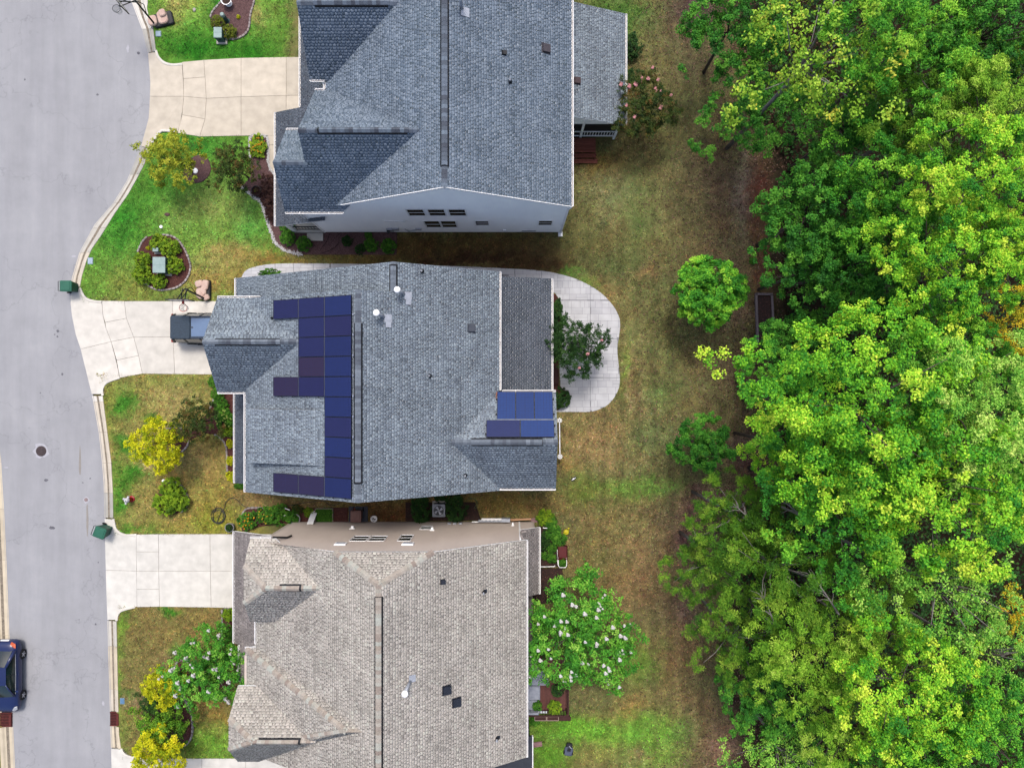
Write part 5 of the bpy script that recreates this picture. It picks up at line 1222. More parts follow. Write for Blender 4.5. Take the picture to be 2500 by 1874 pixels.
wood = [  # px, py, r, height of crown centre, shape, label
    (1778, 60, 128, 6.0, 'deep_a', 'dense deep green tree at the top corner of the wood'),
    (1965, 140, 185, 12.5, 'loose_a', 'tall loose-leaved yellowing tree with a bare grey trunk, top of the wood'),
    (1808, 262, 108, 4.8, 'deep_b', 'deep green rounded tree overhanging the lawn opposite the screened porch'),
    (2190, 110, 175, 13.0, 'fern', 'feathery leaved tall tree right of the loose yellowing one'),
    (2390, 80, 150, 13.5, 'deep_a', 'dark green tree in the top right corner of the wood'),
    (2060, 300, 150, 8.0, 'deep_b', 'low dark tree in the shade below the loose yellowing tree'),
    (2240, 290, 150, 11.5, 'willow_a', 'fine-leaved dark tree in the upper part of the wood'),
    (2400, 270, 150, 14.0, 'willow_b', 'light fine-leaved tree at the upper right edge'),
    (1975, 520, 140, 8.5, 'deep_a', 'deep green tree above the red soil strip at the wood edge'),
    (2360, 450, 165, 15.5, 'maple_a', 'vivid yellow-green crown, upper right of the wood'),
    (2170, 480, 150, 11.5, 'maple_b', 'mid green crown left of the vivid upper right crown'),
    (1960, 660, 112, 7.5, 'deep_b', 'deep green tree beside the narrow raised soil bed'),
    (2080, 640, 140, 9.5, 'deep_a', 'broad deep green tree behind the narrow raised soil bed'),
    (2270, 630, 160, 14.5, 'maple_a', 'vivid yellow-green crown left of the amber tree'),
    (2450, 640, 120, 15.0, 'maple_a', 'vivid green crown cut by the right border above the amber tree'),
    (2430, 790, 95, 12.0, 'amber', 'amber-leaved tree near the right border'),
    (2190, 780, 130, 9.0, 'deep_b', 'shaded dark green tree above the largest bright crown'),
    (2320, 850, 120, 12.5, 'maple_b', 'mid green crown just left of and below the amber tree'),
    (1930, 850, 95, 6.5, 'deep_a', 'low green tree at the foot of the narrow raised bed'),
    (2085, 990, 262, 15.0, 'big', 'largest bright yellow-green maple in the middle of the wood'),
    (1905, 930, 108, 8.0, 'maple_b', 'green side tree of the largest maple leaning over the lawn'),
    (2320, 990, 190, 15.0, 'big2', 'broad pale green crown right of the largest maple'),
    (1935, 1090, 125, 10.0, 'maple_a', 'yellow-green crown below the side tree of the largest maple'),
    (2280, 1200, 210, 15.0, 'maple_a', 'wide yellow-green crown below the broad pale crown'),
    (2040, 1220, 190, 12.5, 'maple_b', 'mid green maple directly below the largest maple'),
    (2470, 1190, 110, 13.0, 'big2', 'pale crown cut by the right border at mid height'),
    (2480, 1000, 90, 13.0, 'maple_b', 'mid green crown cut by the right border beside the pale crown'),
    (1780, 1260, 105, 8.5, 'willow_a', 'narrow-leaved dark tree leaning over the purple leaf litter'),
    (1730, 1370, 110, 7.5, 'willow_a', 'narrow-leaved tree reaching furthest left over the lawn'),
    (1890, 1390, 150, 10.5, 'willow_a', 'broad narrow-leaved tree with dead twigs'),
    (2290, 1430, 165, 13.5, 'loose_b', 'pale open-crowned tree with visible grey branches'),
    (2110, 1520, 130, 9.5, 'willow_b', 'light narrow-leaved tree below the dark gap in the wood'),
    (1790, 1560, 110, 8.0, 'willow_a', 'narrow-leaved tree right of the white flowering tree'),
    (1950, 1590, 145, 11.0, 'willow_b', 'light narrow-leaved tree in the lower middle of the wood'),
    (2390, 1600, 120, 12.0, 'loose_b', 'pale open-crowned tree at the lower right border'),
    (2480, 1500, 60, 11.0, 'amber', 'small amber-leaved tree at the lower right border'),
    (2200, 1690, 180, 14.0, 'maple_a', 'large vivid yellow-green crown, lower right of the wood'),
    (1850, 1700, 100, 7.5, 'deep_a', 'dark ivy-like tree at the lower wood edge'),
    (1900, 1830, 120, 8.5, 'loose_b', 'yellowing open tree at the bottom edge of the wood'),
    (2060, 1800, 130, 11.0, 'willow_b', 'light narrow-leaved crown at the bottom border'),
    (2390, 1780, 150, 13.5, 'maple_b', 'mid green crown in the lower right corner'),
    (2250, 1860, 140, 12.0, 'deep_b', 'dark green crown at the bottom border'),
]
recol = {9: 'bright', 23: 'bright', 22: 'bright', 13: 'bright'}
for i, (px, py, r, z, key, lab) in enumerate(wood):
    tree('forest_tree', px + 12, py, r * .93, z, key, lab, group=F_, nl=12, bark=M_barkpale if key in ('loose_a', 'loose_b', 'willow_a') else M_bark, zs=None)
# shrub layer under the crowns
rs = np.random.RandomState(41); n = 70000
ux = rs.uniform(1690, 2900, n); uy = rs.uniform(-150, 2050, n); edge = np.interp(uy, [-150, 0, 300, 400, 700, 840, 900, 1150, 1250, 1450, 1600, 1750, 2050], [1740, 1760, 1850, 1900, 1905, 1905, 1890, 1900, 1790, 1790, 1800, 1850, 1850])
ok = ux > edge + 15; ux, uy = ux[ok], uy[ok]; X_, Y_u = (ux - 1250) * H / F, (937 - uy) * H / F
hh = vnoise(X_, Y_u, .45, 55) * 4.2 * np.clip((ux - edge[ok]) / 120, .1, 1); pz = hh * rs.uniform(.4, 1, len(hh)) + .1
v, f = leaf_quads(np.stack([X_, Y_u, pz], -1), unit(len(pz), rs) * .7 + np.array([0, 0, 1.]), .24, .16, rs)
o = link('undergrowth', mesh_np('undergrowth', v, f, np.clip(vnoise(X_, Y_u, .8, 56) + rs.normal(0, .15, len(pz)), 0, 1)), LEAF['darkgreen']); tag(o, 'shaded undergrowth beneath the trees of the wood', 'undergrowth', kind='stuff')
# dead branches showing in the wood
for px, py, z, ang, ln in ((1895, 1530, 11.5, 2.0, 2.0), (2050, 1500, 12.5, 2.2, 2.6), (1845, 1280, 10.5, 2.4, 1.6), (2120, 1660, 13, .2, 1.6), (1960, 1260, 12.5, 2.5, 1.5)):
    p = W(px, py, z); rs = np.random.RandomState(int(px)); t = thing('dead_branch', (p.x, p.y, z), {1895: 'fan of bare grey twigs left of the long bare branch', 2050: 'long bare grey branch pointing up and left', 1845: 'bare grey twigs above the narrow-leaved trees', 2120: 'flat bare grey branch in the lower wood', 1960: 'thin bare branch below the largest maple'}[px], 'branch', 0)
    mb = MB(); e = Vector((math.cos(ang), math.sin(ang), .1)) * ln
    mb.tube([(0, 0, -2.5), (0, 0, -.1), e * .5 + Vector((0, 0, .1)), e], [.06, .045, .03, .008], 6)
    for i in range(8):
        s0 = e * rs.uniform(.2, .85); a2 = ang + rs.choice([-1, 1]) * rs.uniform(.3, .8); l2 = ln * rs.uniform(.2, .5)
        mb.tube([s0, s0 + Vector((math.cos(a2), math.sin(a2), .1)) * l2 * .5, s0 + Vector((math.cos(a2 + .2), math.sin(a2 + .2), .15)) * l2], [.018, .012, .004], 5)
    mb.build('twigs', M_barkpale, t)

# garden trees
crown_proto('round', 12, 2.0, 2.0, .5, 300, .12, .10, 'mid', lobes=.05, density=2.2)
crown_proto('round_s', 13, 1.6, 1.4, .42, 220, 0.12, 0.08, 'deep', lobes=.3, spiky=.25, density=1.4)
crown_proto('myrtle', 14, 2.6, 2.0, .5, 120, .15, .075, 'myrtle', lobes=.22, spiky=.5, density=2.0)
crown_proto('small', 15, 1.3, 1.2, .34, 110, .10, .06, 'olive', lobes=.25, spiky=.22, density=1.5)
crown_proto('small2', 16, 1.3, 1.2, .36, 120, .11, .07, 'gold', lobes=.14, spiky=.12, density=1.8)
tree('lawn_maple', 1733, 712, 72, 4.2, 'round', 'round bright green maple standing alone on the back lawn', rot=.5, nl=6)
tree('lawn_tree', 1716, 1082, 60, 3.2, 'round_s', 'small irregular green tree on the back lawn below the maple', rot=1.2, zs=1.0)
def blossoms(root, s, a, key, mat, n, seed, size=.1, zmin=.2, sc=1.):
    me, R, hz, c = CROWNS[key]; rs = np.random.RandomState(seed)
    pos = unit(26, rs) * rs.uniform(.3, 1, (26, 1)) * size; v, f = leaf_quads(pos, pos + np.array([0, 0, .1]), size * .9, size * .8, rs)
    bm = mesh_np('blossom', v, f); bm.materials.append(mat)
    ok = c[c[:, 2] > hz * .1]
    for i in range(n):
        q = ok[rs.randint(len(ok))] * rs.uniform(1.08, 1.2) + unit(1, rs)[0] * .15 + np.array([0, 0, .3])
        x = (q[0] * math.cos(a) - q[1] * math.sin(a)) * s; y = (q[0] * math.sin(a) + q[1] * math.cos(a)) * s
        o = link('blossom', bm, None, root, loc=(x, y, root['cz'] + q[2] * s)); k = rs.uniform(.6, 1.35); o.scale = (k, k, k)
def myrtle(px, py, r, z, label, mat, n, seed, key='myrtle', leaf=None, squash=1.):
    t, s, a = tree('crape_myrtle', px, py, r, z, key, label, mat=leaf, nl=14, bark=M_barkpale, squash=squash, r0=.06)
    t['cz'] = z; blossoms(t, s, a, key, mat, n, seed)
    del t['cz']
myrtle(1412, 1545, 118, 3.2, 'large crape myrtle with white blossom beside the rear deck', M_petal, 74, 1)
myrtle(512, 1628, 82, 2.8, 'crape myrtle with white blossom in front of the lower house', M_petal, 44, 2)
myrtle(1572, 262, 66, 3.0, 'bronze-tinged crape myrtle with pink blossom at the screened porch', M_pink, 20, 3, leaf='bronze')
myrtle(1412, 848, 60, 2.8, 'dark green crape myrtle with few pink flowers over the patio', M_pink, 4, 4, leaf='darkgreen')
tree('maple_sapling', 425, 388, 58, 2.6, 'small', 'light olive young tree left of the round mulch ring', mat='yellowolive')
tree('redbud_tree', 574, 408, 48, 2.2, 'small', 'dark bronze-green young tree by the flower bed', mat='bronze', rot=2.)
tree('golden_tree', 388, 1084, 54, 2.6, 'small2', 'golden yellow tree on the front lawn of the middle house', rot=.4)
tree('redbud_tree', 478, 1028, 46, 2.4, 'small', 'dark bronze-green tree beside the golden tree', mat='bronze', rot=4.)
tree('golden_tree', 402, 1672, 42, 2.4, 'small2', 'golden tree nearest the white crape myrtle in front of the lower house', rot=2.2)
tree('golden_tree', 388, 1838, 54, 2.4, 'small2', 'golden tree at the bottom border beside the driveway', rot=3.3)
tree('conifer_shrub', 408, 1762, 56, 1.4, 'small', 'dark olive spreading tree between the two golden trees', mat='willow', rot=1.)
tree('conifer_shrub', 385, 1712, 34, 1.1, 'small', 'small dark green bush below the upper golden tree', mat='darkgreen', rot=1.)

# shrubs
def shrub_proto(key, seed, mat, L=.07, Wd=.05, per=900, lobes=.1, hz=.8, spiky=0.):
    v, f, tone, c = crown_data(seed, .9, hz, .22, 120, L, Wd, lobes=lobes * .6, flat=.9, spiky=spiky, upbias=.5, density=1.3)
    me = mesh_np('foliage', v, f, tone); me.materials.append(LEAF[mat]); CROWNS[key] = (me, 1.0, hz, c)
shrub_proto('sh_box', 21, 'box', .10, .06); shrub_proto('sh_hedge', 22, 'hedge', .10, .06); shrub_proto('sh_dark', 23, 'darkgreen', .10, .06); shrub_proto('sh_gold', 24, 'gold', .10, .06, lobes=.2)
shrub_proto('sh_loose', 25, 'hedge', .13, .07, lobes=.35, spiky=.25); shrub_proto('sh_purple', 26, 'purple', .10, .05, lobes=.3, spiky=.15); shrub_proto('sh_olive', 27, 'olive', .10, .06, lobes=.25, spiky=.1)
def shrub(px, py, rpx, key, label, name='shrub', squash=1., h=None, group=None, rot=None, z0=0., mat=None):
    me, R, hz, c = CROWNS[key]; r = rpx * H / F; h = h or r * 1.15
    zc_ = z0 + h * .48; p = W(px, py, zc_ + h * .15); r *= (H - zc_) / H
    root = thing(name, (p.x, p.y, z0), label, 'shrub', 0, group)
    if mat:
        me = me.copy(); me.materials.clear(); me.materials.append(LEAF[mat])
    o = link('foliage', me, None, root, loc=(0, 0, zc_ - z0)); o.scale = (r, r * squash, h * .62); o.rotation_euler = (0, 0, rot if rot is not None else (px * .7 + py) % 6.28 if squash == 1 else 0)
    k = MB(); k.tube([(0, 0, -.1), (0, 0, zc_ - z0)], [.04, .02], 6)
    for i in range(5):
        a = i * 1.257 + px; k.tube([(0, 0, .02), (math.cos(a) * r * .6, math.sin(a) * r * .6 * squash, (zc_ - z0) * 1.1)], [.02, .006], 5)
    k.build('stem', M_bark, root)
    return root
shrub(531, 51, 16, 'sh_olive', 'olive bush left of the utility post in the top bed'); shrub(559, 77, 17, 'sh_box', 'round yellow-green bush at the front of the top bed', mat='olive'); shrub(582, 41, 5, 'sh_gold', 'tiny orange plant on the top bed', h=.2)
shrub(385, 592, 21, 'sh_box', 'bush with brownish tips at the top of the oval bed'); shrub(414, 606, 23, 'sh_box', 'bush at the upper right of the oval bed'); shrub(347, 634, 19, 'sh_box', 'upper bush of the pair left of the green utility box'); shrub(347, 668, 23, 'sh_box', 'lower bush of the pair left of the green utility box'); shrub(423, 647, 21, 'sh_box', 'bush touching the right side of the green utility box'); shrub(387, 686, 18, 'sh_hedge', 'light green bush at the bottom of the oval bed', mat='box')
shrub(361, 605, 5, 'sh_gold', 'tiny yellow plant on the left of the oval bed', h=.2)
shrub(628, 357, 22, 'sh_gold', 'bed plant with orange and yellow flowers beside the walkway', h=.5, squash=1.3, mat='box')
shrub(661, 450, 26, 'sh_purple', 'dark purple bush at the porch of the upper house'); shrub(662, 490, 24, 'sh_purple', 'lower dark purple bush at the porch of the upper house'); shrub(664, 522, 18, 'sh_purple', 'small dark purple bush by the porch corner'); shrub(628, 468, 13, 'sh_purple', 'small dark plant in a black ring')
shrub(703, 549, 20, 'sh_hedge', 'green bush under the porch corner of the upper house'); shrub(701, 580, 18, 'sh_hedge', 'left of two round green bushes by the white pebbles'); shrub(741, 594, 18, 'sh_hedge', 'right of two round green bushes by the white pebbles')
shrub(847, 588, 13, 'sh_dark', 'small dark bush nearest the porch end of the long mulch bed'); shrub(879, 608, 13, 'sh_dark', 'small dark bush second along the long mulch bed'); shrub(906, 597, 17, 'sh_dark', 'dark bush third along the long mulch bed', mat='hedge'); shrub(899, 574, 9, 'sh_hedge', 'small leafy tuft against the wall meter'); shrub(948, 600, 18, 'sh_hedge', 'brightest bush at the end of the long mulch bed')
shrub(659, 668, 26, 'sh_hedge', 'clipped hedge bush inside the curve of the side path', squash=.5); shrub(617, 680, 10, 'sh_hedge', 'small end bush inside the curve of the side path', squash=.5)
shrub(1541, 112, 26, 'sh_dark', 'dark clipped bush half under the rear porch gutter', squash=1.2); shrub(1538, 190, 18, 'sh_dark', 'second dark bush under the rear porch gutter', squash=1.2)
shrub(1368, 972, 25, 'sh_dark', 'round clipped bush in the curved corner of the patio', mat='darkgreen'); shrub(1358, 768, 24, 'sh_dark', 'dark bush between rear porch and patio', squash=1.5); shrub(1356, 840, 22, 'sh_dark', 'lower dark bush between rear porch and patio', squash=1.6)
shrub(521, 932, 14, 'sh_hedge', 'small bush at the driveway corner under the garage eave'); shrub(530, 962, 16, 'sh_hedge', 'bush second from the driveway beside the porch'); shrub(538, 990, 18, 'sh_hedge', 'bush third from the driveway beside the porch')
shrub(548, 1022, 24, 'sh_loose', 'hydrangea with pale green flower heads by the porch', name='hydrangea'); shrub(556, 1050, 16, 'sh_box', 'light bush below the hydrangea'); shrub(562, 1083, 11, 'sh_gold', 'upper of three small golden bushes by the porch'); shrub(563, 1124, 12, 'sh_gold', 'middle of three small golden bushes by the porch'); shrub(565, 1163, 14, 'sh_gold', 'lower of three small golden bushes by the porch'); shrub(585, 1186, 14, 'sh_hedge', 'green bush at the lower end of the porch', squash=.5)
shrub(415, 1194, 26, 'sh_box', 'upper lobe bush of the cluster in the lower lawn bed'); shrub(405, 1228, 30, 'sh_box', 'left bush of the cluster in the lower lawn bed'); shrub(430, 1222, 28, 'sh_box', 'right bush of the cluster in the lower lawn bed')
shrub(604, 1272, 22, 'sh_olive', 'bush with orange flowers by the lower house corner', mat='hedge'); shrub(650, 1258, 22, 'sh_olive', 'dense bush with yellow flowers by the lower house wall', mat='hedge'); shrub(680, 1256, 26, 'sh_dark', 'dark dense bush by the lower house wall', mat='hedge'); shrub(712, 1262, 18, 'sh_loose', 'leafy climbing plant beside the big pot'); shrub(725, 1243, 12, 'sh_olive', 'bronze plant behind the big pot', mat='bronze'); shrub(753, 1250, 12, 'sh_box', 'small yellowish bush left of the white board')
shrub(1028, 1243, 26, 'sh_dark', 'dark bush left of the air conditioner', squash=1.3, h=1.0); shrub(1112, 1240, 27, 'sh_dark', 'dark bush right of the air conditioner', squash=1.25, h=1.0); shrub(1074, 1212, 14, 'sh_dark', 'small dark bush above the air conditioner')
shrub(558, 1500, 16, 'sh_box', 'light bush in the strip by the lower garage'); shrub(562, 1545, 18, 'sh_hedge', 'green bush in the strip by the lower garage')
shrub(2395 - 560, 1720, 14, 'sh_loose', 'low seedling at the wood edge near the bottom'); shrub(1838, 636, 9, 'sh_loose', 'low sapling beside the red soil strip')
# ------------------------------------------------------------------ planting beds
M_mulch = pm('purple_mulch', A(128, 96, 96), A(84, 58, 58), scale=14, bump=.8, bscale=40, detail=8, dist=.03)
M_mulchr = pm('red_mulch', A(112, 66, 58), A(70, 36, 34), scale=14, bump=.8, bscale=40, detail=8, dist=.03)
M_soil = pm('dark_soil', A(74, 52, 44), A(48, 32, 30), scale=10, bump=.8, bscale=30, dist=.03)
M_chip = ramp_mat('mulch_chip', [A(70, 46, 46), A(104, 72, 70), A(140, 106, 102), A(168, 136, 132)], 'tone', .95)
M_chipr = ramp_mat('mulch_chip_red', [A(58, 28, 28), A(92, 48, 42), A(122, 72, 62), A(160, 116, 104)], 'tone', .95)
M_edge = ramp_mat('edging_stone', [A(152, 142, 140), A(176, 166, 164), A(196, 188, 184), A(166, 150, 148)], 'random', .9, .12, 9.)
M_edgew = ramp_mat('edging_stone_pale', [A(186, 180, 172), A(204, 198, 190), A(216, 212, 204)], 'random', .9, .12, 9.)
M_pebble = ramp_mat('white_pebble', [A(186, 184, 184), A(218, 216, 216), A(240, 240, 242)], 'tone', .9)
def stone_mesh(seed, l=.22, w=.12, h=.11):
    r = random.Random(seed); pts = [(x + r.uniform(-.012, .012), y + r.uniform(-.012, .012)) for x, y in rrect(-l / 2, l / 2, -w / 2, w / 2, .03, 1)]
    k = MB(); k.prism(pts, -.03, h, bevel=.018); me = bpy.data.meshes.new('edging_stone'); me.from_pydata(k.v, [], k.f); me.update(); return me
STONES = [stone_mesh(i) for i in range(4)]
BEDS = []
def scatter_poly(poly, n, rs):
    P = np.array(poly); lo, hi = P.min(0), P.max(0); q = rs.uniform(lo, hi, (n * 3, 2)); q = q[inpoly(q[:, 0], q[:, 1], poly)]; return q[:n]
def chips(name, poly, dens, mat, parent, z=.05, L=.07, Wd=.025, seed=1, q=None):
    rs = np.random.RandomState(seed)
    if q is None: q = scatter_poly(poly, int(abs(area2(poly)) / 2 * dens), rs)
    n = len(q); pos = np.concatenate([q, np.full((n, 1), z) + rs.uniform(-.012, .015, (n, 1))], 1)
    v, f = leaf_quads(pos, np.array([0, 0, 1.]) + unit(n, rs) * .45, L, Wd, rs, 0)
    if parent is not None: v = v - np.array(rootloc(parent))
    o = link(name, mesh_np(name, v, f, rs.rand(n)), mat, parent); o['kind'] = 'stuff'; return o
def bed(label, px, mat=None, chip=None, edge=None, emat=None, name='garden_bed', dens=120, smooth=True, closed=False, step=.235, hgt=.05):
    P = G2(px); P = [tuple(p)[:2] for p in smooth_line(P, 4, True)] if smooth else P
    P = ccw(P); BEDS.append(P)
    c = Vector((sum(p[0] for p in P) / len(P), sum(p[1] for p in P) / len(P), 0))
    root = thing(name, c, label, 'garden bed')
    k = MB(); k.prism(P, -.05, hgt, bevel=.04); k.build('mulch', mat or M_mulch, root, world=True)
    chips('mulch_chips', P, dens, chip or M_chip, root, z=hgt + .008, seed=len(P))
    if edge:
        for ln in edge:
            L_ = resample([Vector((*p, 0)) for p in [tuple(q)[:2] for q in smooth_line(G2(ln), 4, closed)]], step, closed); m = len(L_)
            for i in range(m if closed else m - 1):
                a, b_ = L_[i], L_[(i + 1) % m]; r = random.Random(i * 7 + m)
                o = link('edging_stone', STONES[r.randrange(4)], None, root, loc=(a + b_) / 2 - c + Vector((0, 0, r.uniform(-.012, .012)))); o.rotation_euler = (r.uniform(-.05, .05), 0, math.atan2((b_ - a).y, (b_ - a).x) + r.uniform(-.06, .06))
                if not o.data.materials: o.data.materials.append(emat or M_edge)
    return root
for me in STONES: me.materials.append(M_edge)
bed('pear-shaped mulch bed with pale stone edging at the top border', [(545, 0), (530, 16), (518, 32), (514, 45), (518, 62), (538, 76), (553, 93), (566, 96), (580, 94), (595, 87), (605, 77), (609, 63), (611, 45), (614, 28), (620, 12), (622, -10), (585, -20)], edge=[[(547, 0), (532, 15), (518, 32), (514, 44)], [(543, 84), (553, 92), (566, 97), (580, 95), (596, 87), (606, 76), (610, 62), (611, 46), (614, 28), (620, 12), (622, -8)]])
bed('oval red mulch bed with stone edging around the green utility box', [(339, 612), (348, 591), (361, 578), (397, 573), (427, 579), (449, 604), (462, 633), (466, 656), (456, 682), (436, 700), (410, 707), (388, 708), (365, 698), (352, 688), (338, 662), (334, 636)], M_mulchr, M_chipr, edge=[[(337, 616), (348, 591), (361, 578)], [(397, 573), (427, 579), (449, 604), (462, 633), (466, 656), (456, 682), (436, 700), (410, 707), (388, 708), (368, 700), (354, 689)]])
bed('round mulch ring with a white cleanout cap on the upper front lawn', [(447, 430), (455, 400), (478, 380), (502, 382), (514, 402), (513, 424), (498, 442), (476, 448), (458, 444)])
b1 = bed('mulch bed with pebble border along the upper house', [(611, 334), (652, 334), (652, 396), (660, 418), (680, 430), (740, 440), (800, 566), (970, 566), (968, 622), (850, 622), (740, 622), (716, 618), (694, 611), (671, 592), (658, 556), (650, 528), (638, 493), (612, 474), (590, 458), (612, 430), (612, 390)], smooth=False)
P1 = []
for ln, wd in (([(590, 457), (612, 474), (638, 492), (650, 528), (658, 556), (671, 592), (694, 611), (716, 617), (738, 621)], 6), ([(610, 350), (611, 336), (618, 331), (646, 331), (654, 338), (655, 396), (662, 416), (676, 430)], 5), ([(610, 350), (611, 385)], 4)):
    for p in resample([Vector((*q, 0)) for q in G2(ln)], .02): P1 += [(p.x + random.gauss(0, wd * .009), p.y + random.gauss(0, wd * .009)) for _ in range(3)]
random.seed(4)
pq = np.array(P1); rs = np.random.RandomState(8); n = len(pq)
# pebbles: small faceted stones, too small to pick apart
base = np.array([(-1, 0, 0), (0, -1, 0), (1, 0, 0), (0, 1, 0), (0, 0, .9)]); tri = np.array([(0, 1, 4), (1, 2, 4), (2, 3, 4), (3, 0, 4)])
sc = rs.uniform(.022, .05, (n, 1, 1)) * rs.uniform(.7, 1.2, (n, 1, 3)); ang = rs.uniform(0, 6.28, n); cA, sA = np.cos(ang), np.sin(ang)
vv = base[None] * sc; vx = vv[..., 0] * cA[:, None] - vv[..., 1] * sA[:, None]; vy = vv[..., 0] * sA[:, None] + vv[..., 1] * cA[:, None]
vv = np.stack([vx + pq[:, None, 0], vy + pq[:, None, 1], vv[..., 2] + .05], -1) - np.array(rootloc(b1))
o = link('pebble_border', mesh_np('pebble_border', vv.reshape(-1, 3), (tri[None] + np.arange(n)[:, None, None] * 5).reshape(-1, 3), np.repeat(rs.rand(n), 4)), M_pebble, b1); o['kind'] = 'stuff'
bed('red mulch bed around the trees at the porch of the middle house', [(520, 958), (597, 958), (597, 1188), (575, 1180), (558, 1165), (555, 1130), (555, 1099), (546, 1075), (524, 1060), (505, 1058), (480, 1066), (463, 1074), (456, 1092), (444, 1103), (420, 1096), (405, 1075), (407, 1048), (431, 1041), (460, 1042), (490, 1025), (508, 1007), (518, 988), (522, 973)], M_mulchr, M_chipr, smooth=False,
    edge=[[(523, 972), (518, 988), (508, 1008)], [(407, 1048), (420, 1043), (436, 1041), (446, 1046)], [(461, 1073), (460, 1084), (454, 1094), (444, 1102)], [(524, 1060), (538, 1068), (548, 1078), (554, 1095), (555, 1125), (556, 1151)]])
bed('small stone-edged bed under the bush cluster in the lower lawn', [(398, 1180), (423, 1176), (446, 1187), (457, 1206), (461, 1222), (454, 1240), (443, 1249), (415, 1256), (390, 1244), (384, 1215)], M_mulchr, M_chipr, edge=[[(408, 1177), (423, 1176), (446, 1187), (457, 1206), (461, 1222), (454, 1240), (442, 1249)]])
bed('planted bed along the north wall of the lower house', [(590, 1296), (594, 1248), (610, 1239), (650, 1239), (740, 1240), (850, 1238), (850, 1276), (700, 1277), (640, 1284)], M_mulchr, M_chipr, smooth=False, edge=[[(592, 1262), (595, 1248), (610, 1239), (648, 1239)]])
bed('narrow stone-edged strip by the lower garage', [(543, 1485), (575, 1485), (575, 1562), (543, 1560)], M_mulchr, M_chipr, smooth=False, edge=[[(543, 1486), (543, 1560)], [(546, 1485), (572, 1485)]])
bed('winding mulch bed with stone edging in front of the lower house', [(428, 1628), (434, 1614), (449, 1609), (470, 1618), (520, 1630), (560, 1650), (560, 1690), (520, 1700), (480, 1690), (450, 1692), (460, 1718), (469, 1748), (470, 1790), (456, 1816), (436, 1823), (420, 1812), (400, 1780), (375, 1755), (372, 1735), (400, 1712), (425, 1690), (432, 1660)], M_mulchr, M_chipr, edge=[[(427, 1630), (433, 1614), (449, 1609), (463, 1615)], [(444, 1694), (459, 1718), (469, 1748), (470, 1790), (456, 1816), (436, 1823)]])
bed('mulch between rear porch and patio', [(1342, 716), (1356, 718), (1367, 736), (1369, 763), (1364, 800), (1364, 940), (1380, 954), (1382, 972), (1370, 992), (1342, 1000), (1330, 960), (1330, 760)], M_mulchr, M_chipr, smooth=False)
rb = bed('narrow raised soil bed in a timber frame at the wood edge', [(1846, 722), (1880, 724), (1886, 832), (1850, 834)], M_soil, M_chipr, smooth=False, hgt=.14)
q = rootloc(rb)
for a, c in (((1844, 717), (1848, 836)), ((1882, 719), (1888, 836)), ((1844, 718), (1884, 719))):
    k = MB(); pa, pc = W(*a), W(*c); k.bar((pa.x, pa.y, .09), (pc.x, pc.y, .09), .14, .2); k.build('timber', pm('weathered_timber', A(142, 130, 132), A(112, 100, 102), scale=8, stretch=(4, 1, 1)), rb, world=True)
bed('vegetable plot behind the lower house', [(1318, 1284), (1366, 1284), (1366, 1382), (1318, 1382)], M_soil, M_chipr, smooth=False)
bed('bare soil under the white flowering tree by the deck', [(1316, 1386), (1372, 1386), (1380, 1440), (1350, 1470), (1300, 1476), (1300, 1400)], M_soil, M_chipr, smooth=False)
bed('bare patch of purple mulch on the upper front lawn', [(401, 523), (407, 519), (414, 521), (414, 526), (406, 528)], dens=60)
bed('patch of soil below the air conditioner bushes', [(990, 1225), (1160, 1225), (1175, 1270), (990, 1272)], M_soil, M_chipr, smooth=False, dens=60)

# flower heads on the bed plant, hydrangea and bushes are small parts of their shrubs
def heads(sub, n, mat, size, seed):
    rs = np.random.RandomState(seed)
    for r in [o for o in bpy.data.objects if o.get('label') == sub]:
        fo = [c for c in r.children if c.name.startswith('foliage')][0]; key = None
        pos = unit(12, rs) * size * .6; v, f = leaf_quads(pos, pos + np.array([0, 0, .1]), size, size * .8, rs); me = mesh_np('flower_head', v, f); me.materials.append(mat)
        for i in range(n):
            a = rs.uniform(0, 6.28); q = math.sqrt(rs.rand()) * .9
            link('flower_head', me, None, r, loc=(math.cos(a) * q * fo.scale[0], math.sin(a) * q * fo.scale[1], fo.location[2] + fo.scale[2] * .8 * math.sqrt(max(0, 1 - q * q)) + .02))
heads('bed plant with orange and yellow flowers beside the walkway', 30, pm('orange_petals', A(240, 150, 30), A(236, 190, 40), scale=9), .055, 1)
heads('hydrangea with pale green flower heads by the porch', 26, pm('pale_flower', A(206, 226, 120), A(180, 208, 90), scale=9), .07, 2)
heads('bush with orange flowers by the lower house corner', 16, MATS['orange_petals'], .05, 3); heads('dense bush with yellow flowers by the lower house wall', 18, pm('yellow_petals', A(214, 190, 60), A(190, 160, 40), scale=9), .05, 4)

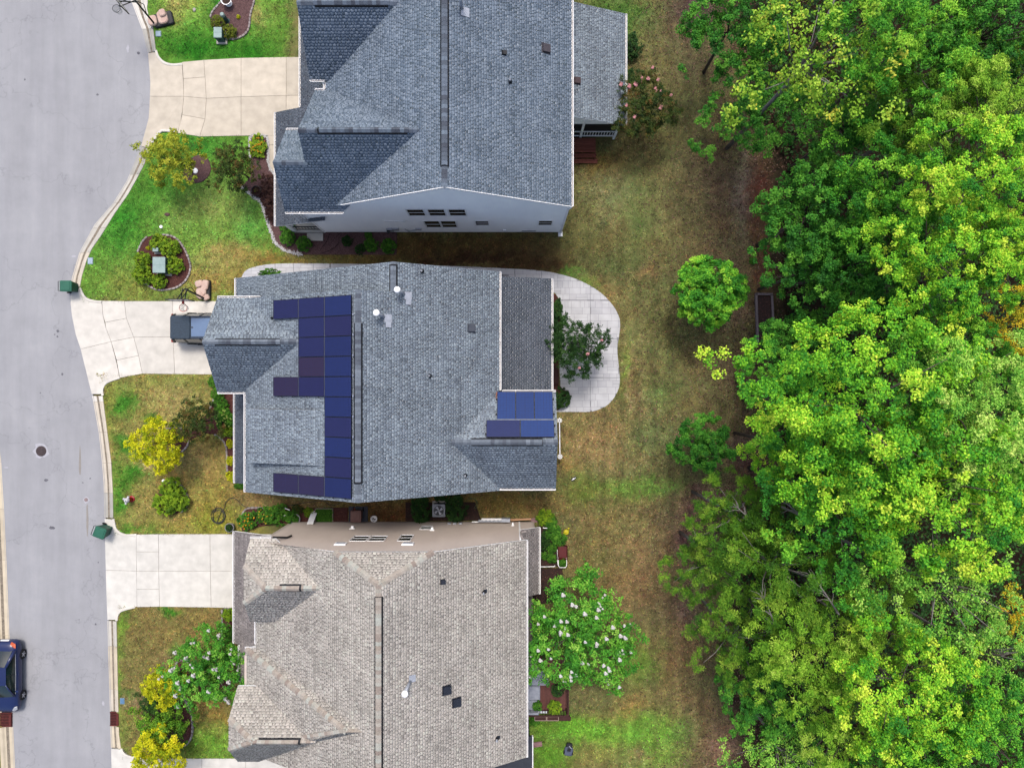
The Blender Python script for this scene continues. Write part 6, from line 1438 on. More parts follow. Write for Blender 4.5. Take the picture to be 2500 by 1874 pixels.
# ------------------------------------------------------------------ utilities and street things
def handhole(px, py, w, l, label, col, rz=0., name='utility_cover'):
    p = W(px, py); t = thing(name, (p.x, p.y, 0), label, 'cover', rz)
    k = MB(); k.rbox(-w / 2, w / 2, -l / 2, l / 2, -.05, .03, .04, .01); k.build('frame', pm('cover_rim' + name, A(*[c * .8 for c in col]), scale=6), t)
    k = MB(); k.rbox(-w / 2 + .03, w / 2 - .03, -l / 2 + .03, l / 2 - .03, .02, .045, .03, .01); k.build('lid', pm('cover_%d_%d' % (px, py), A(*col), scale=6), t)
    return t
handhole(387, 83, .36, .38, 'pale blue plastic cover by the upper basketball base', (196, 222, 236)); handhole(221, 637, .36, .44, 'pale blue plastic cover by the kerb near the upper green cart', (196, 216, 236)); handhole(299, 1710, .3, .4, 'blue meter cover near the brick-red drain', (112, 158, 200))
def disc(px, py, r, label, mat, name, cat, h=.05, hole=True, base=None):
    p = W(px, py); z = base if base is not None else 0.; t = thing(name, (p.x, p.y, z), label, cat)
    k = MB(); k.lathe([(r, -.05), (r, h), (r * .9, h + .012), (r * .55, h + .012)], n=24); k.build('rim', mat, t, smooth=False)
    k = MB(); k.lathe([(r * .54, -.04), (r * .54, h - .01 if hole else h + .02)], n=20); k.build('plug', M_gutter_in if hole else mat, t)
    return t
disc(478, 418, .17, 'white round cleanout cap on the mulch ring', M_white, 'cleanout_cap', 'cap', .1); disc(394, 554, .1, 'small white cleanout cap on the upper front lawn', M_white, 'cleanout_cap', 'cap', .06); disc(400, 1173, .1, 'small white cleanout cap above the bush cluster', M_white, 'cleanout_cap', 'cap', .06)
M_iron = pm('cast_iron', A(98, 84, 86), A(70, 60, 62), scale=16, bump=.5, rough=.7)
mh = disc(98, 1101, .33, 'round iron manhole cover in the street', M_iron, 'manhole_cover', 'manhole', .012, False, -.1)
for r_ in (.1, .2, .28):
    k = MB(); k.ring((0, 0, .028), r_, .012, 24, 4); k.build('raised_ring', M_iron, mh)
vc = disc(208, 1220, .12, 'small round valve cover in the street', pm('valve_rim', A(176, 156, 156), A(150, 130, 130), scale=9), 'valve_cover', 'cover', .012, True, -.1)
# rock, stones
p = W(475, 25); k = MB(); k.prism([(p.x + math.cos(i) * .1 * (1 + .3 * math.sin(3 * i)), p.y + math.sin(i) * .13) for i in [j * 6.283 / 9 for j in range(9)]], -.02, .08, bevel=.03); tag(k.build('rock', M_edgew), 'small white rock on the grass left of the top bed', 'rock')
# pad-mounted transformer and pedestals
M_util = pm('utility_green', A(176, 200, 196), A(160, 186, 182), scale=3, rough=.6); M_util2 = pm('utility_dark', A(72, 108, 104), A(58, 92, 90), scale=3, rough=.6)
def utility_box(x0, y0, x1, y1, z, label, name='utility_box'):
    """x0..y1: photo box of the lid at height z"""
    a, c = W(x0, y1, z), W(x1, y0, z); t = thing(name, ((a.x + c.x) / 2, (a.y + c.y) / 2, 0), label, 'utility box'); w, l = (c.x - a.x) / 2, (c.y - a.y) / 2
    k = MB(); k.box(-w - .08, w + .08, -l - .08, l + .08, -.05, .1); k.build('pad', CONC['kerbdark'], t)
    k = MB(); k.box(-w + .03, w - .03, -l + .03, l - .03, .1, z - .06); k.build('cabinet', M_util2, t)
    k = MB(); k.rbox(-w, w, -l, l, z - .06, z, .04, .02); k.build('lid', M_util, t)
    k = MB(); k.box(-w + .02, w - .02, -.012, .012, z, z + .012); k.build('lid_seam', M_util, t)
    k = MB(); k.box(-.05, .05, -l + .012, -l + .03, z * .5, z * .5 + .12); k.build('latch', M_black, t)
utility_box(372, 627, 403, 666, .8, 'large pale green utility box in the oval mulch bed'); utility_box(521, 66, 541, 92, .75, 'pale blue-green utility box beside the top bed')
utility_box(372, 604, 386, 614, .5, 'small dark utility box under the bushes of the oval bed')
p = W(556, 53); t = thing('utility_post', (p.x, p.y, 0), 'grey cylindrical utility post standing in the top bed', 'post')
k = MB(); k.lathe([(.16, -.05), (.16, .08), (.12, .1), (.12, .75)], n=18); k.build('pillar', M_util2, t, smooth=False); k = MB(); k.lathe([(.125, .72), (.13, .9), (.1, .95), (.0, .96)], n=18); k.build('cap', M_util, t, smooth=False)
p = W(552, 0, .5); t = thing('planter_urn', (p.x, p.y, 0), 'white urn at the top border on the stone edging', 'urn'); k = MB(); k.lathe([(.2, 0), (.22, .1), (.14, .2), (.3, .5), (.34, .55), (.3, .55), (.26, .45)], n=20); k.build('bowl', M_white, t); k = MB(); k.lathe([(.27, .4), (.27, .47)], n=20); k.build('soil', M_soil, t)
# fire hydrant
p = W(322, 1217); t = thing('fire_hydrant', (p.x, p.y, 0), 'red fire hydrant with white top on the front lawn', 'hydrant')
M_red = pm('hydrant_red', A(200, 24, 34), A(176, 18, 28), scale=4, rough=.4); M_hw = pm('hydrant_white', A(240, 240, 244), A(222, 222, 228), scale=4, rough=.4)
k = MB(); k.lathe([(.2, -.05), (.2, .05), (.13, .08), (.13, .5), (.16, .52), (.16, .56)], n=18); k.build('barrel', M_red, t)
k = MB(); k.lathe([(.16, .56), (.15, .66), (.1, .75), (.04, .78), (.035, .85), (0, .86)], n=18); k.build('bonnet', M_hw, t)
for a in (0, math.pi / 2, math.pi, ):
    k = MB(); d = Vector((math.cos(a + 1.2), math.sin(a + 1.2), 0)); k.tube([d * .1 + Vector((0, 0, .56)), d * .26 + Vector((0, 0, .56))], .07, 10); k.build('nozzle', M_hw, t)
# storm drains
M_drain = pm('rust_iron', A(120, 52, 48), A(86, 34, 32), scale=12, bump=.4, rough=.8)
for x0, x1, y0, y1, lab in ((267, 290, 1739, 1771, 'rust red storm drain grate in the right kerb'), (-2, 28, 1741, 1773, 'rust red storm drain grate in the left kerb')):
    a, c = W(x0, y1), W(x1, y0); t = thing('storm_drain', ((a.x + c.x) / 2, (a.y + c.y) / 2, -.1), lab, 'drain'); w, l = (c.x - a.x) / 2, (c.y - a.y) / 2
    k = MB(); k.box(-w, w, -l, l, -.1, .02); k.build('pit', pm('drain_dark', A(60, 24, 24), A(40, 16, 16), scale=6), t)
    for i in range(9):
        k = MB(); y = -l + .03 + (2 * l - .06) * i / 8; k.box(-w + .02, w - .14, y - .022, y + .022, .02, .05); k.build('grate_bar', M_drain, t)
    for s_ in (-1, 1):
        k = MB(); k.box(-w, w, s_ * l - .03, s_ * l + .03, .0, .055); k.build('frame', M_drain, t)
    k = MB(); k.box(w - .14, w, -l + .03, l - .03, .0, .14); k.build('hood', M_drain, t)

# wheeled carts
M_cart = pm('cart_green', A(40, 108, 88), A(32, 92, 76), scale=3, rough=.5); M_cartl = pm('cart_lid_green', A(56, 124, 100), A(46, 110, 90), scale=3, rough=.45); M_cartd = pm('cart_dark', A(30, 62, 54), A(24, 52, 46), scale=3, rough=.6)
M_tyre = pm('rubber', A(42, 42, 46), A(30, 30, 34), scale=6, rough=.9)
M_brownp = pm('brown_plastic', A(150, 112, 104), A(128, 92, 86), scale=3, rough=.6)
def cart(px, py, rz, label, body=None, lid=None, zb=-.08, h=1.0, name='wheeled_bin'):
    p = W(px, py); t = thing(name, (p.x, p.y, zb), label, 'bin', rz)
    k = MB(); k.add([(-.26, -.24, .06), (.26, -.24, .06), (.26, .26, .06), (-.26, .26, .06), (-.31, -.36, h), (.31, -.36, h), (.31, .34, h), (-.31, .34, h)], [(3, 2, 1, 0), (4, 5, 6, 7), (0, 1, 5, 4), (1, 2, 6, 5), (2, 3, 7, 6), (3, 0, 4, 7)]); k.build('body', body or M_cart, t)
    k = MB(); k.rbox(-.34, .34, -.40, .34, h - .02, h + .05, .08, .03); k.rbox(-.27, .27, -.32, .26, h + .05, h + .075, .06, .02); k.build('lid', lid or M_cartl, t)
    k = MB(); k.tube([(-.3, .36, h - .05), (-.3, .45, h), (.3, .45, h), (.3, .36, h - .05)], .02, 8); k.build('handle', M_cartd, t)
    for s_ in (-1, 1):
        k = MB(); k.lathe([(.0, -.03), (.12, -.03), (.14, 0), (.12, .03), (0, .03)], n=16); w = k.build('wheel', M_tyre, t); w.location = (s_ * .3, .3, .14); w.rotation_euler = (0, math.pi / 2, 0)
    return t
cart(182, 703, math.pi / 2, 'green wheeled bin on the street by the middle driveway'); cart(263, 1292, math.pi / 2 - .35, 'green wheeled bin standing askew at the lower driveway corner')
cart(876, 1253, 0, 'brown plastic bin with domed lid on a dark pad between the houses', M_brownp, M_brownp, 0, .85)
p = W(875, 1254); k = MB(); k.box(p.x - .6, p.x + .6, p.y - .48, p.y + .48, -.02, .055); tag(k.build('paving_pad', pm('dark_paver', A(84, 88, 100), A(70, 74, 86), scale=5)), 'dark square paver under the brown bin', 'paver')
p = W(862, 1244, .4); k = MB(); k.lathe([(0.02, 0), (.07, .03), (.1, .1), (.07, .17), (.02, .2)], (p.x, p.y, .05), 14); tag(k.build('ball', pm('orange_ball', A(236, 92, 54), A(220, 76, 44), scale=5), smooth=True), 'small orange-red ball at the brown bin', 'ball')

# basketball stands
M_bag = pm('pale_bag', A(242, 214, 198), A(226, 190, 176), scale=3, bump=.3, bscale=10)
M_board = pm('acrylic_board', A(196, 204, 212), A(180, 188, 196), scale=2, rough=.2); M_rimo = pm('orange_rim', A(236, 74, 50), A(220, 60, 40), scale=5, rough=.4); M_net = pm('net_cord', A(236, 236, 238), A(220, 220, 224), scale=6)
def hoop(foot, base, rim, label, bags, rimmat, board_dir):
    f = W(*foot); R_ = W(rim[0], rim[1], 2.95); t = thing('basketball_hoop', (f.x, f.y, 0), label, 'basketball hoop')
    b0 = W(*base[:2]); bw, bl, ba = base[2:]
    k = MB(); k.rbox(-bw / 2, bw / 2, -bl / 2, bl / 2, 0, .2, .12, .05); o = k.build('base', M_black, t); o.location = (b0.x - f.x, b0.y - f.y, 0); o.rotation_euler = (0, 0, ba)
    d = Vector(board_dir).normalized(); nb = Vector((R_.x - f.x, R_.y - f.y, 0)); nb = (nb - d * nb.dot(d)).normalized()
    bc = R_ - nb * .4 + Vector((0, 0, .38)) - Vector((f.x, f.y, 0)); top = Vector((bc.x, bc.y, 2.75)) - nb * .75
    k = MB(); k.tube([(0, 0, .1), top * .5 + Vector((0, 0, .05)), top], [.06, .055, .05], 10); k.build('pole', M_black, t)
    for z0, z1 in ((2.75, 3.0), (2.55, 3.45)):
        for s_ in (-.12, .12):
            k = MB(); k.bar(Vector((top.x, top.y, z0)) + d * s_, Vector((bc.x, bc.y, z1)) + d * s_ - nb * .04, .045); k.build('arm', M_black, t)
    k = MB(); k.tube([Vector((top.x, top.y, 2.6)), Vector((top.x, top.y, 1.9)) - nb * .2, (top.x * .4, top.y * .4, 1.2)], .025, 6); k.build('strut', M_black, t)
    br = MB(); u = Vector((0, 0, 1)); hw, hh = .66, .45
    br.add([bc + d * x + u * z + nb * y for y in (-.012, .012) for x, z in ((-hw, -hh), (hw, -hh), (hw, hh), (-hw, hh))], [(0, 1, 2, 3), (7, 6, 5, 4), (0, 4, 5, 1), (1, 5, 6, 2), (2, 6, 7, 3), (3, 7, 4, 0)])
    bo = br.build('backboard', M_board, t)
    for a, c in (((-hw, -hh), (hw, -hh)), ((hw, -hh), (hw, hh)), ((hw, hh), (-hw, hh)), ((-hw, hh), (-hw, -hh))):
        k = MB(); k.bar(bc + d * a[0] + u * a[1], bc + d * c[0] + u * c[1], .045); k.build('board_frame', M_black, bo)
    rc = R_ - Vector((f.x, f.y, 0)); k = MB(); k.ring(rc, .23, .014, 28, 6); k.bar(rc - nb * .38, rc - nb * .22, .14, .03); k.build('rim', rimmat, t)
    k = MB()
    for i in range(12):
        a = i * math.pi / 6; p0 = rc + Vector((math.cos(a), math.sin(a), 0)) * .225
        for s_ in (.5, -.5):
            p1 = rc + Vector((math.cos(a + s_), math.sin(a + s_), 0)) * .15 - u * .4; k.bar(p0, p1, .012)
    k.build('net', M_net, t)
    for (bx, by, l, w, a, z) in bags:
        q = W(bx, by); kb = MB(); pts = [(x, y) for x, y in rrect(-l / 2, l / 2, -w / 2, w / 2, min(l, w) * .32, 3)]
        kb.prism(pts, 0, .17, bevel=.05); o = kb.build('sandbag', M_bag, t, smooth=False); o.location = (q.x - f.x, q.y - f.y, z); o.rotation_euler = (.05, -.04, a)
hoop((382, 64), (401, 50, 1.25, .85, .25), (284, 21), 'portable basketball hoop leaning over the street at the top', [(378, 56, .55, .62, .15, .2), (402, 48, .62, .8, .25, .2), (404, 40, .4, .45, .3, .34)], M_black, (28, -38, 0))
hoop((503, 730), (500, 707, .85, 1.2, 0), (447, 751), 'basketball hoop with orange rim beside the middle driveway', [(491, 694, .5, .42, .3, .2), (506, 697, .42, .62, -.2, .22), (496, 713, .62, .5, .2, .2), (494, 722, .4, .45, .9, .24), (508, 727, .4, .34, .5, .2)], M_rimo, (1, 0, 0))

# garden hose
def hose(label, pts, mat, r=.018, name='garden_hose'):
    P = [W(*q) for q in pts]; P = smooth_line([(p.x, p.y, .05 + .018 * math.sin(i * 1.7)) for i, p in enumerate(P)], 6)
    k = MB(); k.tube(P, r, 6); o = k.build(name, mat, smooth=True); return tag(o, label, 'hose')
M_hose = pm('black_rubber', A(66, 68, 66), A(50, 52, 50), scale=6, rough=.6); M_hoseg = pm('green_hose', A(94, 124, 84), A(74, 104, 66), scale=6, rough=.6)
loop = [(520 + 14 + 15 * math.cos(a) * (1 + .22 * math.sin(a * .37)), 1259 + 17 * math.sin(a) * (1 + .2 * math.cos(a * .53))) for a in np.arange(0, 27, .55)]
hose('black garden hose coiled on the lawn by the grey pot', loop + [(540, 1252), (548, 1240), (552, 1226), (562, 1216), (575, 1216), (586, 1226), (598, 1235), (618, 1238), (660, 1238), (700, 1234), (760, 1224), (792, 1222), (806, 1233), (830, 1228)], M_hose)
hose('loose green hose coil right of the air conditioner bushes', [(1138, 1220), (1150, 1215), (1164, 1222), (1166, 1236), (1158, 1240), (1164, 1226), (1156, 1217), (1146, 1218)], M_hoseg, .016)
hose('dark hose lying in the mulch by the upper house wall', [(805, 571), (798, 590), (786, 606), (780, 618), (800, 614), (818, 604), (828, 590), (822, 578), (834, 568)], pm('brown_hose', A(60, 42, 42), A(46, 32, 32), scale=6), .016)

# pots
def pot(px, py, r, h, label, mat, plant=None, pr=None):
    p = W(px, py); t = thing('plant_pot', (p.x, p.y, 0), label, 'plant pot')
    k = MB(); k.lathe([(r * .75, 0), (r, h), (r * 1.06, h), (r * 1.06, h + .03), (r * .92, h + .03), (r * .88, h - .06)], n=22); k.build('pot', mat, t); k = MB(); k.lathe([(r * .87, h - .12), (r * .87, h - .05)], n=20); k.build('soil', M_soil, t)
    if plant:
        me = CROWNS[plant][0]; o = link('plant', me, None, t, loc=(0, 0, h + (pr or r) * .3)); o.scale = ((pr or r), (pr or r), (pr or r) * .7)
    return t
M_potg = pm('grey_pot', A(176, 176, 180), A(156, 156, 162), scale=5, rough=.6); M_pott = pm('clay_pot', A(150, 96, 76), A(128, 80, 62), scale=5)
pot(567, 1284, .27, .45, 'grey round pot with a dark plant at the lower driveway', M_potg, 'sh_dark', .22); pot(724, 1264, .32, .35, 'wide white-rimmed pot against the lower house wall', M_potg); pot(629, 468, .3, .25, 'black nursery ring pot on the mulch by the upper porch', M_black, 'sh_olive', .12)
pot(1310, 1703, .24, .4, 'plant pot at the lower left of the deck', M_black, 'sh_loose', .3) ; pot(1352, 1705, .28, .4, 'plant pot in the lower right corner of the deck', M_black, 'sh_box', .42); pot(1358, 1665, .26, .4, 'plant pot along the right rail of the deck', M_black, 'sh_dark', .4)
for o in bpy.data.objects:
    if o.name.startswith('plant_pot') and 'deck' in o.get('label', ''): o.location.z = .62

# raised planter, board and bits between the houses
t = thing('planter_box', W(793, 1258), 'framed planter of low green plants by the lower house wall', 'planter')
for a, c in (((772, 1240), (814, 1240)), ((814, 1240), (814, 1275)), ((772, 1275), (814, 1275)), ((772, 1240), (772, 1275))):
    k = MB(); pa, pc = W(*a), W(*c); k.bar((pa.x, pa.y, .1), (pc.x, pc.y, .1), .05, .24); k.build('plank', pm('pale_plank', A(170, 158, 140), A(146, 134, 118), scale=6), t, world=True)
pa, pc = W(772, 1275), W(814, 1240); k = MB(); k.box(pa.x, pc.x, pa.y, pc.y, -.02, .1); k.build('soil', M_soil, t, world=True)
for i in range(3):
    for j in range(2):
        o = link('seedling', CROWNS['sh_hedge'][0], None, t, loc=Vector((pa.x + .2 + i * .34, pa.y + .25 + j * .42, .16)) - rootloc(t)); o.scale = (.24, .26, .14)
t = thing('white_board', W(768, 1262), 'white slatted board leaning on the lower house wall', 'board'); k = MB()
for i in range(5):
    k = MB(); x = W(766, 0).x + i * .075 - .1; k.add([(x, -8.0, .02), (x + .068, -8.0, .02), (x + .068, -8.62, 1.15), (x, -8.62, 1.15), (x, -8.03, .02), (x + .068, -8.03, .02), (x + .068, -8.65, 1.15), (x, -8.65, 1.15)], [(0, 1, 2, 3), (7, 6, 5, 4), (0, 4, 5, 1), (1, 5, 6, 2), (2, 6, 7, 3), (3, 7, 4, 0)]); k.build('slat', M_white, t, world=True)
t = thing('plastic_bucket', W(915, 1264), 'white bucket with dark gloves between the houses', 'bucket'); k = MB(); k.lathe([(.15, 0), (.2, .3), (.21, .32), (.18, .32), (.14, .05)], n=20); k.build('pail', M_white, t); k = MB(); k.tube([(-.1, 0, .3), (-.03, .05, .34), (.06, -.05, .33), (.1, .02, .3)], .035, 6); k.build('glove', M_black, t)
k = MB(); pa = W(702, 1241, .5); k.bar((pa.x - .2, pa.y + .03, .5), (pa.x + .15, pa.y - .08, .55), .05); k.bar((pa.x - .22, pa.y - .45, .5), (pa.x + .12, pa.y - .4, .5), .05); k.bar((pa.x - .2, pa.y + .03, .0), (pa.x - .2, pa.y + .03, .52), .04); k.bar((pa.x - .22, pa.y - .45, .0), (pa.x - .22, pa.y - .45, .52), .04); tag(k.build('plant_stake', M_white), 'white plant support poking out of the dark bush', 'stake')
# timber edge at the lower house corner
k = MB(); pa, pc = W(600, 1296), W(636, 1272); k.bar((pa.x, pa.y, .1), (pc.x, pc.y, .1), .1, .22); tag(k.build('timber_edge', pm('dark_timber', A(84, 66, 60), A(64, 50, 46), scale=7)), 'dark timber edging at the lower house corner', 'timber')
# folding ladder lying along the wall
t = thing('folded_ladder', W(1210, 1264), 'white aluminium ladder stored along the lower house wall', 'ladder'); Y_ = -8.62
for z in (.55, .95):
    k = MB(); k.bar((-2.1, Y_ + .1, z), (-.15, Y_ + .1, z), .06, .09); k.build('stile', M_galv, t, world=True)
for z in (.62, .88):
    k = MB(); k.bar((-1.9, Y_ + .2, z), (-.2, Y_ + .2, z), .05, .07); k.build('stile', M_white, t, world=True)
for i in range(8):
    k = MB(); x = -2.0 + i * .25; k.bar((x, Y_ + .12, .55), (x, Y_ + .12, .95), .05, .05); k.build('rung', M_white, t, world=True)
k = MB(); k.box(-.65, -.12, Y_ + .06, Y_ + .26, .5, 1.0); k.build('end_cover', M_galv, t, world=True)
k = MB(); k.bar((-2.5, Y_ + .03, .7), (-2.1, Y_ + .03, .7), .04, .3); k.build('hanger', M_white, t, world=True)
k = MB(); k.bar((-.1, Y_ + .1, .45), (1.2, Y_ + .16, .45), .1, .14); tag(k.build('lumber_plank', pm('fresh_lumber', A(226, 178, 138), A(206, 158, 120), scale=5, stretch=(1, 6, 1))), 'orange-tan plank along the lower house wall', 'plank')
for (px, py), rz, lab in (((1308, 1268), .25, 'pinkish downspout splash block at the lower house corner'), ((1311, 1815), .15, 'pinkish splash block beside the lawn at the bottom'), ((1368, 572), 0, 'white splash block at the upper house rear corner')):
    p = W(px, py); t = thing('splash_block', (p.x, p.y, 0), lab, 'splash block', rz); mt = pm('pink_concrete', A(178, 140, 140), A(158, 122, 124), scale=5) if px != 1368 else M_white; w = .32 if px != 1368 else .14
    k = MB(); k.box(-w, w, -.14, .14, -.02, .05); k.build('tray', mt, t)
    for s_ in (-.12, .12):
        k = MB(); k.box(-w, w, s_ - .025, s_ + .025, .05, .1); k.build('lip', mt, t)
# air conditioner
p = W(1071, 1246, .8); t = thing('air_conditioner', (p.x, p.y, 0), 'grey air conditioner with round fan grille between two bushes', 'air conditioner'); M_ac = pm('ac_grey', A(176, 182, 192), A(160, 166, 176), scale=4, rough=.5)
k = MB(); k.box(-.48, .48, -.48, .48, -.04, .06); k.build('pad', CONC['kerbdark'], t)
k = MB(); k.rbox(-.37, .37, -.37, .37, .06, .74, .06, .01); k.build('coil_cabinet', pm('ac_dark', A(96, 100, 110), A(80, 84, 94), scale=30, stretch=(1, 1, 6)), t)
k = MB(); pts = rrect(-.4, .4, -.4, .4, .07, 4); k.prism(pts, .74, .79, bevel=.015); tp = k.build('top', M_ac, t)
k = MB(); k.lathe([(.30, .785), (.31, .80), (.28, .80)], n=32); k.build('fan_ring', M_black, t); k = MB(); k.lathe([(.285, .79), (.285, .796)], n=32); k.build('fan_well', pm('fan_dark', A(70, 74, 84), A(56, 60, 70), scale=5), t)
for i in range(4):
    a = i * math.pi / 2 + .5; k = MB(); c1, s1 = math.cos(a), math.sin(a); k.add([(c1 * .05, s1 * .05, .80), (c1 * .26 - s1 * .1, s1 * .26 + c1 * .1, .80), (c1 * .27 + s1 * .07, s1 * .27 - c1 * .07, .812), (c1 * .06 + s1 * .05, s1 * .06 - c1 * .05, .812)], [(0, 1, 2, 3)]); k.build('fan_blade', M_galv, t)
for r_ in (.09, .15, .21, .27):
    k = MB(); k.ring((0, 0, .825), r_, .005, 28, 4); k.build('grille_wire', M_galv, t)
k = MB(); k.lathe([(.06, .80), (.06, .83), (0, .84)], n=14); k.build('fan_hub', M_ac, t)

# things on the back lawns
p = W(1400, 1168); t = thing('lawn_sprinkler', (p.x, p.y, 0), 'small black and white sprinkler on the lawn behind the middle house', 'sprinkler', .6)
k = MB(); k.bar((-.2, -.06, .04), (.2, -.06, .04), .05); k.bar((-.16, .06, .04), (.22, .06, .04), .05); k.build('skid', M_black, t); k = MB(); k.lathe([(.06, .03), (.05, .12), (.02, .14)], n=12); k.bar((-.14, 0, .12), (.14, 0, .12), .03); k.build('spray_arm', M_white, t)
p = W(1388, 1826); t = thing('robot_mower', (p.x, p.y, 0), 'small dark grey robot mower on the green lawn at the bottom', 'mower', -.15); M_mow = pm('mower_grey', A(104, 112, 134), A(84, 92, 112), scale=3, rough=.35)
k = MB(); k.rbox(-.27, .27, -.36, .2, .06, .26, .13, .05); k.build('shell', M_mow, t); k = MB(); k.rbox(-.2, .2, .12, .42, .08, .22, .1, .03); k.build('nose', M_black, t); k = MB(); k.rbox(-.1, .12, -.05, .15, .26, .31, .04, .02); k.build('lid', M_black, t); k = MB(); k.bar((-.02, .28, .23), (.14, .16, .3), .03); k.build('handle', M_galv, t)
for s_ in (-.26, .26):
    k = MB(); k.lathe([(0, -.04), (.12, -.04), (.13, 0), (.12, .04), (0, .04)], n=14); w = k.build('wheel', M_tyre, t); w.location = (s_, -.18, .13); w.rotation_euler = (0, math.pi / 2, 0)
p = W(1382, 1297); t = thing('watering_can', (p.x, p.y, 0), 'yellow watering can on the grass by the vegetable plot', 'watering can', .2); M_yel = pm('yellow_plastic', A(246, 232, 56), A(228, 212, 40), scale=4, rough=.5)
k = MB(); k.lathe([(.16, 0), (.17, .2), (.13, .27), (.09, .28), (.08, .24)], n=18); k.build('can', M_yel, t); k = MB(); k.tube([(.12, .02, .08), (.18, .14, .22), (.2, .25, .32)], [.04, .03, .05], 8); k.build('spout', M_yel, t); k = MB(); k.tube([(-.15, 0, .1), (-.2, 0, .25), (-.02, 0, .36), (.08, 0, .27)], .02, 6); k.build('grip', M_yel, t)
p = W(1372, 1352); t = thing('wheelbarrow', (p.x, p.y, 0), 'dark red wheelbarrow with white handles full of plants', 'wheelbarrow'); M_wb = pm('barrow_red', A(112, 36, 40), A(92, 28, 32), scale=4, rough=.5)
k = MB(); k.add([(-.2, -.1, .25), (.2, -.1, .25), (.2, .5, .25), (-.2, .5, .25), (-.32, -.2, .55), (.32, -.2, .55), (.3, .7, .55), (-.3, .7, .55)], [(3, 2, 1, 0), (0, 1, 5, 4), (1, 2, 6, 5), (2, 3, 7, 6), (3, 0, 4, 7)]); k.build('tray', M_wb, t)
k = MB(); k.add([(-.26, -.12, .45), (.26, -.12, .45), (.26, .6, .45), (-.26, .6, .45)], [(0, 1, 2, 3)]); k.build('load', M_wb, t)
k = MB(); k.tube([(-.26, .3, .3), (-.26, -.6, .5), (-.18, -.72, .5), (.18, -.72, .5), (.26, -.6, .5), (.26, .3, .3)], .025, 6); k.build('handle', M_white, t)
k = MB(); k.lathe([(0, -.04), (.16, -.04), (.18, 0), (.16, .04), (0, .04)], n=16); w = k.build('wheel', M_tyre, t); w.location = (0, .8, .18); w.rotation_euler = (0, math.pi / 2, 0)
for s_ in (-.2, .2):
    k = MB(); k.bar((s_, 0, .27), (s_, -.15, 0), .04); k.build('leg', M_black, t)
o = link('plant', CROWNS['sh_loose'][0], None, t, loc=(0, -.42, .5)); o.scale = (.24, .24, .2)
# vegetables
veg = [(1330, 1262, 20, 'sh_box', 'pale flowering plant at the top of the vegetable plot'), (1345, 1275, 15, 'sh_loose', 'leafy plant by the splash block at the vegetable plot'), (1352, 1300, 20, 'sh_loose', 'tall tomato plant at the upper right of the plot'), (1364, 1320, 18, 'sh_loose', 'tomato plant right of the plot edge'), (1332, 1310, 15, 'sh_dark', 'upper dark vegetable plant against the gutter'), (1328, 1330, 14, 'sh_dark', 'lower dark vegetable plant against the gutter'), (1346, 1338, 12, 'sh_loose', 'small vegetable plant in the middle of the plot'), (1330, 1356, 10, 'sh_loose', 'low seedling at the lower left of the plot'), (1347, 1362, 12, 'sh_loose', 'leafy vegetable at the lower right of the plot'), (1370, 1374, 9, 'sh_dark', 'small green plant below the wheelbarrow'), (1305, 1760, 12, 'sh_loose', 'weedy plant at the foot of the deck planters'), (1320, 1585, 26, 'sh_dark', 'dark bush in shade between the lower house and the deck')]
for px, py, r, key, lab in veg: shrub(px, py, r, key, lab, 'garden_plant')
t = thing('garden_fence', W(1342, 1336), 'thin white pipe fence around the vegetable plot', 'fence')
for a, c in (((1326, 1286), (1344, 1286)), ((1318, 1380), (1354, 1379)), ((1360, 1340), (1361, 1374))):
    k = MB(); pa, pc = W(*a), W(*c); k.bar((pa.x, pa.y, .3), (pc.x, pc.y, .3), .04); k.bar((pa.x, pa.y, 0), (pa.x, pa.y, .3), .04); k.bar((pc.x, pc.y, 0), (pc.x, pc.y, .3), .04); k.build('pipe', M_white, t, world=True)
# decorative rail at the rear wall of the middle house
t = thing('window_rail', W(1366, 1070), 'white rail with star-shaped ends along the rear wall', 'rail')
pa, pc = W(1366, 1026, .9), W(1367, 1114, .9); k = MB(); k.bar((pa.x, pa.y, .9), (pc.x, pc.y, .9), .05); k.bar((pa.x, pa.y, 0), (pa.x, pa.y, .9), .05); k.bar((pc.x, pc.y, 0), (pc.x, pc.y, .9), .05); k.build('bar', M_white, t, world=True)
for q in (pa, pc):
    k = MB()
    for i in range(4): a = i * math.pi / 4; k.bar((q.x - math.cos(a) * .16, q.y - math.sin(a) * .16, .94), (q.x + math.cos(a) * .16, q.y + math.sin(a) * .16, .94), .05)
    k.build('star', M_white, t, world=True)
# brown bench by the patio
t = thing('garden_bench', W(1354, 915), 'dark brown bench between the rear porch and the patio', 'bench'); M_dbr = pm('dark_brown_wood', A(86, 52, 48), A(66, 38, 36), scale=6)
for i in range(4):
    k = MB(); k.box(-.26 + i * .13, -.26 + i * .13 + .11, -.55, .55, .4, .44); k.build('slat', M_dbr, t)
for x, y in ((-.22, -.5), (.22, -.5), (-.22, .5), (.22, .5)):
    k = MB(); k.box(x - .03, x + .03, y - .03, y + .03, 0, .4); k.build('leg', M_dbr, t)

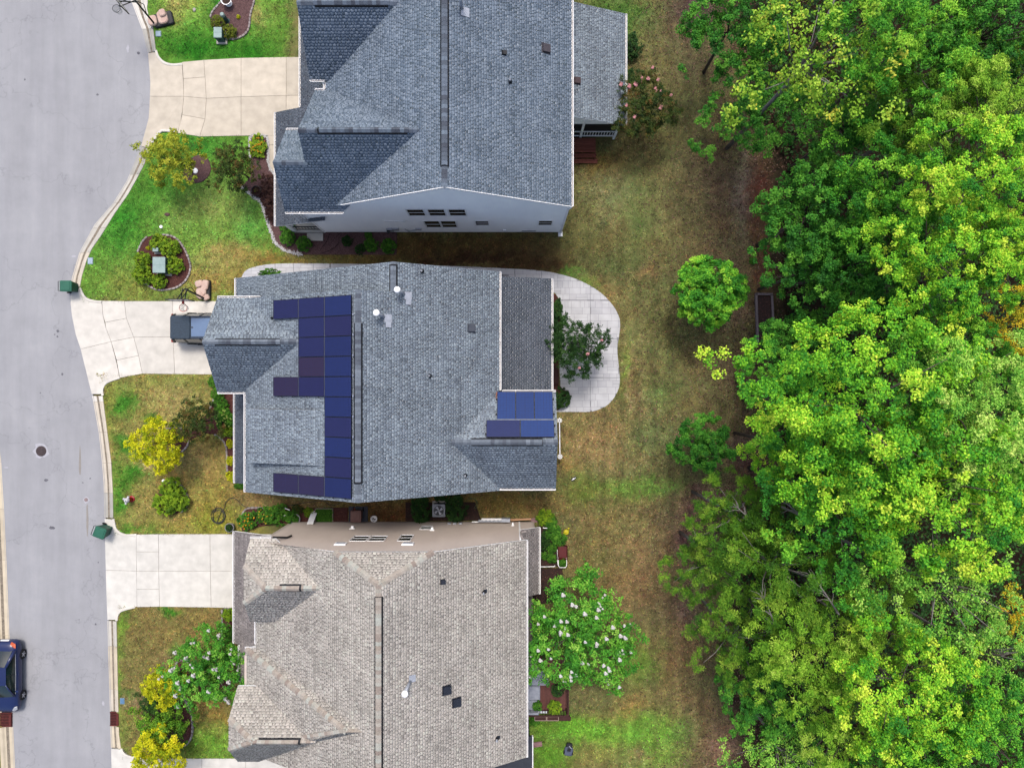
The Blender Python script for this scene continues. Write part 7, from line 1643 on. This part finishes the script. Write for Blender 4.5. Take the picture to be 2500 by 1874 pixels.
# ------------------------------------------------------------------ deck of the lower house
M_deck2 = ramp_mat('plum_decking', [A(104, 66, 62), A(118, 76, 70), A(128, 86, 80), A(110, 72, 68)], 'random', .8, .12, 7.)
t = thing('deck', (2.1, -18.9, 0), 'reddish brown wooden deck with rail behind the lower house', 'deck')
for i in range(19):
    k = MB(); x = .5 + i * .158; k.box(x, x + .15, -20.35, -17.0, .55, .6); k.build('board', M_deck2, t, world=True)
for (x0, y0, x1, y1) in ((3.45, -20.35, 3.45, -17.0), (.5, -20.35, 3.45, -20.35)):
    for z in (.7, 1.45):
        k = MB(); k.bar((x0, y0, z), (x1, y1, z), .09 if z > 1 else .06, .05); k.build('rail', M_dbr, t, world=True)
    n = int(math.hypot(x1 - x0, y1 - y0) / .16)
    for i in range(n):
        f = (i + .5) / n; k = MB(); x, y = x0 + (x1 - x0) * f, y0 + (y1 - y0) * f; k.bar((x, y, .6), (x, y, 1.45), .04); k.build('baluster', M_dbr, t, world=True)
for x, y in ((.55, -20.3), (3.4, -20.3), (3.4, -17.1), (.55, -17.1), (2, -18.7)):
    k = MB(); k.box(x - .06, x + .06, y - .06, y + .06, 0, .55 if x < 3 or y > -17.5 and x < 3 else 1.5); k.build('post', M_dbr, t, world=True)
k = MB(); k.box(.5, 3.45, -20.42, -20.36, .2, .56); k.build('skirt', M_dbr, t, world=True)
for i, x in enumerate((.35, 1.45, 2.2, 2.95)):
    p0 = thing('rail_planter', (x + .3, -20.52, 1.2), ['planter at the house end of the deck rail', 'left white-rimmed planter on the deck rail', 'right white-rimmed planter on the deck rail', 'dark planter at the outer end of the deck rail'][i], 'planter')
    k = MB(); k.box(-.34, .34, -.11, .11, 0, .22); k.build('trough', M_dbr, p0); k = MB()
    for a, c in (((-.35, -.12), (.35, -.12)), ((.35, -.12), (.35, .12)), ((.35, .12), (-.35, .12)), ((-.35, .12), (-.35, -.12))): k.bar((a[0], a[1], .23), (c[0], c[1], .23), .03)
    k.build('rim', pm('pink_trim', A(206, 180, 170), A(188, 160, 150), scale=5) if i in (1, 2) else M_dbr, p0); k = MB(); k.box(-.32, .32, -.09, .09, .2, .215); k.build('soil', M_soil, p0)
M_cush = pm('grey_cushion', A(186, 192, 206), A(164, 170, 186), scale=4, bump=.2, bscale=9)
t = thing('outdoor_sofa', (1.35, -18.7, .6), 'grey cushioned outdoor sofa half under the lower house eave', 'sofa')
k = MB(); k.box(-.45, .4, -.95, .95, .05, .25); k.build('frame', M_ac, t)
for i in range(2):
    k = MB(); k.rbox(-.4, .38, -.9 + i * .92, -.03 + i * .92, .25, .42, .08, .05); k.build('seat_cushion', M_cush, t)
    k = MB(); k.rbox(-.5, -.3, -.9 + i * .92, -.03 + i * .92, .3, .75, .06, .05); k.build('back_cushion', M_cush, t)
t = thing('patio_table', (1.95, -18.2, .6), 'low pale slatted table on the deck', 'table')
for i in range(6):
    k = MB(); k.box(-.3, .3, -.45 + i * .15, -.45 + i * .15 + .14, .4, .44); k.build('slat', M_ac, t)
for x, y in ((-.25, -.38), (.25, -.38), (-.25, .38), (.25, .38)):
    k = MB(); k.box(x - .025, x + .025, y - .025, y + .025, 0, .4); k.build('leg', M_ac, t)
t = thing('outdoor_chair', (1.3, -19.9, .6), 'grey chair with dark frame at the lower end of the sofa', 'chair')
k = MB(); k.rbox(-.3, .3, -.3, .3, .3, .44, .08, .05); k.build('seat_cushion', M_cush, t); k = MB(); k.rbox(-.34, .34, -.42, -.28, .3, .85, .05, .04); k.build('back_cushion', M_cush, t)
for x, y in ((-.28, -.28), (.28, -.28), (-.28, .28), (.28, .28)):
    k = MB(); k.box(x - .025, x + .025, y - .025, y + .025, 0, .6 if y > 0 else .3); k.build('leg', M_black, t)
t = thing('storage_cart', (1.25, -17.35, .6), 'pale grill cart with a red item on top by the lower house eave', 'cart')
k = MB(); k.rbox(-.4, .4, -.3, .3, .1, .85, .04, .02); k.build('cabinet', M_white, t); k = MB(); k.rbox(-.43, .43, -.33, .33, .85, .9, .03, .01); k.build('top', pm('beige_top', A(206, 198, 188), A(188, 180, 170), scale=4), t)
k = MB(); k.lathe([(.07, .9), (.08, 1.0), (.03, 1.08), (0, 1.1)], (.2, .05, 0), 12); k.build('red_jar', M_red, t); k = MB(); k.tube([(.3, .2, .9), (.38, .3, 1.0)], .03, 6); k.build('handle', M_galv, t)
k = MB(); p = W(1318, 1719); k.box(p.x - .45, p.x + .45, p.y - .5, p.y - .3, 0, .1); tag(k.build('edging_plank', M_white), 'white plank at the foot of the deck planters', 'plank')

# ------------------------------------------------------------------ vehicles
def loft(mb, st, close=True):
    """st: list of rings (lists of points)"""
    q = len(st[0]); vs = [p for r in st for p in r]
    fs = [(i * q + j, i * q + (j + 1) % q, (i + 1) * q + (j + 1) % q, (i + 1) * q + j) for i in range(len(st) - 1) for j in range(q)]
    if close: fs += [tuple(range(q - 1, -1, -1)), tuple(range((len(st) - 1) * q, len(st) * q))]
    return mb.add(vs, fs)
def car_mat(name, col, rough=.25): return pm(name, A(*col), A(*[c * .93 for c in col]), scale=.6, rough=rough, spec=.5)
def ring(y, w, zb, zs, zt):
    half = [(0, zb), (w * .8, zb), (w * .97, zb + .1), (w, (zb + zs) / 2), (w * .985, zs - .06), (w * .93, zs), (w * .72, zt), (w * .35, zt + .015), (0, zt + .02)]
    return [(x, y, z) for x, z in half] + [(-x, y, z) for x, z in half[-2:0:-1]]
def wheels(t, pos, r, wd, mat_r):
    for i, (x, y) in enumerate(pos):
        k = MB(); k.lathe([(r * .62, -wd / 2), (r * .92, -wd / 2), (r, -wd / 3), (r, wd / 3), (r * .92, wd / 2), (r * .62, wd / 2)], n=28); o = k.build('wheel', M_tyre, t, smooth=False); o.location = (x, y, r); o.rotation_euler = (0, math.pi / 2, 0)
        s_ = 1 if x > 0 else -1
        k = MB(); k.lathe([(r * .61, wd * .36 * s_), (r * .64, wd * .40 * s_), (r * .6, wd * .5 * s_), (r * .56, wd * .44 * s_)], n=24); k.build('rim', mat_r, o)
        for j in range(5):
            a = j * 1.2566; k = MB(); k.bar((0, 0, wd * .46 * s_), (math.cos(a) * r * .58, math.sin(a) * r * .58, wd * .44 * s_), r * .2, .03); k.build('spoke', mat_r, o)
M_alloy = pm('alloy', A(222, 222, 228), A(196, 196, 204), scale=6, rough=.35, metal=.2)
M_cglass = pm('car_glass', A(30, 52, 56), A(22, 38, 44), scale=2, rough=.08, spec=.7); M_lens = pm('lamp_lens', A(236, 238, 244), A(214, 218, 226), scale=6, rough=.15); M_amber = pm('amber_lens', A(236, 110, 60), A(220, 90, 46), scale=5, rough=.2); M_redl = pm('red_lens', A(170, 24, 30), A(150, 18, 24), scale=5, rough=.2)
def quadpatch(mb, a, b_, c, d, bulge=(0, 0, 0), n=4):
    a, b_, c, d, bu = Vector(a), Vector(b_), Vector(c), Vector(d), Vector(bulge); vs = []
    for i in range(n + 1):
        for j in range(n + 1):
            u, v = i / n, j / n; p = a.lerp(b_, u).lerp(d.lerp(c, u), v) + bu * (4 * u * (1 - u)) * (.6 + .4 * 4 * v * (1 - v)); vs.append(p)
    return mb.add(vs, [(i * (n + 1) + j, (i + 1) * (n + 1) + j, (i + 1) * (n + 1) + j + 1, i * (n + 1) + j + 1) for i in range(n) for j in range(n)])
def sedan(loc, rz, label):
    t = thing('parked_car', loc, label, 'car', rz); paint = car_mat('dark_blue_paint', (34, 50, 104))
    k = MB(); w = .88
    loft(k, [ring(*s) for s in ((-2.27, .62, .34, .62, .68), (-2.2, .78, .26, .78, .9), (-1.95, .86, .22, .86, 1.0), (-1.5, .88, .2, .88, 1.0), (-.6, .885, .2, .86, .94), (.4, .885, .2, .84, .92), (1.0, .88, .2, .82, .93), (1.5, .87, .2, .78, .88), (1.95, .84, .22, .7, .78), (2.18, .74, .28, .58, .64), (2.27, .58, .34, .5, .54))])
    k.build('body', paint, t, smooth=True, sub=1)
    bz, tz = .96, 1.43; bf, br_, tf, tr_ = 1.12, -1.72, .22, -.85; bw, tw = .76, .56
    k = MB(); quadpatch(k, (-bw, bf, bz - .03), (bw, bf, bz - .03), (tw, tf, tz), (-tw, tf, tz), (0, .1, .03)); k.build('windscreen', M_cglass, t, smooth=True)
    k = MB(); quadpatch(k, (bw, br_, bz), (-bw, br_, bz), (-tw, tr_, tz), (tw, tr_, tz), (0, -.1, .03)); k.build('rear_window', M_cglass, t, smooth=True)
    for s_ in (-1, 1):
        k = MB(); quadpatch(k, (s_ * (bw + .03), br_ + .25, bz - .03), (s_ * (bw + .03), bf - .12, bz - .05), (s_ * (tw + .02), tf - .02, tz - .02), (s_ * (tw + .02), tr_ + .05, tz - .02), (s_ * .03, 0, 0)); k.build('side_window', M_cglass, t, smooth=True)
        for a, c, q in (((bw, bf), (tw, tf), .07), ((bw, br_), (tw, tr_), .16)):
            k = MB(); k.tube([(s_ * a[0], a[1], bz - .04), (s_ * (a[0] + c[0]) / 2 * 1.03, (a[1] + c[1]) / 2, (bz + tz) / 2 + .02), (s_ * c[0], c[1], tz)], [q * .7, q * .6, q * .5], 8); k.build('pillar', paint, t, smooth=True)
        k = MB(); k.bar((s_ * (bw + .045), -.28, bz - .02), (s_ * (tw + .03), -.3, tz - .02), .05, .03); k.build('door_pillar', M_black, t)
        k = MB(); k.tube([(s_ * (bw + .06), br_ + .2, bz - .03), (s_ * (bw + .07), 0, bz - .04), (s_ * (bw + .05), bf - .15, bz - .05)], .014, 6); k.build('window_trim', M_alloy, t)
        k = MB(); k.rbox(s_ * .96 - .1, s_ * .96 + .1, .72, .86, .9, 1.03, .04, .03); k.build('mirror', paint, t)
        k = MB(); k.add([(s_ * .5, 2.16, .6), (s_ * .74, 2.02, .62), (s_ * .8, 1.82, .735), (s_ * .66, 1.84, .79), (s_ * .5, 2.05, .735)], [(0, 1, 2, 3, 4)]); o = k.build('headlight', M_lens, t); md = o.modifiers.new('so', 'SOLIDIFY'); md.thickness = .06; md.offset = 1
        k = MB(); k.add([(s_ * .52, -2.24, .84), (s_ * .78, -2.1, .86), (s_ * .82, -1.85, .92), (s_ * .66, -1.98, .98), (s_ * .52, -2.12, .97)], [(0, 1, 2, 3, 4)]); o = k.build('tail_light', M_amber, t); md = o.modifiers.new('so', 'SOLIDIFY'); md.thickness = .05; md.offset = 1
        k = MB(); k.bar((s_ * .9, -.15, .78), (s_ * .9, -.35, .78), .03); k.build('door_handle', paint, t)
    k = MB(); quadpatch(k, (-tw - .02, tr_ - .03, tz), (tw + .02, tr_ - .03, tz), (tw + .02, tf + .03, tz), (-tw - .02, tf + .03, tz), (0, 0, .05), 6); k.build('roof', paint, t, smooth=True)
    k = MB(); k.box(-.3, .3, 2.2, 2.29, .42, .55); k.build('grille', M_black, t); k = MB(); k.box(-.26, .26, -2.3, -2.25, .6, .72); k.build('number_plate', M_white, t)
    wheels(t, [(-.8, 1.3), (.8, 1.3), (-.8, -1.28), (.8, -1.28)], .31, .21, M_alloy)
sedan((-31.72, -18.3, -.1), math.pi, 'dark blue sedan parked at the left kerb near the bottom')
def suv(loc, rz, label):
    t = thing('parked_suv', loc, label, 'car', rz); paint = car_mat('slate_paint', (62, 80, 98)); dk = pm('slate_vinyl', A(64, 82, 100), A(54, 70, 86), scale=9, rough=.7, bump=.2, bscale=60)
    k = MB(); loft(k, [ring(*s) for s in ((-2.25, .8, .4, .8, .86), (-2.15, .9, .3, .96, 1.02), (-1.6, .93, .26, 1.0, 1.06), (-.4, .93, .26, .99, 1.05), (.8, .93, .26, .98, 1.06), (1.3, .92, .26, .98, 1.08), (1.9, .9, .28, .92, 1.02), (2.2, .82, .34, .8, .86), (2.3, .66, .4, .66, .7))]); k.build('body', paint, t, smooth=True, sub=1)
    bz, tz = 1.05, 1.66
    for s_ in (-1, 1):
        k = MB(); quadpatch(k, (s_ * .86, -2.08, bz), (s_ * .86, 1.2, bz), (s_ * .69, .45, tz - .03), (s_ * .7, -1.95, tz - .03), (s_ * .02, 0, 0)); k.build('side_window', M_cglass, t, smooth=True)
        for y0, y1, q in ((1.22, .5, .05), (-.3, -.32, .045), (-1.3, -1.3, .05), (-2.1, -1.98, .07)):
            k = MB(); k.bar((s_ * .87, y0, bz - .02), (s_ * .71, y1, tz - .02), q * 1.6, q); k.build('pillar', M_black, t)
        k = MB(); k.tube([(s_ * .64, -.85, tz + .05), (s_ * .64, .42, tz + .05)], .022, 6); k.build('roof_rail', pm('rail_blue', A(84, 98, 124), A(70, 84, 108), scale=4), t)
        k = MB(); k.rbox(s_ * 1.02 - .12, s_ * 1.02 + .12, .85, 1.0, 1.05, 1.22, .04, .03); k.build('mirror', M_black, t)
        k = MB(); k.add([(s_ * .95, -1.6, .3), (s_ * .95, -.95, .3), (s_ * .99, -.98, .68), (s_ * .99, -1.28, .8), (s_ * .99, -1.58, .68)], [(0, 1, 2, 3, 4)]); k.build('wheel_arch', M_black, t)
        k = MB(); k.rbox(s_ * .78 - .1, s_ * .78 + .1, -2.3, -2.18, .85, 1.15, .03, .02); k.build('tail_light', M_redl, t)
        k = MB(); k.rbox(s_ * .66 - .14, s_ * .66 + .14, 2.12, 2.26, .7, .84, .04, .03); k.build('headlight', M_lens, t)
        k = MB(); k.box(s_ * .94 - .07, s_ * .94 + .07, -1.0, 1.0, .3, .36); k.build('side_step', M_black, t)
    k = MB(); quadpatch(k, (-.84, 1.24, bz), (.84, 1.24, bz), (.68, .48, tz), (-.68, .48, tz), (0, .06, .02)); k.build('windscreen', M_cglass, t, smooth=True)
    k = MB(); quadpatch(k, (.84, -2.16, bz), (-.84, -2.16, bz), (-.7, -2.0, tz), (.7, -2.0, tz), (0, -.03, 0)); k.build('rear_window', M_cglass, t, smooth=True)
    k = MB(); k.prism(rrect(-.72, .72, -2.1, -.86, .12, 4), tz - .06, tz + .07, bevel=.05); k.build('roof', dk, t)
    k = MB(); k.rbox(-.7, .7, -.86, .5, tz - .05, tz + .01, .04, .01); k.build('roof_frame', paint, t)
    k = MB(); k.rbox(-.56, .56, -.82, .44, tz + .01, tz + .03, .03, .008); k.build('glass_roof', pm('pale_glass', A(122, 150, 188), A(112, 140, 178), scale=1, rough=.12, spec=.6), t)  # pale blue base colour is the sky's reflection painted on the glass
    k = MB(); k.lathe([(.03, 0), (.03, .05), (0, .06)], (0, -.72, tz + .03), 10); k.bar((0, -.72, tz + .06), (0, -.82, tz + .08), .05, .02); k.build('antenna', M_black, t)
    k = MB(); k.rbox(-.68, .72, -2.42, -2.14, .62, .8, .05, .03); k.build('bumper', pm('bumper_slate', A(56, 70, 86), A(46, 60, 76), scale=5), t)
    k = MB(); k.box(-.15, .15, -2.43, -2.42, .66, .76); k.build('number_plate', M_white, t)
    wheels(t, [(-.82, 1.4), (.82, 1.4), (-.82, -1.28), (.82, -1.28)], .37, .25, M_black)
suv((-18.75, 3.45, .03), -math.pi / 2, 'slate grey SUV with pale blue sky reflection painted on its glass roof, nose under the garage roof')

# ------------------------------------------------------------------ grass, leaf litter
def tufts():
    rs = np.random.RandomState(12); n = 260000
    X = rs.uniform(-27.5, 19.5, n); Y = rs.uniform(-25, 25, n)
    px = X / (H / F) + 1250; py = 937 - Y / (H / F)
    ok = (px > xb(py) + 4) & (px < 1960)
    for (x0, x1, y0, y1) in ((350, 840, 142, 331), (190, 632, 736, 912), (250, 722, 1305, 1480), (250, 722, 1850, 2030), (652, 740, 330, 426)): ok &= ~((px > x0) & (px < x1) & (py > y0) & (py < y1))
    for (x0, x1, y0, y1) in ((-13.9, 3.1, 9.6, 26), (3, 6.5, 15.4, 22), (-16.4, 2.3, -5.8, 6.2), (-16.2, 1.3, -21, -8.7), (.4, 3.5, -20.4, -17)): ok &= ~((X > x0) & (X < x1) & (Y > y0) & (Y < y1))
    ok &= ~inpoly(X, Y, PATIO)
    for P in BEDS: ok &= ~inpoly(X, Y, P)
    X, Y = X[ok], Y[ok]; n = len(X)
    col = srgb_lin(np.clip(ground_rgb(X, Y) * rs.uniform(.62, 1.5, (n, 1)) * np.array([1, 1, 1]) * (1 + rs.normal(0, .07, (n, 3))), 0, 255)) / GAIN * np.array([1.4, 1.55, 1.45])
    # three blades per tuft
    m = 3; bx = np.repeat(X, m) + rs.normal(0, .03, n * m); by = np.repeat(Y, m) + rs.normal(0, .03, n * m)
    a = rs.uniform(0, 6.28, n * m); h = rs.uniform(.03, .07, n * m); lean = rs.uniform(.04, .13, n * m); w = rs.uniform(.012, .026, n * m)
    ca, sa_ = np.cos(a), np.sin(a); N = n * m
    v = np.stack([np.stack([bx - sa_ * w, by + ca * w, np.full(N, -.005)], -1), np.stack([bx + sa_ * w, by - ca * w, np.full(N, -.005)], -1), np.stack([bx + ca * lean, by + sa_ * lean, h], -1)], 1).reshape(-1, 3)
    me = mesh_np('grass', v, np.arange(N * 3).reshape(-1, 3))
    at = me.attributes.new('soil', 'FLOAT_COLOR', 'FACE'); c = np.concatenate([np.repeat(col, m, 0), np.ones((N, 1))], 1).astype(np.float32); at.data.foreach_set('color', c.ravel())
    mt, nt, p = nmat('grass_blade'); p.inputs['Roughness'].default_value = .9; p.inputs['Specular IOR Level'].default_value = .1
    an = nt.nodes.new('ShaderNodeAttribute'); an.attribute_name = 'soil'; nt.links.new(an.outputs['Color'], p.inputs['Base Color'])
    o = link('grass', me, mt); tag(o, 'short patchy grass of the lawns', 'grass', kind='stuff')
tufts()
def litter():
    rs = np.random.RandomState(15); n = 15000
    px = np.concatenate([rs.normal(1790, 70, n // 2), rs.uniform(1560, 2300, n // 2)]); py = rs.uniform(-20, 1890, len(px)); keep = px > 1480; px, py = px[keep], py[keep]
    X = (px - 1250) * H / F; Y = (937 - py) * H / F
    o = chips('leaf_litter', None, 0, ramp_mat('dry_leaf', [A(60, 42, 40), A(92, 66, 58), A(124, 96, 82), A(156, 128, 106), A(104, 70, 62)], 'tone', .9), None, z=.05, L=.11, Wd=.07, seed=5, q=np.stack([X, Y], -1))
    tag(o, 'dry fallen leaves along the wood edge', 'leaf litter', kind='stuff')
litter()
